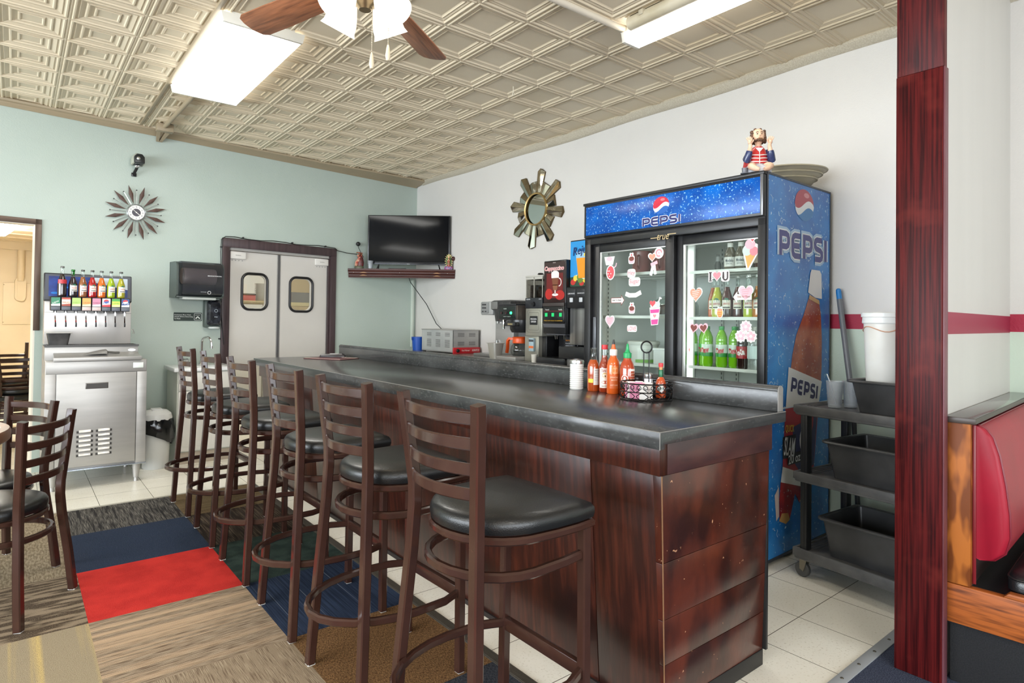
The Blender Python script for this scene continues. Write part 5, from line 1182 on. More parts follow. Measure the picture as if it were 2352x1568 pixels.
def s_heart(c1, c2, w=.085, h=.085, swirl=True):
    def f(b):
        flat(b, heart(w*1.15, h*1.15), I4, 0); flat(b, heart(w, h), I4, c1, .0005)
        if swirl:
            for k in range(4): stroke(b, [(-w*.32+k*w*.02, h*(.26-k*.14)), (w*.32-k*w*.06, h*(.34-k*.15))], h*.035, I4, c2, .0009)
    return f
def s_candy(b):
    flat(b, ell(.075, .10, 18, .01, -.03), I4, 0); flat(b, ell(.06, .085, 18, .01, -.03), I4, 3, .0005); flat(b, [(-.03, .02), (.03, .02), (.045, .075), (-.045, .075)], I4, 0); flat(b, ell(.05, .03, 12, 0, .06), I4, 2, .0005)
    for k in range(5): flat(b, ell(.008, .008, 8, -.01+.012*(k % 3), -.02-.018*(k//2)), I4, 0, .0009)
    stroke(b, [(.04, .0), (.055, .01), (.06, .03)], .007, I4, 2)
def s_cup(b):
    flat(b, rrect(.05, .055, .014, 3, 0, -.008), I4, 0); flat(b, heart(.034, .034), T(0, 0, .02), 0, .0003); flat(b, [(-.018, -.03), (.018, -.03), (.021, -.005), (-.021, -.005)], I4, 2, .0006); flat(b, ell(.042, .03, 14, 0, -.002), I4, 4, .0008); flat(b, ell(.012, .012, 10, 0, .022), I4, 3, .0009)
def s_lolli(b):
    flat(b, ell(.07, .07, 22, .03, .06), I4, 0); stroke(b, arc(.03, .06, .02, .02, 0, 300, 12), .009, I4, 1, .0006); flat(b, ell(.016, .016, 10, .03, .06), I4, 2, .0006)
    flat(b, heart(.065, .06), T(-.02, 0, .035), 0, .0007); flat(b, heart(.05, .046), T(-.02, 0, .035), 7, .0011); stroke(b, [(-.01, .0), (-.03, -.075)], .02, I4, 0); stroke(b, [(-.005, -.01), (.005, -.07)], .018, I4, 0); stroke(b, [(-.03, -.01), (.02, .005)], .02, I4, 2, .0013)
def s_words(lines, w, h, c1=1, halo=True):
    def f(b):
        n = len(lines)
        for i, (s, k, dx) in enumerate(lines):
            z = (n-1)/2*h-i*h
            flat(b, rrect(w*k*1.12, h*1.02, h*.3, 3, dx, z), I4, 0); put_text(b, s, w*k, h*.66, T(dx, -.0006, z), c1, .04, .1)
    return f
def s_banner(b):
    pts = [(-.062, .0), (-.03, -.012), (.02, -.012), (.062, .006)]; stroke(b, pts, .028, I4, 0)
    for k, s in enumerate(('BE', 'MY', 'VAL', 'EN', 'TINE')): put_text(b, s, .018, .009, T(-.046+k*.023, -.0006, (-.006, -.011, -.012, -.010, -.003)[k]), 2, .02)
def s_arrow(left, word, full=True):
    def f(b):
        s = -1 if left else 1
        p = [(-.055*s, -.016), (.03*s, -.016), (.03*s, -.032), (.055*s, 0), (.03*s, .032), (.03*s, .016), (-.055*s, .016)]
        if left: p = p[::-1]; flat(b, p, I4, 0)
        else: flat(b, p, I4, 0); stroke(b, p, .004, I4, 4, .0004, True)
        put_text(b, word, .075, .014, T(-.008*s, -.0006, 0), 4 if left else 6, .01)
    return f
def s_drink(b):
    flat(b, [(-.022, -.075), (.03, -.07), (.045, .04), (-.035, .035)], I4, 0); flat(b, [(-.018, -.07), (.026, -.066), (.031, -.035), (-.022, -.04)], I4, 5, .0006); flat(b, [(-.026, 0), (.036, .004), (.04, .026), (-.03, .022)], I4, 5, .0006); flat(b, heart(.024, .024), T(.004, -.0006, -.018), 1)
    flat(b, ell(.06, .05, 16, .0, .05), I4, 0); flat(b, heart(.045, .04), T(-.012, -.0008, .058), 3); flat(b, ell(.03, .04, 12, .03, .055), I4, 9, .0006); stroke(b, [(.03, .06), (.042, .095), (.055, .09)], .009, I4, 0)
def s_cone(b):
    flat(b, [(-.022, -.09), (-.008, -.092), (.045, .0), (-.045, .01)], I4, 0); flat(b, [(-.016, -.08), (-.012, -.08), (.034, -.004), (-.034, .002)], I4, 8, .0005); flat(b, ell(.10, .075, 20, .005, .02), I4, 0, .0002); flat(b, ell(.055, .055, 16, -.02, .015), I4, 9, .0008); flat(b, ell(.05, .05, 16, .02, .01), I4, 1, .0010)
    flat(b, ell(.06, .055, 18, -.002, .05), I4, 2, .0012); flat(b, heart(.06, .055), T(.012, -.0014, .082), 0); flat(b, heart(.046, .042), T(.012, -.0018, .082), 3)
def s_ilu(b):
    flat(b, rrect(.026, .062, .006, 2, -.052, 0), I4, 0); flat(b, rrect(.052, .062, .012, 2, .042, 0), I4, 0); flat(b, heart(.062, .062), T(-.01, 0, 0), 0, .0004); flat(b, heart(.05, .05), T(-.01, -.0008, 0), 1)
    stroke(b, [(-.052, -.02), (-.052, .022)], .011, I4, 6, .0006); stroke(b, [(-.061, .024), (-.043, .024)], .006, I4, 6, .0006); stroke(b, [(-.061, -.024), (-.043, -.024)], .006, I4, 6, .0006)
    stroke(b, [(.03, .024), (.03, -.008)]+arc(.043, -.008, .013, .014, 180, 360, 8)+[(.056, .024)], .009, I4, 6, .0006)
def s_straw(b):
    flat(b, ell(.045, .062, 18, 0, -.008), I4, 0); flat(b, ell(.036, .05, 16, 0, -.01), I4, 8, .0004); flat(b, ell(.034, .016, 12, 0, .008), I4, 7, .0008); flat(b, [(-.018, .012), (.018, .012), (.012, .03), (0, .02), (-.012, .03)], I4, 9, .0008)
    for k in range(3): put_text(b, 'sweet', .024, .006, T(0, -.001, -.008-.011*k), 3)
def s_glasses(b):
    for s in (-1, 1): flat(b, heart(.062, .062), T(s*.033, 0, 0) @ RY(-s*8), 2, .0002); flat(b, heart(.044, .044), T(s*.033, -.0008, 0) @ RY(-s*8), 4)
    stroke(b, [(-.012, .014), (.012, .014)], .008, I4, 2)
def s_flow(b):
    for x, z in ((0, .03), (-.03, -.022), (.03, -.022)):
        flat(b, [(x+(.037 if k % 2 else .03)*math.cos(R(18*k)), z+(.037 if k % 2 else .03)*math.sin(R(18*k))) for k in range(20)], I4, 0, .0001)
        for k in range(5): flat(b, ell(.02, .02, 10, x+.017*math.cos(R(72*k+18)), z+.017*math.sin(R(72*k+18))), I4, 2, .0005)
        flat(b, ell(.016, .016, 10, x, z), I4, 0, .0008)
for d, u, z, f in ((dl, .188, 1.625, s_candy), (dl, .373, 1.676, s_cup), (dl, .555, 1.635, s_lolli), (dl, .388, 1.553, s_words([('Hey', .72, -.015), ('Sugar', 1.0, .01)], .082, .055, 1)), (dl, .389, 1.452, s_banner), (dl, .262, 1.410, s_arrow(False, 'Slide To Open')), (dl, .379, 1.358, s_cup), (dl, .553, 1.325, s_drink), (dl, .197, 1.268, s_heart(2, 1, .072, .075)), (dl, .382, 1.228, s_words([('LOVE', 1, 0)], .070, .042, 1)),
                   (dr, 1.164, 1.652, s_cone), (dr, .972, 1.535, s_ilu), (dr, .825, 1.432, s_heart(7, 0, .078, .078)), (dr, 1.118, 1.415, s_arrow(True, 'Slide To Open')), (dr, 1.138, 1.432, s_heart(2, 1, .08, .08)), (dr, .982, 1.337, s_straw), (dr, .845, 1.236, s_glasses), (dr, 1.140, 1.222, s_flow)):
    sticker(d, u, z, f)
# side picture: local x = depth, faces the viewer
SD = T(FW+.0006, 0, 0) @ RZ(90)
b = MB(SD); b.face([(.012, 0, .03), (FD-.006, 0, .03), (FD-.006, 0, FH-.006), (.012, 0, FH-.006)]); sd = b.build('side_picture', BLUE, fr, 0)
b = MB(SD); E = .0015
globe(b, T(.425, -E, 1.945), .235, .178, (0, 1, 2)); 
pepsi_word(b, T(.42, -E*1.6, 1.705), .58, .145, 4, 1, .22, 5)
b.build('logo', [mat('side_red', (178, 66, 84), .3), plain('#e8ecf0', .3), mat('side_blue', (58, 128, 190), .3), plain('#d89098', .3), mat('side_ink', (70, 70, 132), .35), mat('side_glow', (170, 200, 228), .35)], sd)
b = MB(SD); O_ = lambda k: T(0, -E*k, 0)
AMB = mat('cola_amber', (150, 62, 40), .25, col2=(196, 104, 62), nscale=9, lo=.4, hi=.7, col3=(206, 170, 150), n3=60, lo3=.66, hi3=.7)
RDB = mat('cola_red', (176, 42, 44), .25, col2=(130, 34, 48), nscale=8, col3=(214, 190, 190), n3=50, lo3=.66, hi3=.7)
flat(b, [(.49, 1.43), (.615, 1.405), (.64, 1.33), (.655, 1.19), (.655, 1.03), (.64, .88), (.62, .815), (.25, .815), (.268, 1.0), (.29, 1.10), (.335, 1.21), (.42, 1.32)], O_(1), 0)
flat(b, [(.49, 1.44), (.615, 1.41), (.622, 1.385), (.482, 1.415)], O_(2), 5)
flat(b, [(.50, 1.565), (.515, 1.585), (.62, 1.585), (.642, 1.565), (.650, 1.42), (.56, 1.425), (.472, 1.452)], O_(2), 1)
flat(b, [(.245, 1.035), (.655, .935), (.62, .815), (.215, .815)], O_(2), 1)
flat(b, [(.215, .815), (.62, .815), (.56, .45), (.40, .41), (.185, .48)], O_(1), 2)
flat(b, [(.30, .70), (.60, .75), (.56, .46), (.41, .42), (.30, .52)], O_(1.3), 4)
flat(b, ell(.16, .20, 18, .47, .72), O_(1.5), 2); flat(b, ell(.14, .17, 18, .45, .62), O_(1.6), 1)
flat(b, [(.185, .50), (.415, .43), (.40, .36), (.165, .42)], O_(2), 1)
flat(b, [(.165, .42), (.40, .36), (.42, .30), (.385, .27), (.33, .33), (.27, .20), (.225, .185), (.155, .215), (.15, .33)], O_(1.5), 3)
flat(b, [(.10, .36), (.145, .40), (.15, .24), (.12, .22)], O_(1.5), 6); flat(b, [(.15, .215), (.225, .185), (.27, .20), (.25, .24), (.18, .25)], O_(1.8), 5)
b.build('bottle_picture', [AMB, plain('#e6e4e2', .35), mat('label_red', (168, 36, 52), .3), RDB, mat('label_navy', (44, 46, 96), .3), plain('#c99a5a', .3), plain('#dcc8c0', .4)], sd)
b = MB(SD); pepsi_word(b, T(.435, -E*2.4, .905) @ RY(11), .33, .085, 0, 1, .24); b.build('label_word', [mat('bottle_ink', (46, 40, 92), .35), plain('#eef0f2', .35)], sd); b = MB(SD)
put_text(b, 'QUICK', .10, .045, T(.262, -E*2.4, .695) @ RY(5), 2, .03); flat(b, rrect(.15, .12, .01, 2, .258, .60), T(0, -E*2.2, 0), 3); put_text(b, 'SLAM', .12, .10, T(.258, -E*2.8, .60) @ RY(9), 1, .02); put_text(b, '20 oz.', .15, .05, T(.32, -E*3.2, .53) @ RY(-2), 1, .03)
flat(b, rrect(.165, .062, .006, 2, .32, .53), T(0, -E*2.9, 0), 3)
b.build('lettering', [mat('bottle_ink', (46, 40, 92), .35), plain('#eef0f2', .35), plain('#e0c83a', .35), plain('#1d1a24', .35)], sd)
b = MB(SD); b.box(.012, -.002, .81, FD-.006, -.0, .818); b.build('seam_strip', plain('#c9dcec', .4), sd)
b = MB(SD); b.box(.0, -.003, .02, .013, .0, FH); b.box(FD-.008, -.003, .02, FD, .0, FH); b.box(.0, -.003, FH-.008, FD, .0, FH+.002); b.box(0, -.003, .018, FD, 0, .032); b.build('side_edging', plain('#3c4048', .35, .4), sd)
b = MB(SD); random.seed(11)
for k in range(70):
    u, v = .03+random.random()*.70, .06+random.random()*1.95; a = random.random()*360; l = .008+random.random()*.026; n = 4
    if .25 < u < .66 and .2 < v < 1.6 and random.random() < .6: continue
    stroke(b, [(u+l*math.cos(R(a+40*q/n*2))*(q/n-.5)*1.6, v+l*math.sin(R(a+60*q/n))*(q/n-.5)*2) for q in range(n+1)], .0025+random.random()*.003, T(0, -E*.8, 0))
dw = b.build('q', plain('#bcd6ec', .25)); bb = MB(); bb.mesh(sd.data, None); bb.mesh(dw.data, 1); bpy.data.objects.remove(dw); bb.bm.to_mesh(sd.data); bb.bm.free(); sd.data.materials.append(plain('#bcd6ec', .25))
for x, y in ((.06, .06), (FW-.06, .06), (.06, FD-.06), (FW-.06, FD-.06)):
    b = MB(); b.cyl(.025, 0, .014, 14, M=T(x, y, 0)); b.build('foot', BLACKP, fr)
# ------------------------------------------------------------------ drinks and food inside
def inf(u, y, z): return FM4 @ Vector((u, y, z))
DEWP = [(0, 0), (.026, 0), (.031, .006), (.0325, .02), (.031, .055), (.0325, .06), (.0325, .135), (.031, .142), (.0325, .15), (.031, .175), (.022, .20), (.0135, .215), (.0135, .222)]
def pet(lb, liq, cap, labc, word, wc, grp, glassy=False):
    t = thing('soda_bottle', lb, 'bottle', group=grp)
    b = MB().lathe(DEWP+[(0, .222)], 20); b.build('bottle_body', liquid(liq) if not glassy else CLEARP, t, 50)
    b = MB().lathe([(.0145, .218), (.0155, .22), (.0155, .238), (0, .24)], 16); b.build('cap', plain(cap, .35), t)
    b = MB(); shell(b, .0331, .062, .133, -100, 100, 0); shell(b, .0333, .062, .085, -100, 100, 2)
    if word: put_text(b, word, .05, .036, RZ(-8) @ T(0, 0, .098) @ RY(-12), 1, .05, .2, bend=.0336)
    b.build('label', [plain(labc, .35), plain(wc, .35), plain(labc if word != 'Dew' else '#2a8a3a', .35)], t); return t
gd = 'green soda bottles on the fridge shelf'
dews = [(.735, .14, 'green soda bottle at the left end of the low fridge shelf'), (.800, .17, 'second green soda bottle from the left on the low fridge shelf'), (.843, .135, 'middle green soda bottle on the low fridge shelf, bright label'), (.933, .14, 'green soda bottle right of the middle on the low fridge shelf'), (1.000, .165, 'green soda bottle beside the cola bottle on the low fridge shelf'),
        (.76, .235, 'green soda bottle in the back row, left, on the low fridge shelf'), (.88, .23, 'green soda bottle in the back row, middle, on the low fridge shelf'), (.965, .24, 'green soda bottle in the back row, right, on the low fridge shelf')]
p0 = None
for u, y, lb in dews:
    o = pet(lb, '#74b616', '#3f9a52' if y < .2 else '#9ac83a', '#3fae3a' if u != .735 else '#cfe0d0', 'Dew', '#b3242c', gd) if p0 is None or u in (.80,) else dup(p0, label=lb)
    p0 = p0 or o
    o.location = inf(u, y+.018, 1.0125); o.rotation_euler = (0, 0, R(-70+random.randint(-12, 12)))
o = pet('dark cola bottle with red label on the low fridge shelf', '#2a1512', '#2a2a2a', '#a8262a', 'Coca-Cola', '#f0e4e0', 'other bottles on the fridge shelf'); o.location = inf(1.062, .16, 1.0125); o.rotation_euler = (0, 0, R(-75)); o.scale = (1, 1, .96)
o = pet('half empty clear bottle at the right end of the low fridge shelf', '#2a1512', '#c9ccc8', '#b8c8c4', '', '#555555', 'other bottles on the fridge shelf', True); o.location = inf(1.135, .15, 1.0125); o.rotation_euler = (0, 0, R(-75))
gj = 'fruit soda bottles on the middle fridge shelf'
for u, y, c, lb in ((.862, .17, '#b8603a', 'orange fruit soda bottle at the left end of the middle fridge shelf'), (.905, .14, '#b4b83e', 'yellow green fruit soda bottle on the middle fridge shelf, left of the dark red ones'), (.968, .14, '#4a2022', 'first dark red fruit soda bottle on the middle fridge shelf'), (1.022, .165, '#4c1e20', 'second dark red fruit soda bottle on the middle fridge shelf'), (1.062, .20, '#451b1e', 'third dark red fruit soda bottle, farther back on the middle fridge shelf'), (1.103, .14, '#a9b83a', 'lime fruit soda bottle on the middle fridge shelf, right of the dark red ones'), (1.155, .145, '#b8743a', 'amber fruit soda bottle at the right end of the middle fridge shelf')):
    o = soda_glass('soda_bottle', lb, .245, .031, c, '#cfd2cf', '#e2ddd0', gj, 'JARRITOS'); o.location = inf(u, y+.015, 1.3025); o.rotation_euler = (0, 0, R(-68))
gm = 'beer bottles on the top fridge shelf'
def beer(lb, u, y):
    t = thing('beer_bottle', lb, 'bottle', inf(u, y, 1.5755), -70, gm)
    b = MB().lathe([(0, 0), (.032, 0), (.034, .004), (.034, .09), (.028, .11), (.016, .135), (.013, .165), (.0145, .172), (0, .172)], 20); b.build('bottle_body', mat('beer_glass', (92, 84, 70), .15, coat=.6), t, 50)
    b = MB(); shell(b, .0344, .02, .075, -80, 80); put_text(b, 'Modelo', .045, .018, T(0, 0, .055), 1, .02, bend=.0348); put_text(b, 'ESPECIAL', .036, .006, T(0, 0, .036), 1, 0, bend=.0348); shell(b, .0166, .132, .158, -80, 80); b.build('label', [plain('#cfcdc6', .4), plain('#333a44', .4)], t)
    b = MB().lathe([(.015, .168), (.0155, .172), (.0145, .182), (0, .183)], 16); b.build('cap', plain('#c9c6b4', .3, .5), t); return t
beer('first beer bottle with a white label on the top fridge shelf', .978, .17); beer('second beer bottle with a white label, behind the cone sticker', 1.045, .17)
gs = 'small dark bottles at the back of the top fridge shelf'
for k in range(6):
    t = thing('beer_bottle', 'small dark bottle with a pale neck band at the back of the top fridge shelf', 'bottle', inf(.745+k*.048, .42+.01*(k % 2), 1.5755), -70, gs)
    b = MB().lathe([(0, 0), (.020, 0), (.021, .06), (.012, .09), (.010, .13), (0, .13)], 14); b.build('bottle_body', plain('#6b6c68', .2), t, 50)
    b = MB(); shell(b, .0135, .082, .115, -80, 80); b.build('label', plain('#bfc0bb', .4), t)
t = thing('beer_bottle', 'dark reddish bottle at the right end of the top fridge shelf', 'bottle', inf(1.16, .17, 1.5755), -70, gm)
b = MB().lathe([(0, 0), (.032, 0), (.033, .10), (.015, .14), (.013, .17), (0, .17)], 16); b.build('bottle_body', plain('#4a2a26', .15), t, 50)
b = MB(); shell(b, .0335, .03, .08, -80, 80); b.build('label', plain('#c4b4a8', .4), t)
for k, (u, y, lb) in enumerate(((.30, .22, 'red-brown plastic pitcher at the left of the top fridge shelf'), (.443, .25, 'red-brown plastic pitcher in the middle of the top fridge shelf'), (.585, .28, 'red-brown plastic pitcher near the fridge door divider, top shelf'))):
    t = thing('pitcher', lb, 'pitcher', inf(u, y, 1.5905), -70, 'pitchers in the fridge')
    b = MB().lathe([(0, 0), (.058, 0), (.062, .01), (.066, .14), (.068, .15), (.063, .15), (.055, .01), (0, .01)], 20); b.build('pitcher_body', mat('pitcher_red', (120, 62, 58), .3, coat=.3), t)
    b = MB().tube([(0, -.064, .12), (0, -.095, .11), (0, -.095, .05), (0, -.062, .03)], .007); b.build('handle', plain('#7a3e3a', .3), t)
t = thing('cake_dome', 'glass cake dome over a dark cake on the middle fridge shelf', 'cake stand', inf(.50, .32, 1.3085))
b = MB().lathe([(.145, .012), (.145, .07), (.13, .105), (.09, .13), (.03, .142), (.0, .144)], 30, cap=False); b.build('dome', glass('dome_glass', '#dfe6e2', .08), t, 60)
b = MB(); b.lathe([(.012, .14), (.012, .15), (.026, .165), (.026, .185), (.014, .198), (0, .2)], 16); b.build('dome_knob', CLEAR, t)
b = MB().lathe([(0, 0), (.15, 0), (.158, .012), (0, .012)], 30); b.build('plate', plain('#c9cfcc', .2), t)
b = MB().lathe([(.115, .0125), (.118, .02), (.118, .07), (.11, .078), (0, .08)], 28); b.build('cake', mat('dark_cake', (84, 40, 36), .6, col2=(60, 28, 26), nscale=30), t)
t = thing('food_tub', 'white lidded plastic tub on the low left fridge shelf', 'tub', inf(.33, .21, 1.0005), -75)
b = MB().lathe([(0, 0), (.088, 0), (.098, .125), (0, .125)], 28); b.build('tub_body', plain('#d6d8d0', .4), t)
b = MB().lathe([(.104, .12), (.106, .125), (.106, .14), (.095, .146), (0, .146)], 28); b.build('lid', plain('#c9cbc2', .35), t)
b = MB(); shell(b, .0965, .03, .10, 0, 70); 
for k in range(6): put_text(b, 'Ingredients', .055, .006, RZ(35) @ T(0, 0, .09-k*.010), 1, 0, bend=.0975)
shell(b, .093, .006, .026, -10, 70, 2); b.build('label', [plain('#d8dcd4', .5), plain('#77807c', .5), plain('#7fae5a', .5)], t)
t = thing('white_box', 'plain white takeout box beside the plastic tub on the low left fridge shelf', 'box', inf(.53, .2, 1.0005), -90)
b = MB(); b.box(-.07, -.06, 0, .08, .07, .095, .006); b.build('box_body', plain('#dfe2e0', .45), t)
b = MB(); b.box(-.074, -.064, .09, .084, .074, .105, .004); b.build('lid', plain('#e6e8e6', .45), t)
# ------------------------------------------------------------------ on top of the fridge: seated statue and trays
fg = thing('seated_figurine', 'seated statuette in a red striped vest with raised hands, on top of the fridge', 'figurine', (3.09, 1.725, 2.0685), -48)
SKIN = mat('figurine_skin', (232, 196, 168), .35, col2=(222, 178, 148), nscale=30); FRED = mat('figurine_red', (186, 42, 40), .3, coat=.4); FWHT = plain('#e6e2dc', .3); FNAVY = mat('figurine_navy', (44, 58, 104), .3, col2=(30, 42, 84), nscale=60, coat=.4); FGREY = mat('figurine_grey', (150, 152, 162), .35, col2=(206, 206, 210), nscale=40)
def ovals(lst): return [[(cx+rx*math.cos(2*PI*i/20), cy+ry*math.sin(2*PI*i/20), z) for i in range(20)] for z, rx, ry, cx, cy in lst]
b = MB()                                                       # the body: head, neck, chest, arms, hands, knees as one skin surface
b.loft(ovals([(.02, .05, .045, 0, .01), (.06, .05, .042, 0, .01), (.10, .044, .036, 0, .008), (.135, .034, .028, 0, .004), (.15, .018, .018, 0, -.002), (.165, .015, .017, 0, -.006), (.178, .022, .026, 0, -.010), (.195, .029, .032, 0, -.008), (.215, .032, .034, 0, -.002), (.235, .028, .030, 0, .004), (.248, .015, .017, 0, .008)]))
for s in (-1, 1):
    b.tube([(s*.036, .008, .125), (s*.06, -.01, .085), (s*.062, -.03, .075), (s*.054, -.042, .11), (s*.048, -.044, .145), (s*.05, -.044, .158)], radii=[.017, .017, .017, .014, .010, .009], n=10)
    b.sphere((s*.052, -.045, .165), .011, 10, rz=.013)
    for k, (dx, dz, l) in enumerate(((-.008, 0, .018), (-.003, .001, .023), (.003, .001, .022), (.008, 0, .017))): b.tube([(s*(.052+dx), -.046, .172), (s*(.054+dx*1.5), -.048, .172+l*.6), (s*(.055+dx*1.7), -.043, .172+l)], .0034, 6)
    b.tube([(s*.044, -.046, .160), (s*.036, -.05, .170), (s*.034, -.05, .178)], .0036, 6)
    b.tube([(s*.02, .0, .03), (s*.042, -.05, .036), (s*.046, -.072, .03), (s*.03, -.085, .014), (s*.012, -.09, .010)], radii=[.024, .022, .019, .014, .010], n=10)
    b.sphere((s*.031, -.006, .205), .008, 8)
b.build('body', SKIN, fg, 60)
b = MB(); b.loft(ovals([(.045, .054, .047, 0, .008), (.075, .056, .047, 0, .007), (.105, .050, .041, 0, .006), (.132, .040, .034, 0, .003), (.148, .026, .025, 0, -.001)])); b.build('vest', FRED, fg, 60)
b = MB()
for z, r, ry in ((.062, .0562, .0475), (.080, .0564, .0472), (.098, .0532, .044)): b.tube([(r*math.cos(R(a)), .007+ry*math.sin(R(a)), z+.006*abs(math.cos(R(a)))) for a in range(190, 351, 10)], .0026, 5)
b.tube([(.0, -.0405, .05), (0, -.0405, .08), (0, -.036, .115)], .002, 5); b.prism([(-.02, .0), (0, -.024), (.02, 0)], -.004, .004, M=T(0, -.032, .138) @ RX(90)); b.build('vest_trim', FWHT, fg)
for s in (-1, 1):
    b = MB(); b.tube([(s*.037, .008, .124), (s*.061, -.010, .084), (s*.063, -.031, .074), (s*.056, -.042, .104), (s*.053, -.044, .118)], radii=[.020, .0205, .0205, .018, .016], n=10); b.build('sleeve', FNAVY, fg, 60)
    b = MB(); b.hexa([(s*.03, .02, .03), (s*.07, .01, .036), (s*.075, .03, .04), (s*.03, .045, .03), (s*.05, .0, .10), (s*.066, .0, .095), (s*.066, .02, .095), (s*.05, .02, .10)], bev=.004); b.build('coat_tail', FRED, fg)
b = MB(); b.loft(ovals([(.004, .066, .062, 0, -.012), (.03, .066, .062, 0, -.012), (.046, .058, .050, 0, .004), (.055, .052, .046, 0, .008)])); b.build('skirt', FGREY, fg, 60)
b = MB(); random.seed(4)
for k in range(46):
    a = R(-20+220*(k/45)); z = .172+.07*random.random(); rr = .034-.10*max(0, z-.225)
    b.sphere((rr*math.cos(a), -.002+rr*math.sin(a)*1.0, z), .009, 6)
for s in (-1, 1):
    for k in range(5): b.sphere((s*(.031+.001*k), -.010, .222-.010*k), .0075, 6)
for k in range(16):
    a = R(20+140*(k % 8)/7); rr = (.026, .014)[k//8]; b.sphere((rr*math.cos(a), .004+rr*math.sin(a), (.236, .247)[k//8]), .009, 6)
for k in range(11):
    a = R(200+140*k/10); b.sphere((.026*math.cos(a), -.012+.028*math.sin(a), .176+.003*(k % 2)), .0065, 6)
b.build('hair', mat('figurine_hair', (104, 70, 46), .4, col2=(70, 44, 28), nscale=60), fg, 60)
b = MB(); b.tube([(-.013, -.038, .186), (-.005, -.043, .188), (0, -.042, .189), (.005, -.043, .188), (.013, -.038, .186)], .0028, 8); b.build('moustache', plain('#9a7048', .4), fg)
b = MB(); b.tube([(0, -.036, .214), (0, -.045, .203), (0, -.041, .198)], .0048, 6); b.build('nose', SKIN, fg)
for s in (-1, 1):
    b = MB(); b.sphere((s*.011, -.0335, .213), .0035, 8); b.tube([(s*.005, -.035, .222), (s*.011, -.034, .2245), (s*.018, -.030, .222)], .0016, 5); b.build('eye', plain('#3a2a22', .3), fg)
b = MB(); b.lathe([(0, 0), (.022, 0), (.022, .004), (.014, .008), (.016, .03), (.0, .03)], 14, M=T(-.075, -.035, .0)); b.build('hat', plain('#6a6c74', .35), fg)
ts = ['largest tan oval tray, topmost of the stack on the fridge', 'middle tan oval tray in the stack on the fridge', 'smallest tan oval tray at the bottom of the stack on the fridge']
TAN = mat('tan_tray', (196, 188, 168), .4, col2=(182, 174, 152), nscale=6)
for k in range(3):
    s = (.72, .63, .54)[k]; z = (.056, .030, .002)[k]
    t = thing('oval_tray', ts[k], 'tray', (3.56, 1.80, 2.067+z), -40, 'trays on the fridge')
    b = MB().lathe([(0, 0), (.20*s, 0), (.235*s, .012), (.285*s, .045), (.31*s, .050), (.31*s, .054), (.283*s, .050), (.23*s, .018), (.198*s, .006), (0, .006)], 40, sy=.80); b.build('tray_dish', TAN, t, 40)
    b = MB().tube([(.308*s*math.cos(2*PI*i/40), .8*.308*s*math.sin(2*PI*i/40), .052) for i in range(40)], .005, 6, True); b.build('rim', plain('#beb59c', .4), t)
# ------------------------------------------------------------------ utility cart
CZ = -97
CM = T(3.075, 1.512, 0) @ RZ(CZ)
ct = thing('utility_cart', 'black three-shelf utility cart on casters beside the blue fridge', 'cart', (3.075, 1.512, 0), CZ)
CART = mat('cart_plastic', (92, 92, 92), .45, col2=(72, 72, 73), nscale=10, bump=.25, bscale=220); LEGM = plain('#1f2022', .4)
CL, CD = .60, .42
for z, h in ((.865, .052), (.530, .052), (.150, .058)):
    b = MB(); b.box(0, 0, z-h, CL, CD, z-.006, .012); 
    b.box(-.004, -.004, z-h*.75, CL, .012, z, .006); b.box(-.004, CD-.012, z-h*.75, CL, CD+.004, z, .006); b.box(-.004, 0, z-h*.75, .012, CD, z, .006); b.box(CL-.012, 0, z-h*.75, CL, CD, z, .006)
    for k in range(3): b.box(.03+k*.02, .06, z-.007, .036+k*.02, CD-.06, z-.004)
    b.build('shelf', CART, ct)
for x in (.03, CL-.065):
    for y in (.008, CD-.053):
        b = MB(); b.box(x, y, .14, x+.035, y+.045, .83, .004); b.box(x+.012, y-.002, .14, x+.023, y+.047, .83, .001); b.build('leg', LEGM, ct)
for x in (.035, CL-.06):
    for y in (.04, CD-.04):
        b = MB(); b.box(x-.018, y-.02, .084, x+.022, y+.02, .094, .003)
        for s in (-1, 1): b.hexa([(x-.016, y+s*.0145-.002, .04), (x+.004, y+s*.0145-.002, .03), (x+.004, y+s*.0145+.002, .03), (x-.016, y+s*.0145+.002, .04), (x-.018, y+s*.0145-.002, .088), (x+.02, y+s*.0145-.002, .088), (x+.02, y+s*.0145+.002, .088), (x-.018, y+s*.0145+.002, .088)])
        c = b.build('caster', plain('#8a8376', .35, .7), ct)
        b = MB(); b.lathe([(.01, -.013), (.034, -.013), (.038, -.008), (.038, .008), (.034, .013), (.01, .013)], 24, M=T(x-.008, y, .038) @ RX(90)); b.build('wheel', plain('#4c4c4c', .5), c)
TUB = mat('bus_tub_black', (46, 46, 47), .38, col2=(62, 62, 63), nscale=6, bump=.15, bscale=120)
for lb, x0, x1, z, h in (('black bus tub holding the white containers on the top cart shelf', .265, .53, .8605, .150), ('black bus tub on the middle cart shelf', .145, .53, .5255, .178), ('black bus tub on the bottom cart shelf', .125, .53, .1455, .185)):
    p_ = CM @ Vector(((x0+x1)/2, .20, z)); t = thing('bus_tub', lb, 'tub', p_, CZ+(2 if z < .2 else 0), 'bus tubs on the cart')
    b = MB(); w = x1-x0; pan(b, w-.06, .30, w-.012, .35, h, .004, .014); b.build('tub_body', TUB, t)
    b = MB(); b.tube([(q[0], q[1], h-.004) for q in rrect(w+.018, .382, .03, 4)], .007, 8, True); b.build('rim', TUB, t)
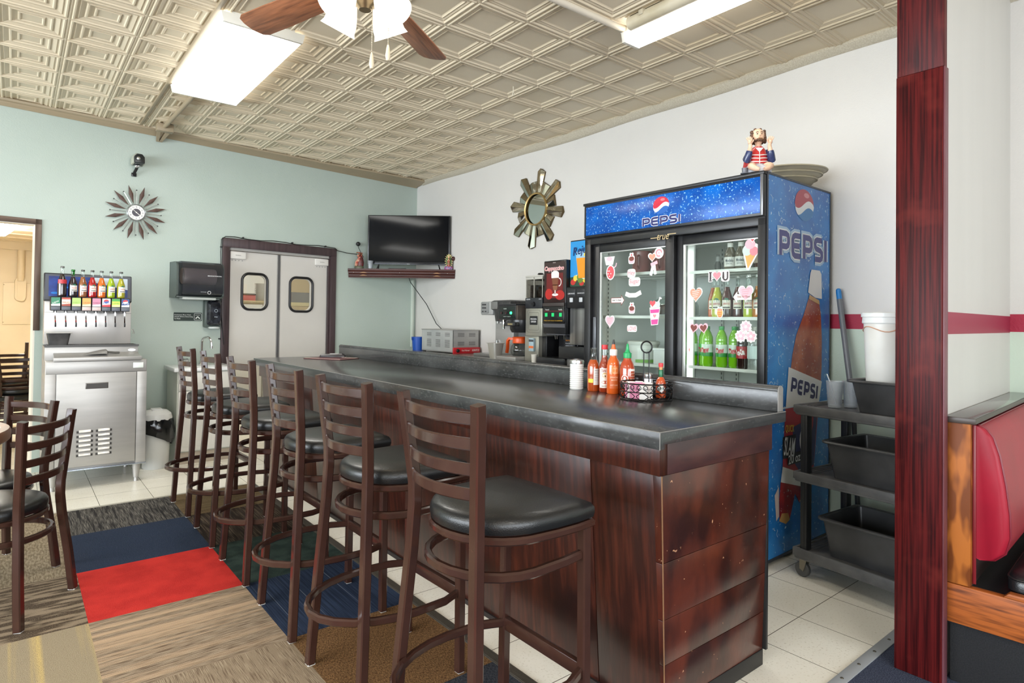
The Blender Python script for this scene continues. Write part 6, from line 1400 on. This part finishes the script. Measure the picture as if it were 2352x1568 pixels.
for k, (x, y, h, lb) in enumerate(((.355, .15, .46, 'white tall food container standing in the top bus tub'), (.475, .285, .40, 'second white tall container in the top bus tub, nearest the post'))):
    p_ = CM @ Vector((x, y, .866)); t = thing('tall_container', lb, 'container', p_, 0)
    b = MB().lathe([(0, 0), (.062, 0), (.066, .01), (.082, h-.02), (0, h-.02)], 28); b.build('container_body', mat('white_plastic_tall', (222, 222, 218), .35, col2=(212, 210, 204), nscale=6), t)
    b = MB().lathe([(.084, h-.05), (.088, h-.045), (.086, h-.02), (.092, h-.018), (.092, h), (.08, h+.005), (0, h+.006)], 28); b.build('lid', plain('#dfe1e0', .3), t)
    b = MB(); b.tube([(.083*math.cos(R(a)), .083*math.sin(R(a)), h-.075+.012*math.sin(R(a*3))) for a in range(0, 360, 12)], .0025, 5, True); b.build('stain_ring', plain('#c79a80', .5), t)
for k, (x, y, lb) in enumerate(((.155, .095, 'clear plastic cup with a straw at the front of the top cart shelf'), (.190, .175, 'clear plastic cup behind the one with a straw on the cart'))):
    p_ = CM @ Vector((x, y, .8605)); t = thing('plastic_cup', lb, 'cup', p_, 0, 'clear cups on the cart')
    b = MB().lathe([(0, .002), (.029, .002), (.031, .01), (.039, .128), (.0405, .13), (.0375, .128), (.029, .012), (0, .006)], 24); b.build('cup_wall', FROST, t, 50)
    if k == 0: b = MB().tube([(.01, .0, .02), (-.03, .01, .128), (-.05, .015, .165)], .003); b.build('straw', plain('#d6dade', .4), t)
t = thing('mop_handle', 'grey mop pole with a blue tip leaning against the white wall behind the cart', 'mop', (3.76, 1.50, 0))
MT = T(-3.76, -1.50, 0)
b = MB(MT); b.tube([(3.72, 1.488, .80), (3.80, 1.60, 1.42)], .0155, 12); b.tube([(3.68, 1.435, .02), (3.72, 1.488, .80)], .013, 12, mi=1); b.build('pole', [plain('#6f7276', .35), plain('#3c3e40', .4)], t)
b = MB(MT); b.tube([(3.80, 1.60, 1.42), (3.806, 1.608, 1.466)], .015, 12); b.sphere((3.807, 1.609, 1.472), .0145, 12); b.build('tip', plain('#2f7fc0', .35), t)
b = MB(MT); b.box(3.63, 1.36, .0, 3.74, 1.50, .03, .01); b.build('mop_head', plain('#2d2f31', .6), t)
# ------------------------------------------------------------------ ceiling lights and fan
TUBE = mat('lit_diffuser', '#ffffff', .4, emit=12, ecol=(255, 252, 244)); ENAM = mat('white_enamel', (226, 222, 210), .4)
def wrap_light(name, lb, x0, x1, y0, y1, zb, em=None):
    cx, cy = (x0+x1)/2, (y0+y1)/2; t = thing(name, lb, 'ceiling light', (cx, cy, zb)); W = T(-cx, -cy, -zb)
    b = MB(W); i = .012
    b.hexa([(x0+i, y0+.02, zb), (x1-i, y0+.02, zb), (x1-i, y1-.02, zb), (x0+i, y1-.02, zb), (x0, y0+.02, zb+.05), (x1, y0+.02, zb+.05), (x1, y1-.02, zb+.05), (x0, y1-.02, zb+.05)]); b.build('diffuser', [em or TUBE, mat('strip_side', '#ffffff', .4, emit=5, ecol=(255, 252, 244)) if em else mat('diffuser_side', '#ffffff', .4, emit=2.5, ecol=(255, 252, 244))], t, 0)
    for pl in t.children[0].data.polygons:
        if pl.normal.z > -.9: pl.material_index = 1
    for ya, yb in ((y0, y0+.02), (y1-.02, y1)):
        b = MB(W); b.hexa([(x0+i*.6, ya, zb-.003), (x1-i*.6, ya, zb-.003), (x1-i*.6, yb, zb-.003), (x0+i*.6, yb, zb-.003), (x0-.006, ya, zb+.052), (x1+.006, ya, zb+.052), (x1+.006, yb, zb+.052), (x0-.006, yb, zb+.052)], bev=.002); b.build('end_plate', ENAM, t)
    b = MB(W); b.box(x0+.05*(x1-x0)/.45, y0+.01, zb+.05, x1-.05*(x1-x0)/.45, y1-.01, ZC-.004, .003); b.build('housing', ENAM, t)
    return t
wrap_light('fluorescent_light', 'wide lit fluorescent ceiling light near the mint wall', .845, 1.295, 3.575, 4.98, 2.885)
wrap_light('strip_light', 'narrow lit strip ceiling light over the bar, beside the white wall', 2.655, 2.80, 1.02, 2.315, 2.862, mat('lit_strip', '#ffffff', .4, emit=8.5, ecol=(255, 252, 246)))
wrap_light('fluorescent_light', 'added fluorescent fill light on the unseen ceiling behind the viewer', .0, .45, -2.2, -.8, 2.885)  # assumed fixture, never in view, added to light the room from behind
wrap_light('fluorescent_light', 'added fluorescent fill light over the dining tables, out of view', -2.4, -1.95, .6, 2.0, 2.885)  # second assumed fixture out of view, added for more room light
t = thing('ceiling_conduit', 'white conduit pipe running across the ceiling to the narrow strip light', 'pipe', (2.2, 2.3, 2.93))
b = MB(T(-2.2, -2.3, -2.93)); b.tube([(.9, 2.36, 2.937), (2.70, 2.305, 2.937)], .019, 12); b.build('pipe', mat('pipe_white', (214, 204, 186), .35), t)
b = MB(T(-2.2, -2.3, -2.93)); b.box(2.66, 2.28, 2.915, 2.74, 2.33, 2.955, .004); b.build('coupling', plain('#b9b2a2', .35, .4), t)
t = thing('ceiling_pipe', 'thick cream pipe along the ceiling beside the narrow strip light', 'pipe', (2.62, 1.2, 2.92))
b = MB().tube([(0, -2.5, 0), (0, 1.02, 0)], .038, 16); b.build('pipe', mat('pipe_cream', (206, 196, 172), .35, col2=(190, 178, 150), nscale=8), t)
b = MB()
for y in (-1.5, -.2, .9): b.box(-.045, y, -.0, .045, y+.03, .036, .003)
b.build('strap', plain('#b8ae96', .4), t)
t = thing('ceiling_hook', 'small white hook hanging from the tin ceiling', 'hook', (2.76, 3.42, ZC-.005))
b = MB(); b.tube([(0, 0, 0), (0, 0, -.045)]+[(.009*math.sin(R(a)), 0, -.054+.009*math.cos(R(a))) for a in range(0, 331, 30)], .0022, 6); b.build('wire', plain('#e0d8c4', .3), t)
FX, FY, FZ = .985, 2.10, 2.52
fan = thing('ceiling_fan', 'ceiling fan with wooden blades and lit frosted glass shades', 'ceiling fan', (FX, FY, FZ))
WOODB = mat('fan_blade_walnut', (170, 108, 72), .42, col2=(112, 66, 42), nscale=22, stretch=(.25, 3.2, 1), lo=.35, hi=.7, bump=.1, bscale=60, bstretch=(.2, 4, 1), coat=.2)
BRONZE = plain('#8a7a62', .3, .8)
b = MB(); b.lathe([(.0, -.07), (.05, -.07), (.075, -.05), (.10, -.02), (.11, .03), (.085, .07), (.03, .09)], 32); b.build('motor', BRONZE, fan)
b = MB(); b.cyl(.014, .08, .40, 14); b.lathe([(.02, .36), (.06, .40), (.075, .437), (0, .437)], 24); b.build('down_rod', BRONZE, fan)
for k in range(5):
    a = 36.4+72*k; b = MB()
    prof = [(.19, -.055), (.30, -.062), (.50, -.069), (.66, -.070), (.685, -.058), (.697, -.03), (.70, 0), (.697, .03), (.685, .058), (.66, .070), (.50, .069), (.30, .062), (.19, .055)]
    b.prism(prof, -.003, .003, M=RX(12), bev=.0015); bl = b.build('blade', WOODB, fan); bl.rotation_euler = (0, 0, R(a))
    b = MB(); b.box(.08, -.012, -.010, .22, .012, -.004, .002, M=RX(12)); b.build('blade_iron', BRONZE, bl)
b = MB(); b.lathe([(.0, -.11), (.022, -.11), (.03, -.10), (.045, -.085), (.05, -.075), (.03, -.06)], 24); b.build('light_kit', BRONZE, fan)
SHADE = mat('frosted_shade', (250, 246, 236), .3, emit=.8, ecol=(255, 246, 226), col2=(240, 236, 226), nscale=30)
for k in range(4):
    a = 20+90*k; Q = RZ(a) @ T(.075, 0, -.045) @ RY(-32)
    b = MB(); b.lathe([(.024, .0), (.034, -.02), (.05, -.06), (.059, -.09), (.060, -.108), (.068, -.126), (.065, -.126), (.056, -.106), (.046, -.06), (.03, -.02), (.02, -.002)], 28, M=Q, cap=False); s_ = b.build('glass_shade', SHADE, fan, 60)
    b = MB(); b.sphere((0, 0, -.07), .026, 14, M=Q); b.build('bulb', mat('lit_bulb', '#ffffff', .3, emit=16, ecol=(255, 238, 208)), s_)
    b = MB(); b.tube([(.04, 0, -.08), (.06, 0, -.06), (.075, 0, -.045)], .009, M=RZ(a)); b.build('arm', BRONZE, fan)
CH = mat('chain', (190, 180, 160), .3, .8)
for x, y, z0, z1 in ((.02, -.02, -.10, -.27), (.06, -.07, -.09, -.245)):
    b = MB(); k = 0; z = z0
    while z > z1: b.sphere((x, y, z), .0022, 6); z -= .006
    b.tube([(x, y, z0), (x, y, z1)], .0006, 4); c = b.build('pull_chain', CH, fan)
    b = MB(); b.lathe([(0, z1-.062), (.006, z1-.058), (.0095, z1-.04), (.006, z1-.012), (.003, z1), (0, z1)], 14, M=T(x, y, 0)); b.build('pull_knob', plain('#cdbfa4', .4), c)
# ------------------------------------------------------------------ booth at the right edge
BM = T(2.615, .733, 0) @ RZ(PA)
bo = thing('booth_bench', 'restaurant booth bench with crimson padded back and orange-brown wooden end', 'booth', (2.615, .733, 0), PA)
PINE = mat('stained_ply', (168, 98, 40), .5, col2=(108, 56, 22), nscale=12, stretch=(1, 1.4, .45), lo=.46, hi=.56, spec=.25, bump=.05, bscale=60, detail=2)
OAK = mat('oak_apron', (166, 90, 40), .45, col2=(92, 46, 22), nscale=16, stretch=(.4, .35, 5), lo=.45, hi=.7, spec=.3)
CAPW = mat('dark_cap_laminate', (70, 62, 58), .18, col2=(52, 46, 44), nscale=10, stretch=(.3, 2, 1), coat=.5)
MAR = mat('crimson_vinyl', (150, 24, 44), .42, bump=.1, bscale=700, spec=.3, col2=(136, 24, 40), nscale=4); BVN = mat('black_booth_vinyl', (24, 25, 28), .3, bump=.25, bscale=260, coat=.2)
BCARP = mat('black_base_carpet', (22, 23, 26), .95, bump=1, bscale=300, col2=(34, 35, 38), nscale=250)
Lb = 1.235
b = MB(); b.box(.0, -.074, .355, .03, -.002, .925, .002); b.build('back_end_board', PINE, bo)
b = MB(); b.box(.03, -.074, .2, Lb, -.004, .925); b.build('back_frame', plain('#2a1414', .6), bo)
b = MB(); b.box(-.008, -.088, .925, Lb, .0, .947, .003); b.build('cap', CAPW, bo)
b = MB(); b.box(-.006, -.090, .927, -.0085, .001, .945, .0005); b.box(-.006, -.0905, .927, Lb, -.0885, .945, .0005); b.build('cap_edge', plain('#3d332d', .4), bo)
sec = [(-.076, .455), (-.10, .447), (-.135, .455), (-.165, .485), (-.178, .54), (-.176, .62), (-.165, .72), (-.148, .82), (-.13, .88), (-.11, .908), (-.09, .917), (-.076, .917)]
b = MB(); rr = []
for x, s in ((.033, .80), (.036, .90), (.045, .965), (.06, .99), (.09, 1.0), (.4, 1.02), (.8, 1.02), (Lb-.06, 1.0), (Lb-.03, .93), (Lb-.02, .8)):
    zc = .68; rr.append([(x, -.076+(y+.076)*s, zc+(z-zc)*(.985+.015*s)) for y, z in sec])
b.loft(rr); b.build('back_cushion', MAR, bo, 50)
b = MB(); b.tube([(.052, -.076+(y+.076)*.985, .68+(z-.68)) for y, z in sec[1:-1]], .0045, 6); b.tube([(.07+k*.1, -.0865, .915) for k in range(12)], .005, 6); b.build('piping', mat('crimson_piping', (110, 18, 34), .4), bo)
b = MB(); b.box(.028, -.085, .36, .033, -.074, .92, .002); b.build('back_edging', mat('crimson_edge', (120, 26, 34), .4), bo)
b = MB(); b.box(-.0, -.62, .215, .032, -.002, .352, .003); b.hexa([(.0, -.62, .352), (.032, -.62, .352), (.032, -.165, .352), (0, -.165, .352), (.0, -.62, .368), (.032, -.62, .368), (.032, -.18, .368), (0, -.18, .368)], bev=.002); b.build('apron', OAK, bo)
b = MB(); b.box(.03, -.60, .335, Lb, -.02, .352); b.build('seat_deck', BVN, bo)
b = MB(); rr = []
for s, z in ((.95, .352), (1, .365), (1, .395), (.985, .412), (.95, .422), (.7, .427)):
    rr.append([(.63+(q[0])*s, -.39+(q[1])*s, z) for q in rrect(1.17, .45, .04, 5)])
b.loft(rr); b.build('seat_cushion', BVN, bo, 50)
b = MB(); b.tube([(.63+q[0]*.995, -.39+q[1]*.995, .405) for q in rrect(1.17, .45, .04, 5)], .004, 6, True); b.build('seat_piping', BVN, bo)
b = MB(); b.box(.02, -.55, .0, Lb, -.01, .215, .004); b.build('base', BCARP, bo)
# ------------------------------------------------------------------ storage room behind the opening
def mwp(x, y, z=0): return MW @ Vector((x, y, z))
gc = 'chairs stacked in the storage room'
for k, (x, y, rz, z, fl_, lb) in enumerate(((-3.68, 1.7, 96, 0, 0, 'upright brown chair at the front of the stacked chairs in the storage room'), (-3.68, 1.7, 96, .945, 1, 'upside-down brown chair stacked on top at the front in the storage room'), (-4.22, 2.0, 75, 0, 0, 'upright brown chair at the left of the storage room stack'), (-4.22, 2.0, 75, .945, 1, 'upside-down brown chair on the left storage room stack'), (-3.60, 2.6, 100, 0, 0, 'upright brown chair at the back right of the storage room'), (-3.60, 2.6, 100, .945, 1, 'upside-down brown chair at the back right of the storage room'))):
    o = dup(c0, mwp(x, y, z), None, lb); o['group'] = gc
    o.rotation_euler = (R(180) if fl_ else 0, 0, R(rz+TH+180+(180 if fl_ else 0)))
t = thing('wall_conduit', 'cream pipe with a long junction box on the storage room wall', 'pipe', mwp(-3.25, 5.198, 0), TH)
b = MB(); b.tube([(0, -.04, 1.75), (0, -.04, 2.2)], .045, 14); b.build('pipe', BEIGE, t)
b = MB(); b.prism(rrect(.13, .34, .06, 6, 0, 1.63), 0, .06, M=RX(90)); b.prism(rrect(.075, .26, .035, 6, 0, 1.63), .06, .066, M=RX(90)); b.build('junction_box', BEIGE, t)
t = thing('access_panel', 'square cream access panel on the storage room wall', 'panel', mwp(-3.17, 5.197, 0), TH)
b = MB(); b.box(-.27, -.014, 1.12, .30, 0, 1.72, .004); b.build('sheet', BEIGE, t)
b = MB()
for x in (-.27, .39):
    for z in (1.15, 1.69): b.sphere((x*.9-.02 if x < 0 else .27, -.014, z), .006, 8)
b.build('screw', plain('#8a7a5a', .4, .4), t)
t = thing('storage_light', 'lit fluorescent ceiling light in the storage room', 'ceiling light', mwp(-3.74, 3.0, 2.228), TH)
b = MB(); b.box(-.15, -.6, 0, .15, .6, .06, .01); b.build('diffuser', mat('storage_diffuser', '#ffffff', .4, emit=36, ecol=(255, 250, 238)), t)
b = MB(); b.box(-.13, -.62, .058, .13, .62, .074, .002); b.build('housing', ENAM, t)
# ------------------------------------------------------------------ kitchen glimpsed through the door windows
t = thing('pass_shelf', 'steel kitchen shelf seen through the swing door windows', 'shelf', mwp(-1.7, 1.5, 0), TH)
b = MB(); b.box(-.2, -.15, 1.432, .62, .2, 1.472, .004); b.build('shelf_board', mat('tan_shelf', (176, 160, 128), .4), t)
b = MB()
for x in (-.15, .50): b.box(x, .12, 0, x+.04, .16, 1.432)
b.build('upright', STEEL, t)
g = 'white plate stacks on the kitchen shelf'
t = thing('plate_stack', 'tall stack of white foam plates on the kitchen shelf, seen through the left door window', 'plates', mwp(-1.255, 1.52, 1.4725), TH)
for k in range(14):
    b = MB().lathe([(0, k*.016), (.075, k*.016), (.105, k*.016+.014), (.102, k*.016+.014), (.073, k*.016+.003), (0, k*.016+.003)], 24); b.build('plate', plain('#eceae6', .4), t)
t = thing('red_box', 'dull red box on the kitchen shelf beside the plate stack', 'box', mwp(-1.50, 1.57, 1.4725), TH)
b = MB(); b.box(-.13, -.1, 0, .13, .1, .075, .004); b.build('carton', plain('#a8605e', .5), t)
b = MB(); b.box(-.135, -.105, .072, .135, .105, .09, .003); b.build('carton_lid', plain('#5a5450', .5), t)
t = thing('steel_hood', 'grey steel hood behind the right door window', 'hood', mwp(-.78, 1.75, 0), TH)
b = MB(); b.hexa([(-.25, -.15, 1.473), (.5, -.15, 1.473), (.5, .12, 1.473), (-.25, .12, 1.473), (-.25, -.1, 1.61), (.5, -.1, 1.61), (.5, .12, 1.61), (-.25, .12, 1.61)]); b.build('hood_body', plain('#7c7a78', .4, .4), t)
b = MB(); b.box(-.25, -.17, 1.425, .5, .1, 1.472); b.build('hood_edge', mat('hood_edge', (196, 184, 150), .4), t)
t = thing('kitchen_fill_light', 'added, unseen ceiling light that brightens the kitchen behind the doors', 'ceiling light', mwp(-1.4, 1.1, 2.52), TH)  # unseen lamp, added so the kitchen shows bright through the door windows
b = MB(); b.box(-.5, -.15, 0, .5, .15, .05, .01); b.build('diffuser', mat('kitchen_fill_panel', '#ffffff', .4, emit=16, ecol=(255, 250, 240)), t)
b = MB(); b.box(-.52, -.14, .05, .52, .14, .075); b.build('housing', ENAM, t)

# ------------------------------------------------------------------ daylight through the shop windows
def area(name, loc, rot, sx, sy, e, col):
    l = bpy.data.lights.new(name, 'AREA'); l.shape = 'RECTANGLE'; l.size = sx; l.size_y = sy; l.energy = e; l.color = col
    o = bpy.data.objects.new(name, l); COL.objects.link(o); o.location = loc; o.rotation_euler = rot; return o
area('daylight_left', (-4.75, 1.8, 1.55), (0, R(-110), 0), 1.9, 6.8, 420, (.86, .93, 1))
area('daylight_front', (-.3, -4.5, 1.55), (R(110), 0, 0), 6.6, 1.7, 260, (.88, .94, 1))
w = bpy.data.worlds.new('World'); SC.world = w; w.use_nodes = True
w.node_tree.nodes['Background'].inputs['Color'].default_value = (.85, .92, 1, 1); w.node_tree.nodes['Background'].inputs['Strength'].default_value = .6

# ------------------------------------------------------------------ camera
YAW, PITCH, ROLL = (.681529, .0143375, .0128691)
c = bpy.data.cameras.new('camera'); cam = bpy.data.objects.new('camera', c); COL.objects.link(cam)
f = Vector((math.sin(YAW), math.cos(YAW), 0)); r = Vector((math.cos(YAW), -math.sin(YAW), 0)); u = Vector((0, 0, 1))
f2 = f*math.cos(PITCH)+u*math.sin(PITCH); u2 = -f*math.sin(PITCH)+u*math.cos(PITCH)
r3 = r*math.cos(ROLL)+u2*math.sin(ROLL); u3 = -r*math.sin(ROLL)+u2*math.cos(ROLL)
cam.matrix_world = Matrix(((r3.x, u3.x, -f2.x, 0), (r3.y, u3.y, -f2.y, 0), (r3.z, u3.z, -f2.z, 1.27), (0, 0, 0, 1)))
c.sensor_width = 36; c.lens = 36*1407.7/2352; c.shift_y = -(784-715.4)/2352; c.clip_start = .05
SC.camera = cam
SC.view_settings.view_transform = 'Standard'; SC.view_settings.look = 'None'; SC.view_settings.gamma = 1; SC.view_settings.exposure = 0.68; SC.view_settings.use_curve_mapping = False
SC.cycles.max_bounces = 7; SC.cycles.diffuse_bounces = 4; SC.cycles.glossy_bounces = 3; SC.cycles.use_adaptive_sampling = True; SC.cycles.adaptive_threshold = .03; SC.cycles.transparent_max_bounces = 12; SC.cycles.transmission_bounces = 4
SC.cycles.caustics_reflective = False; SC.cycles.caustics_refractive = False; SC.cycles.sample_clamp_indirect = 6
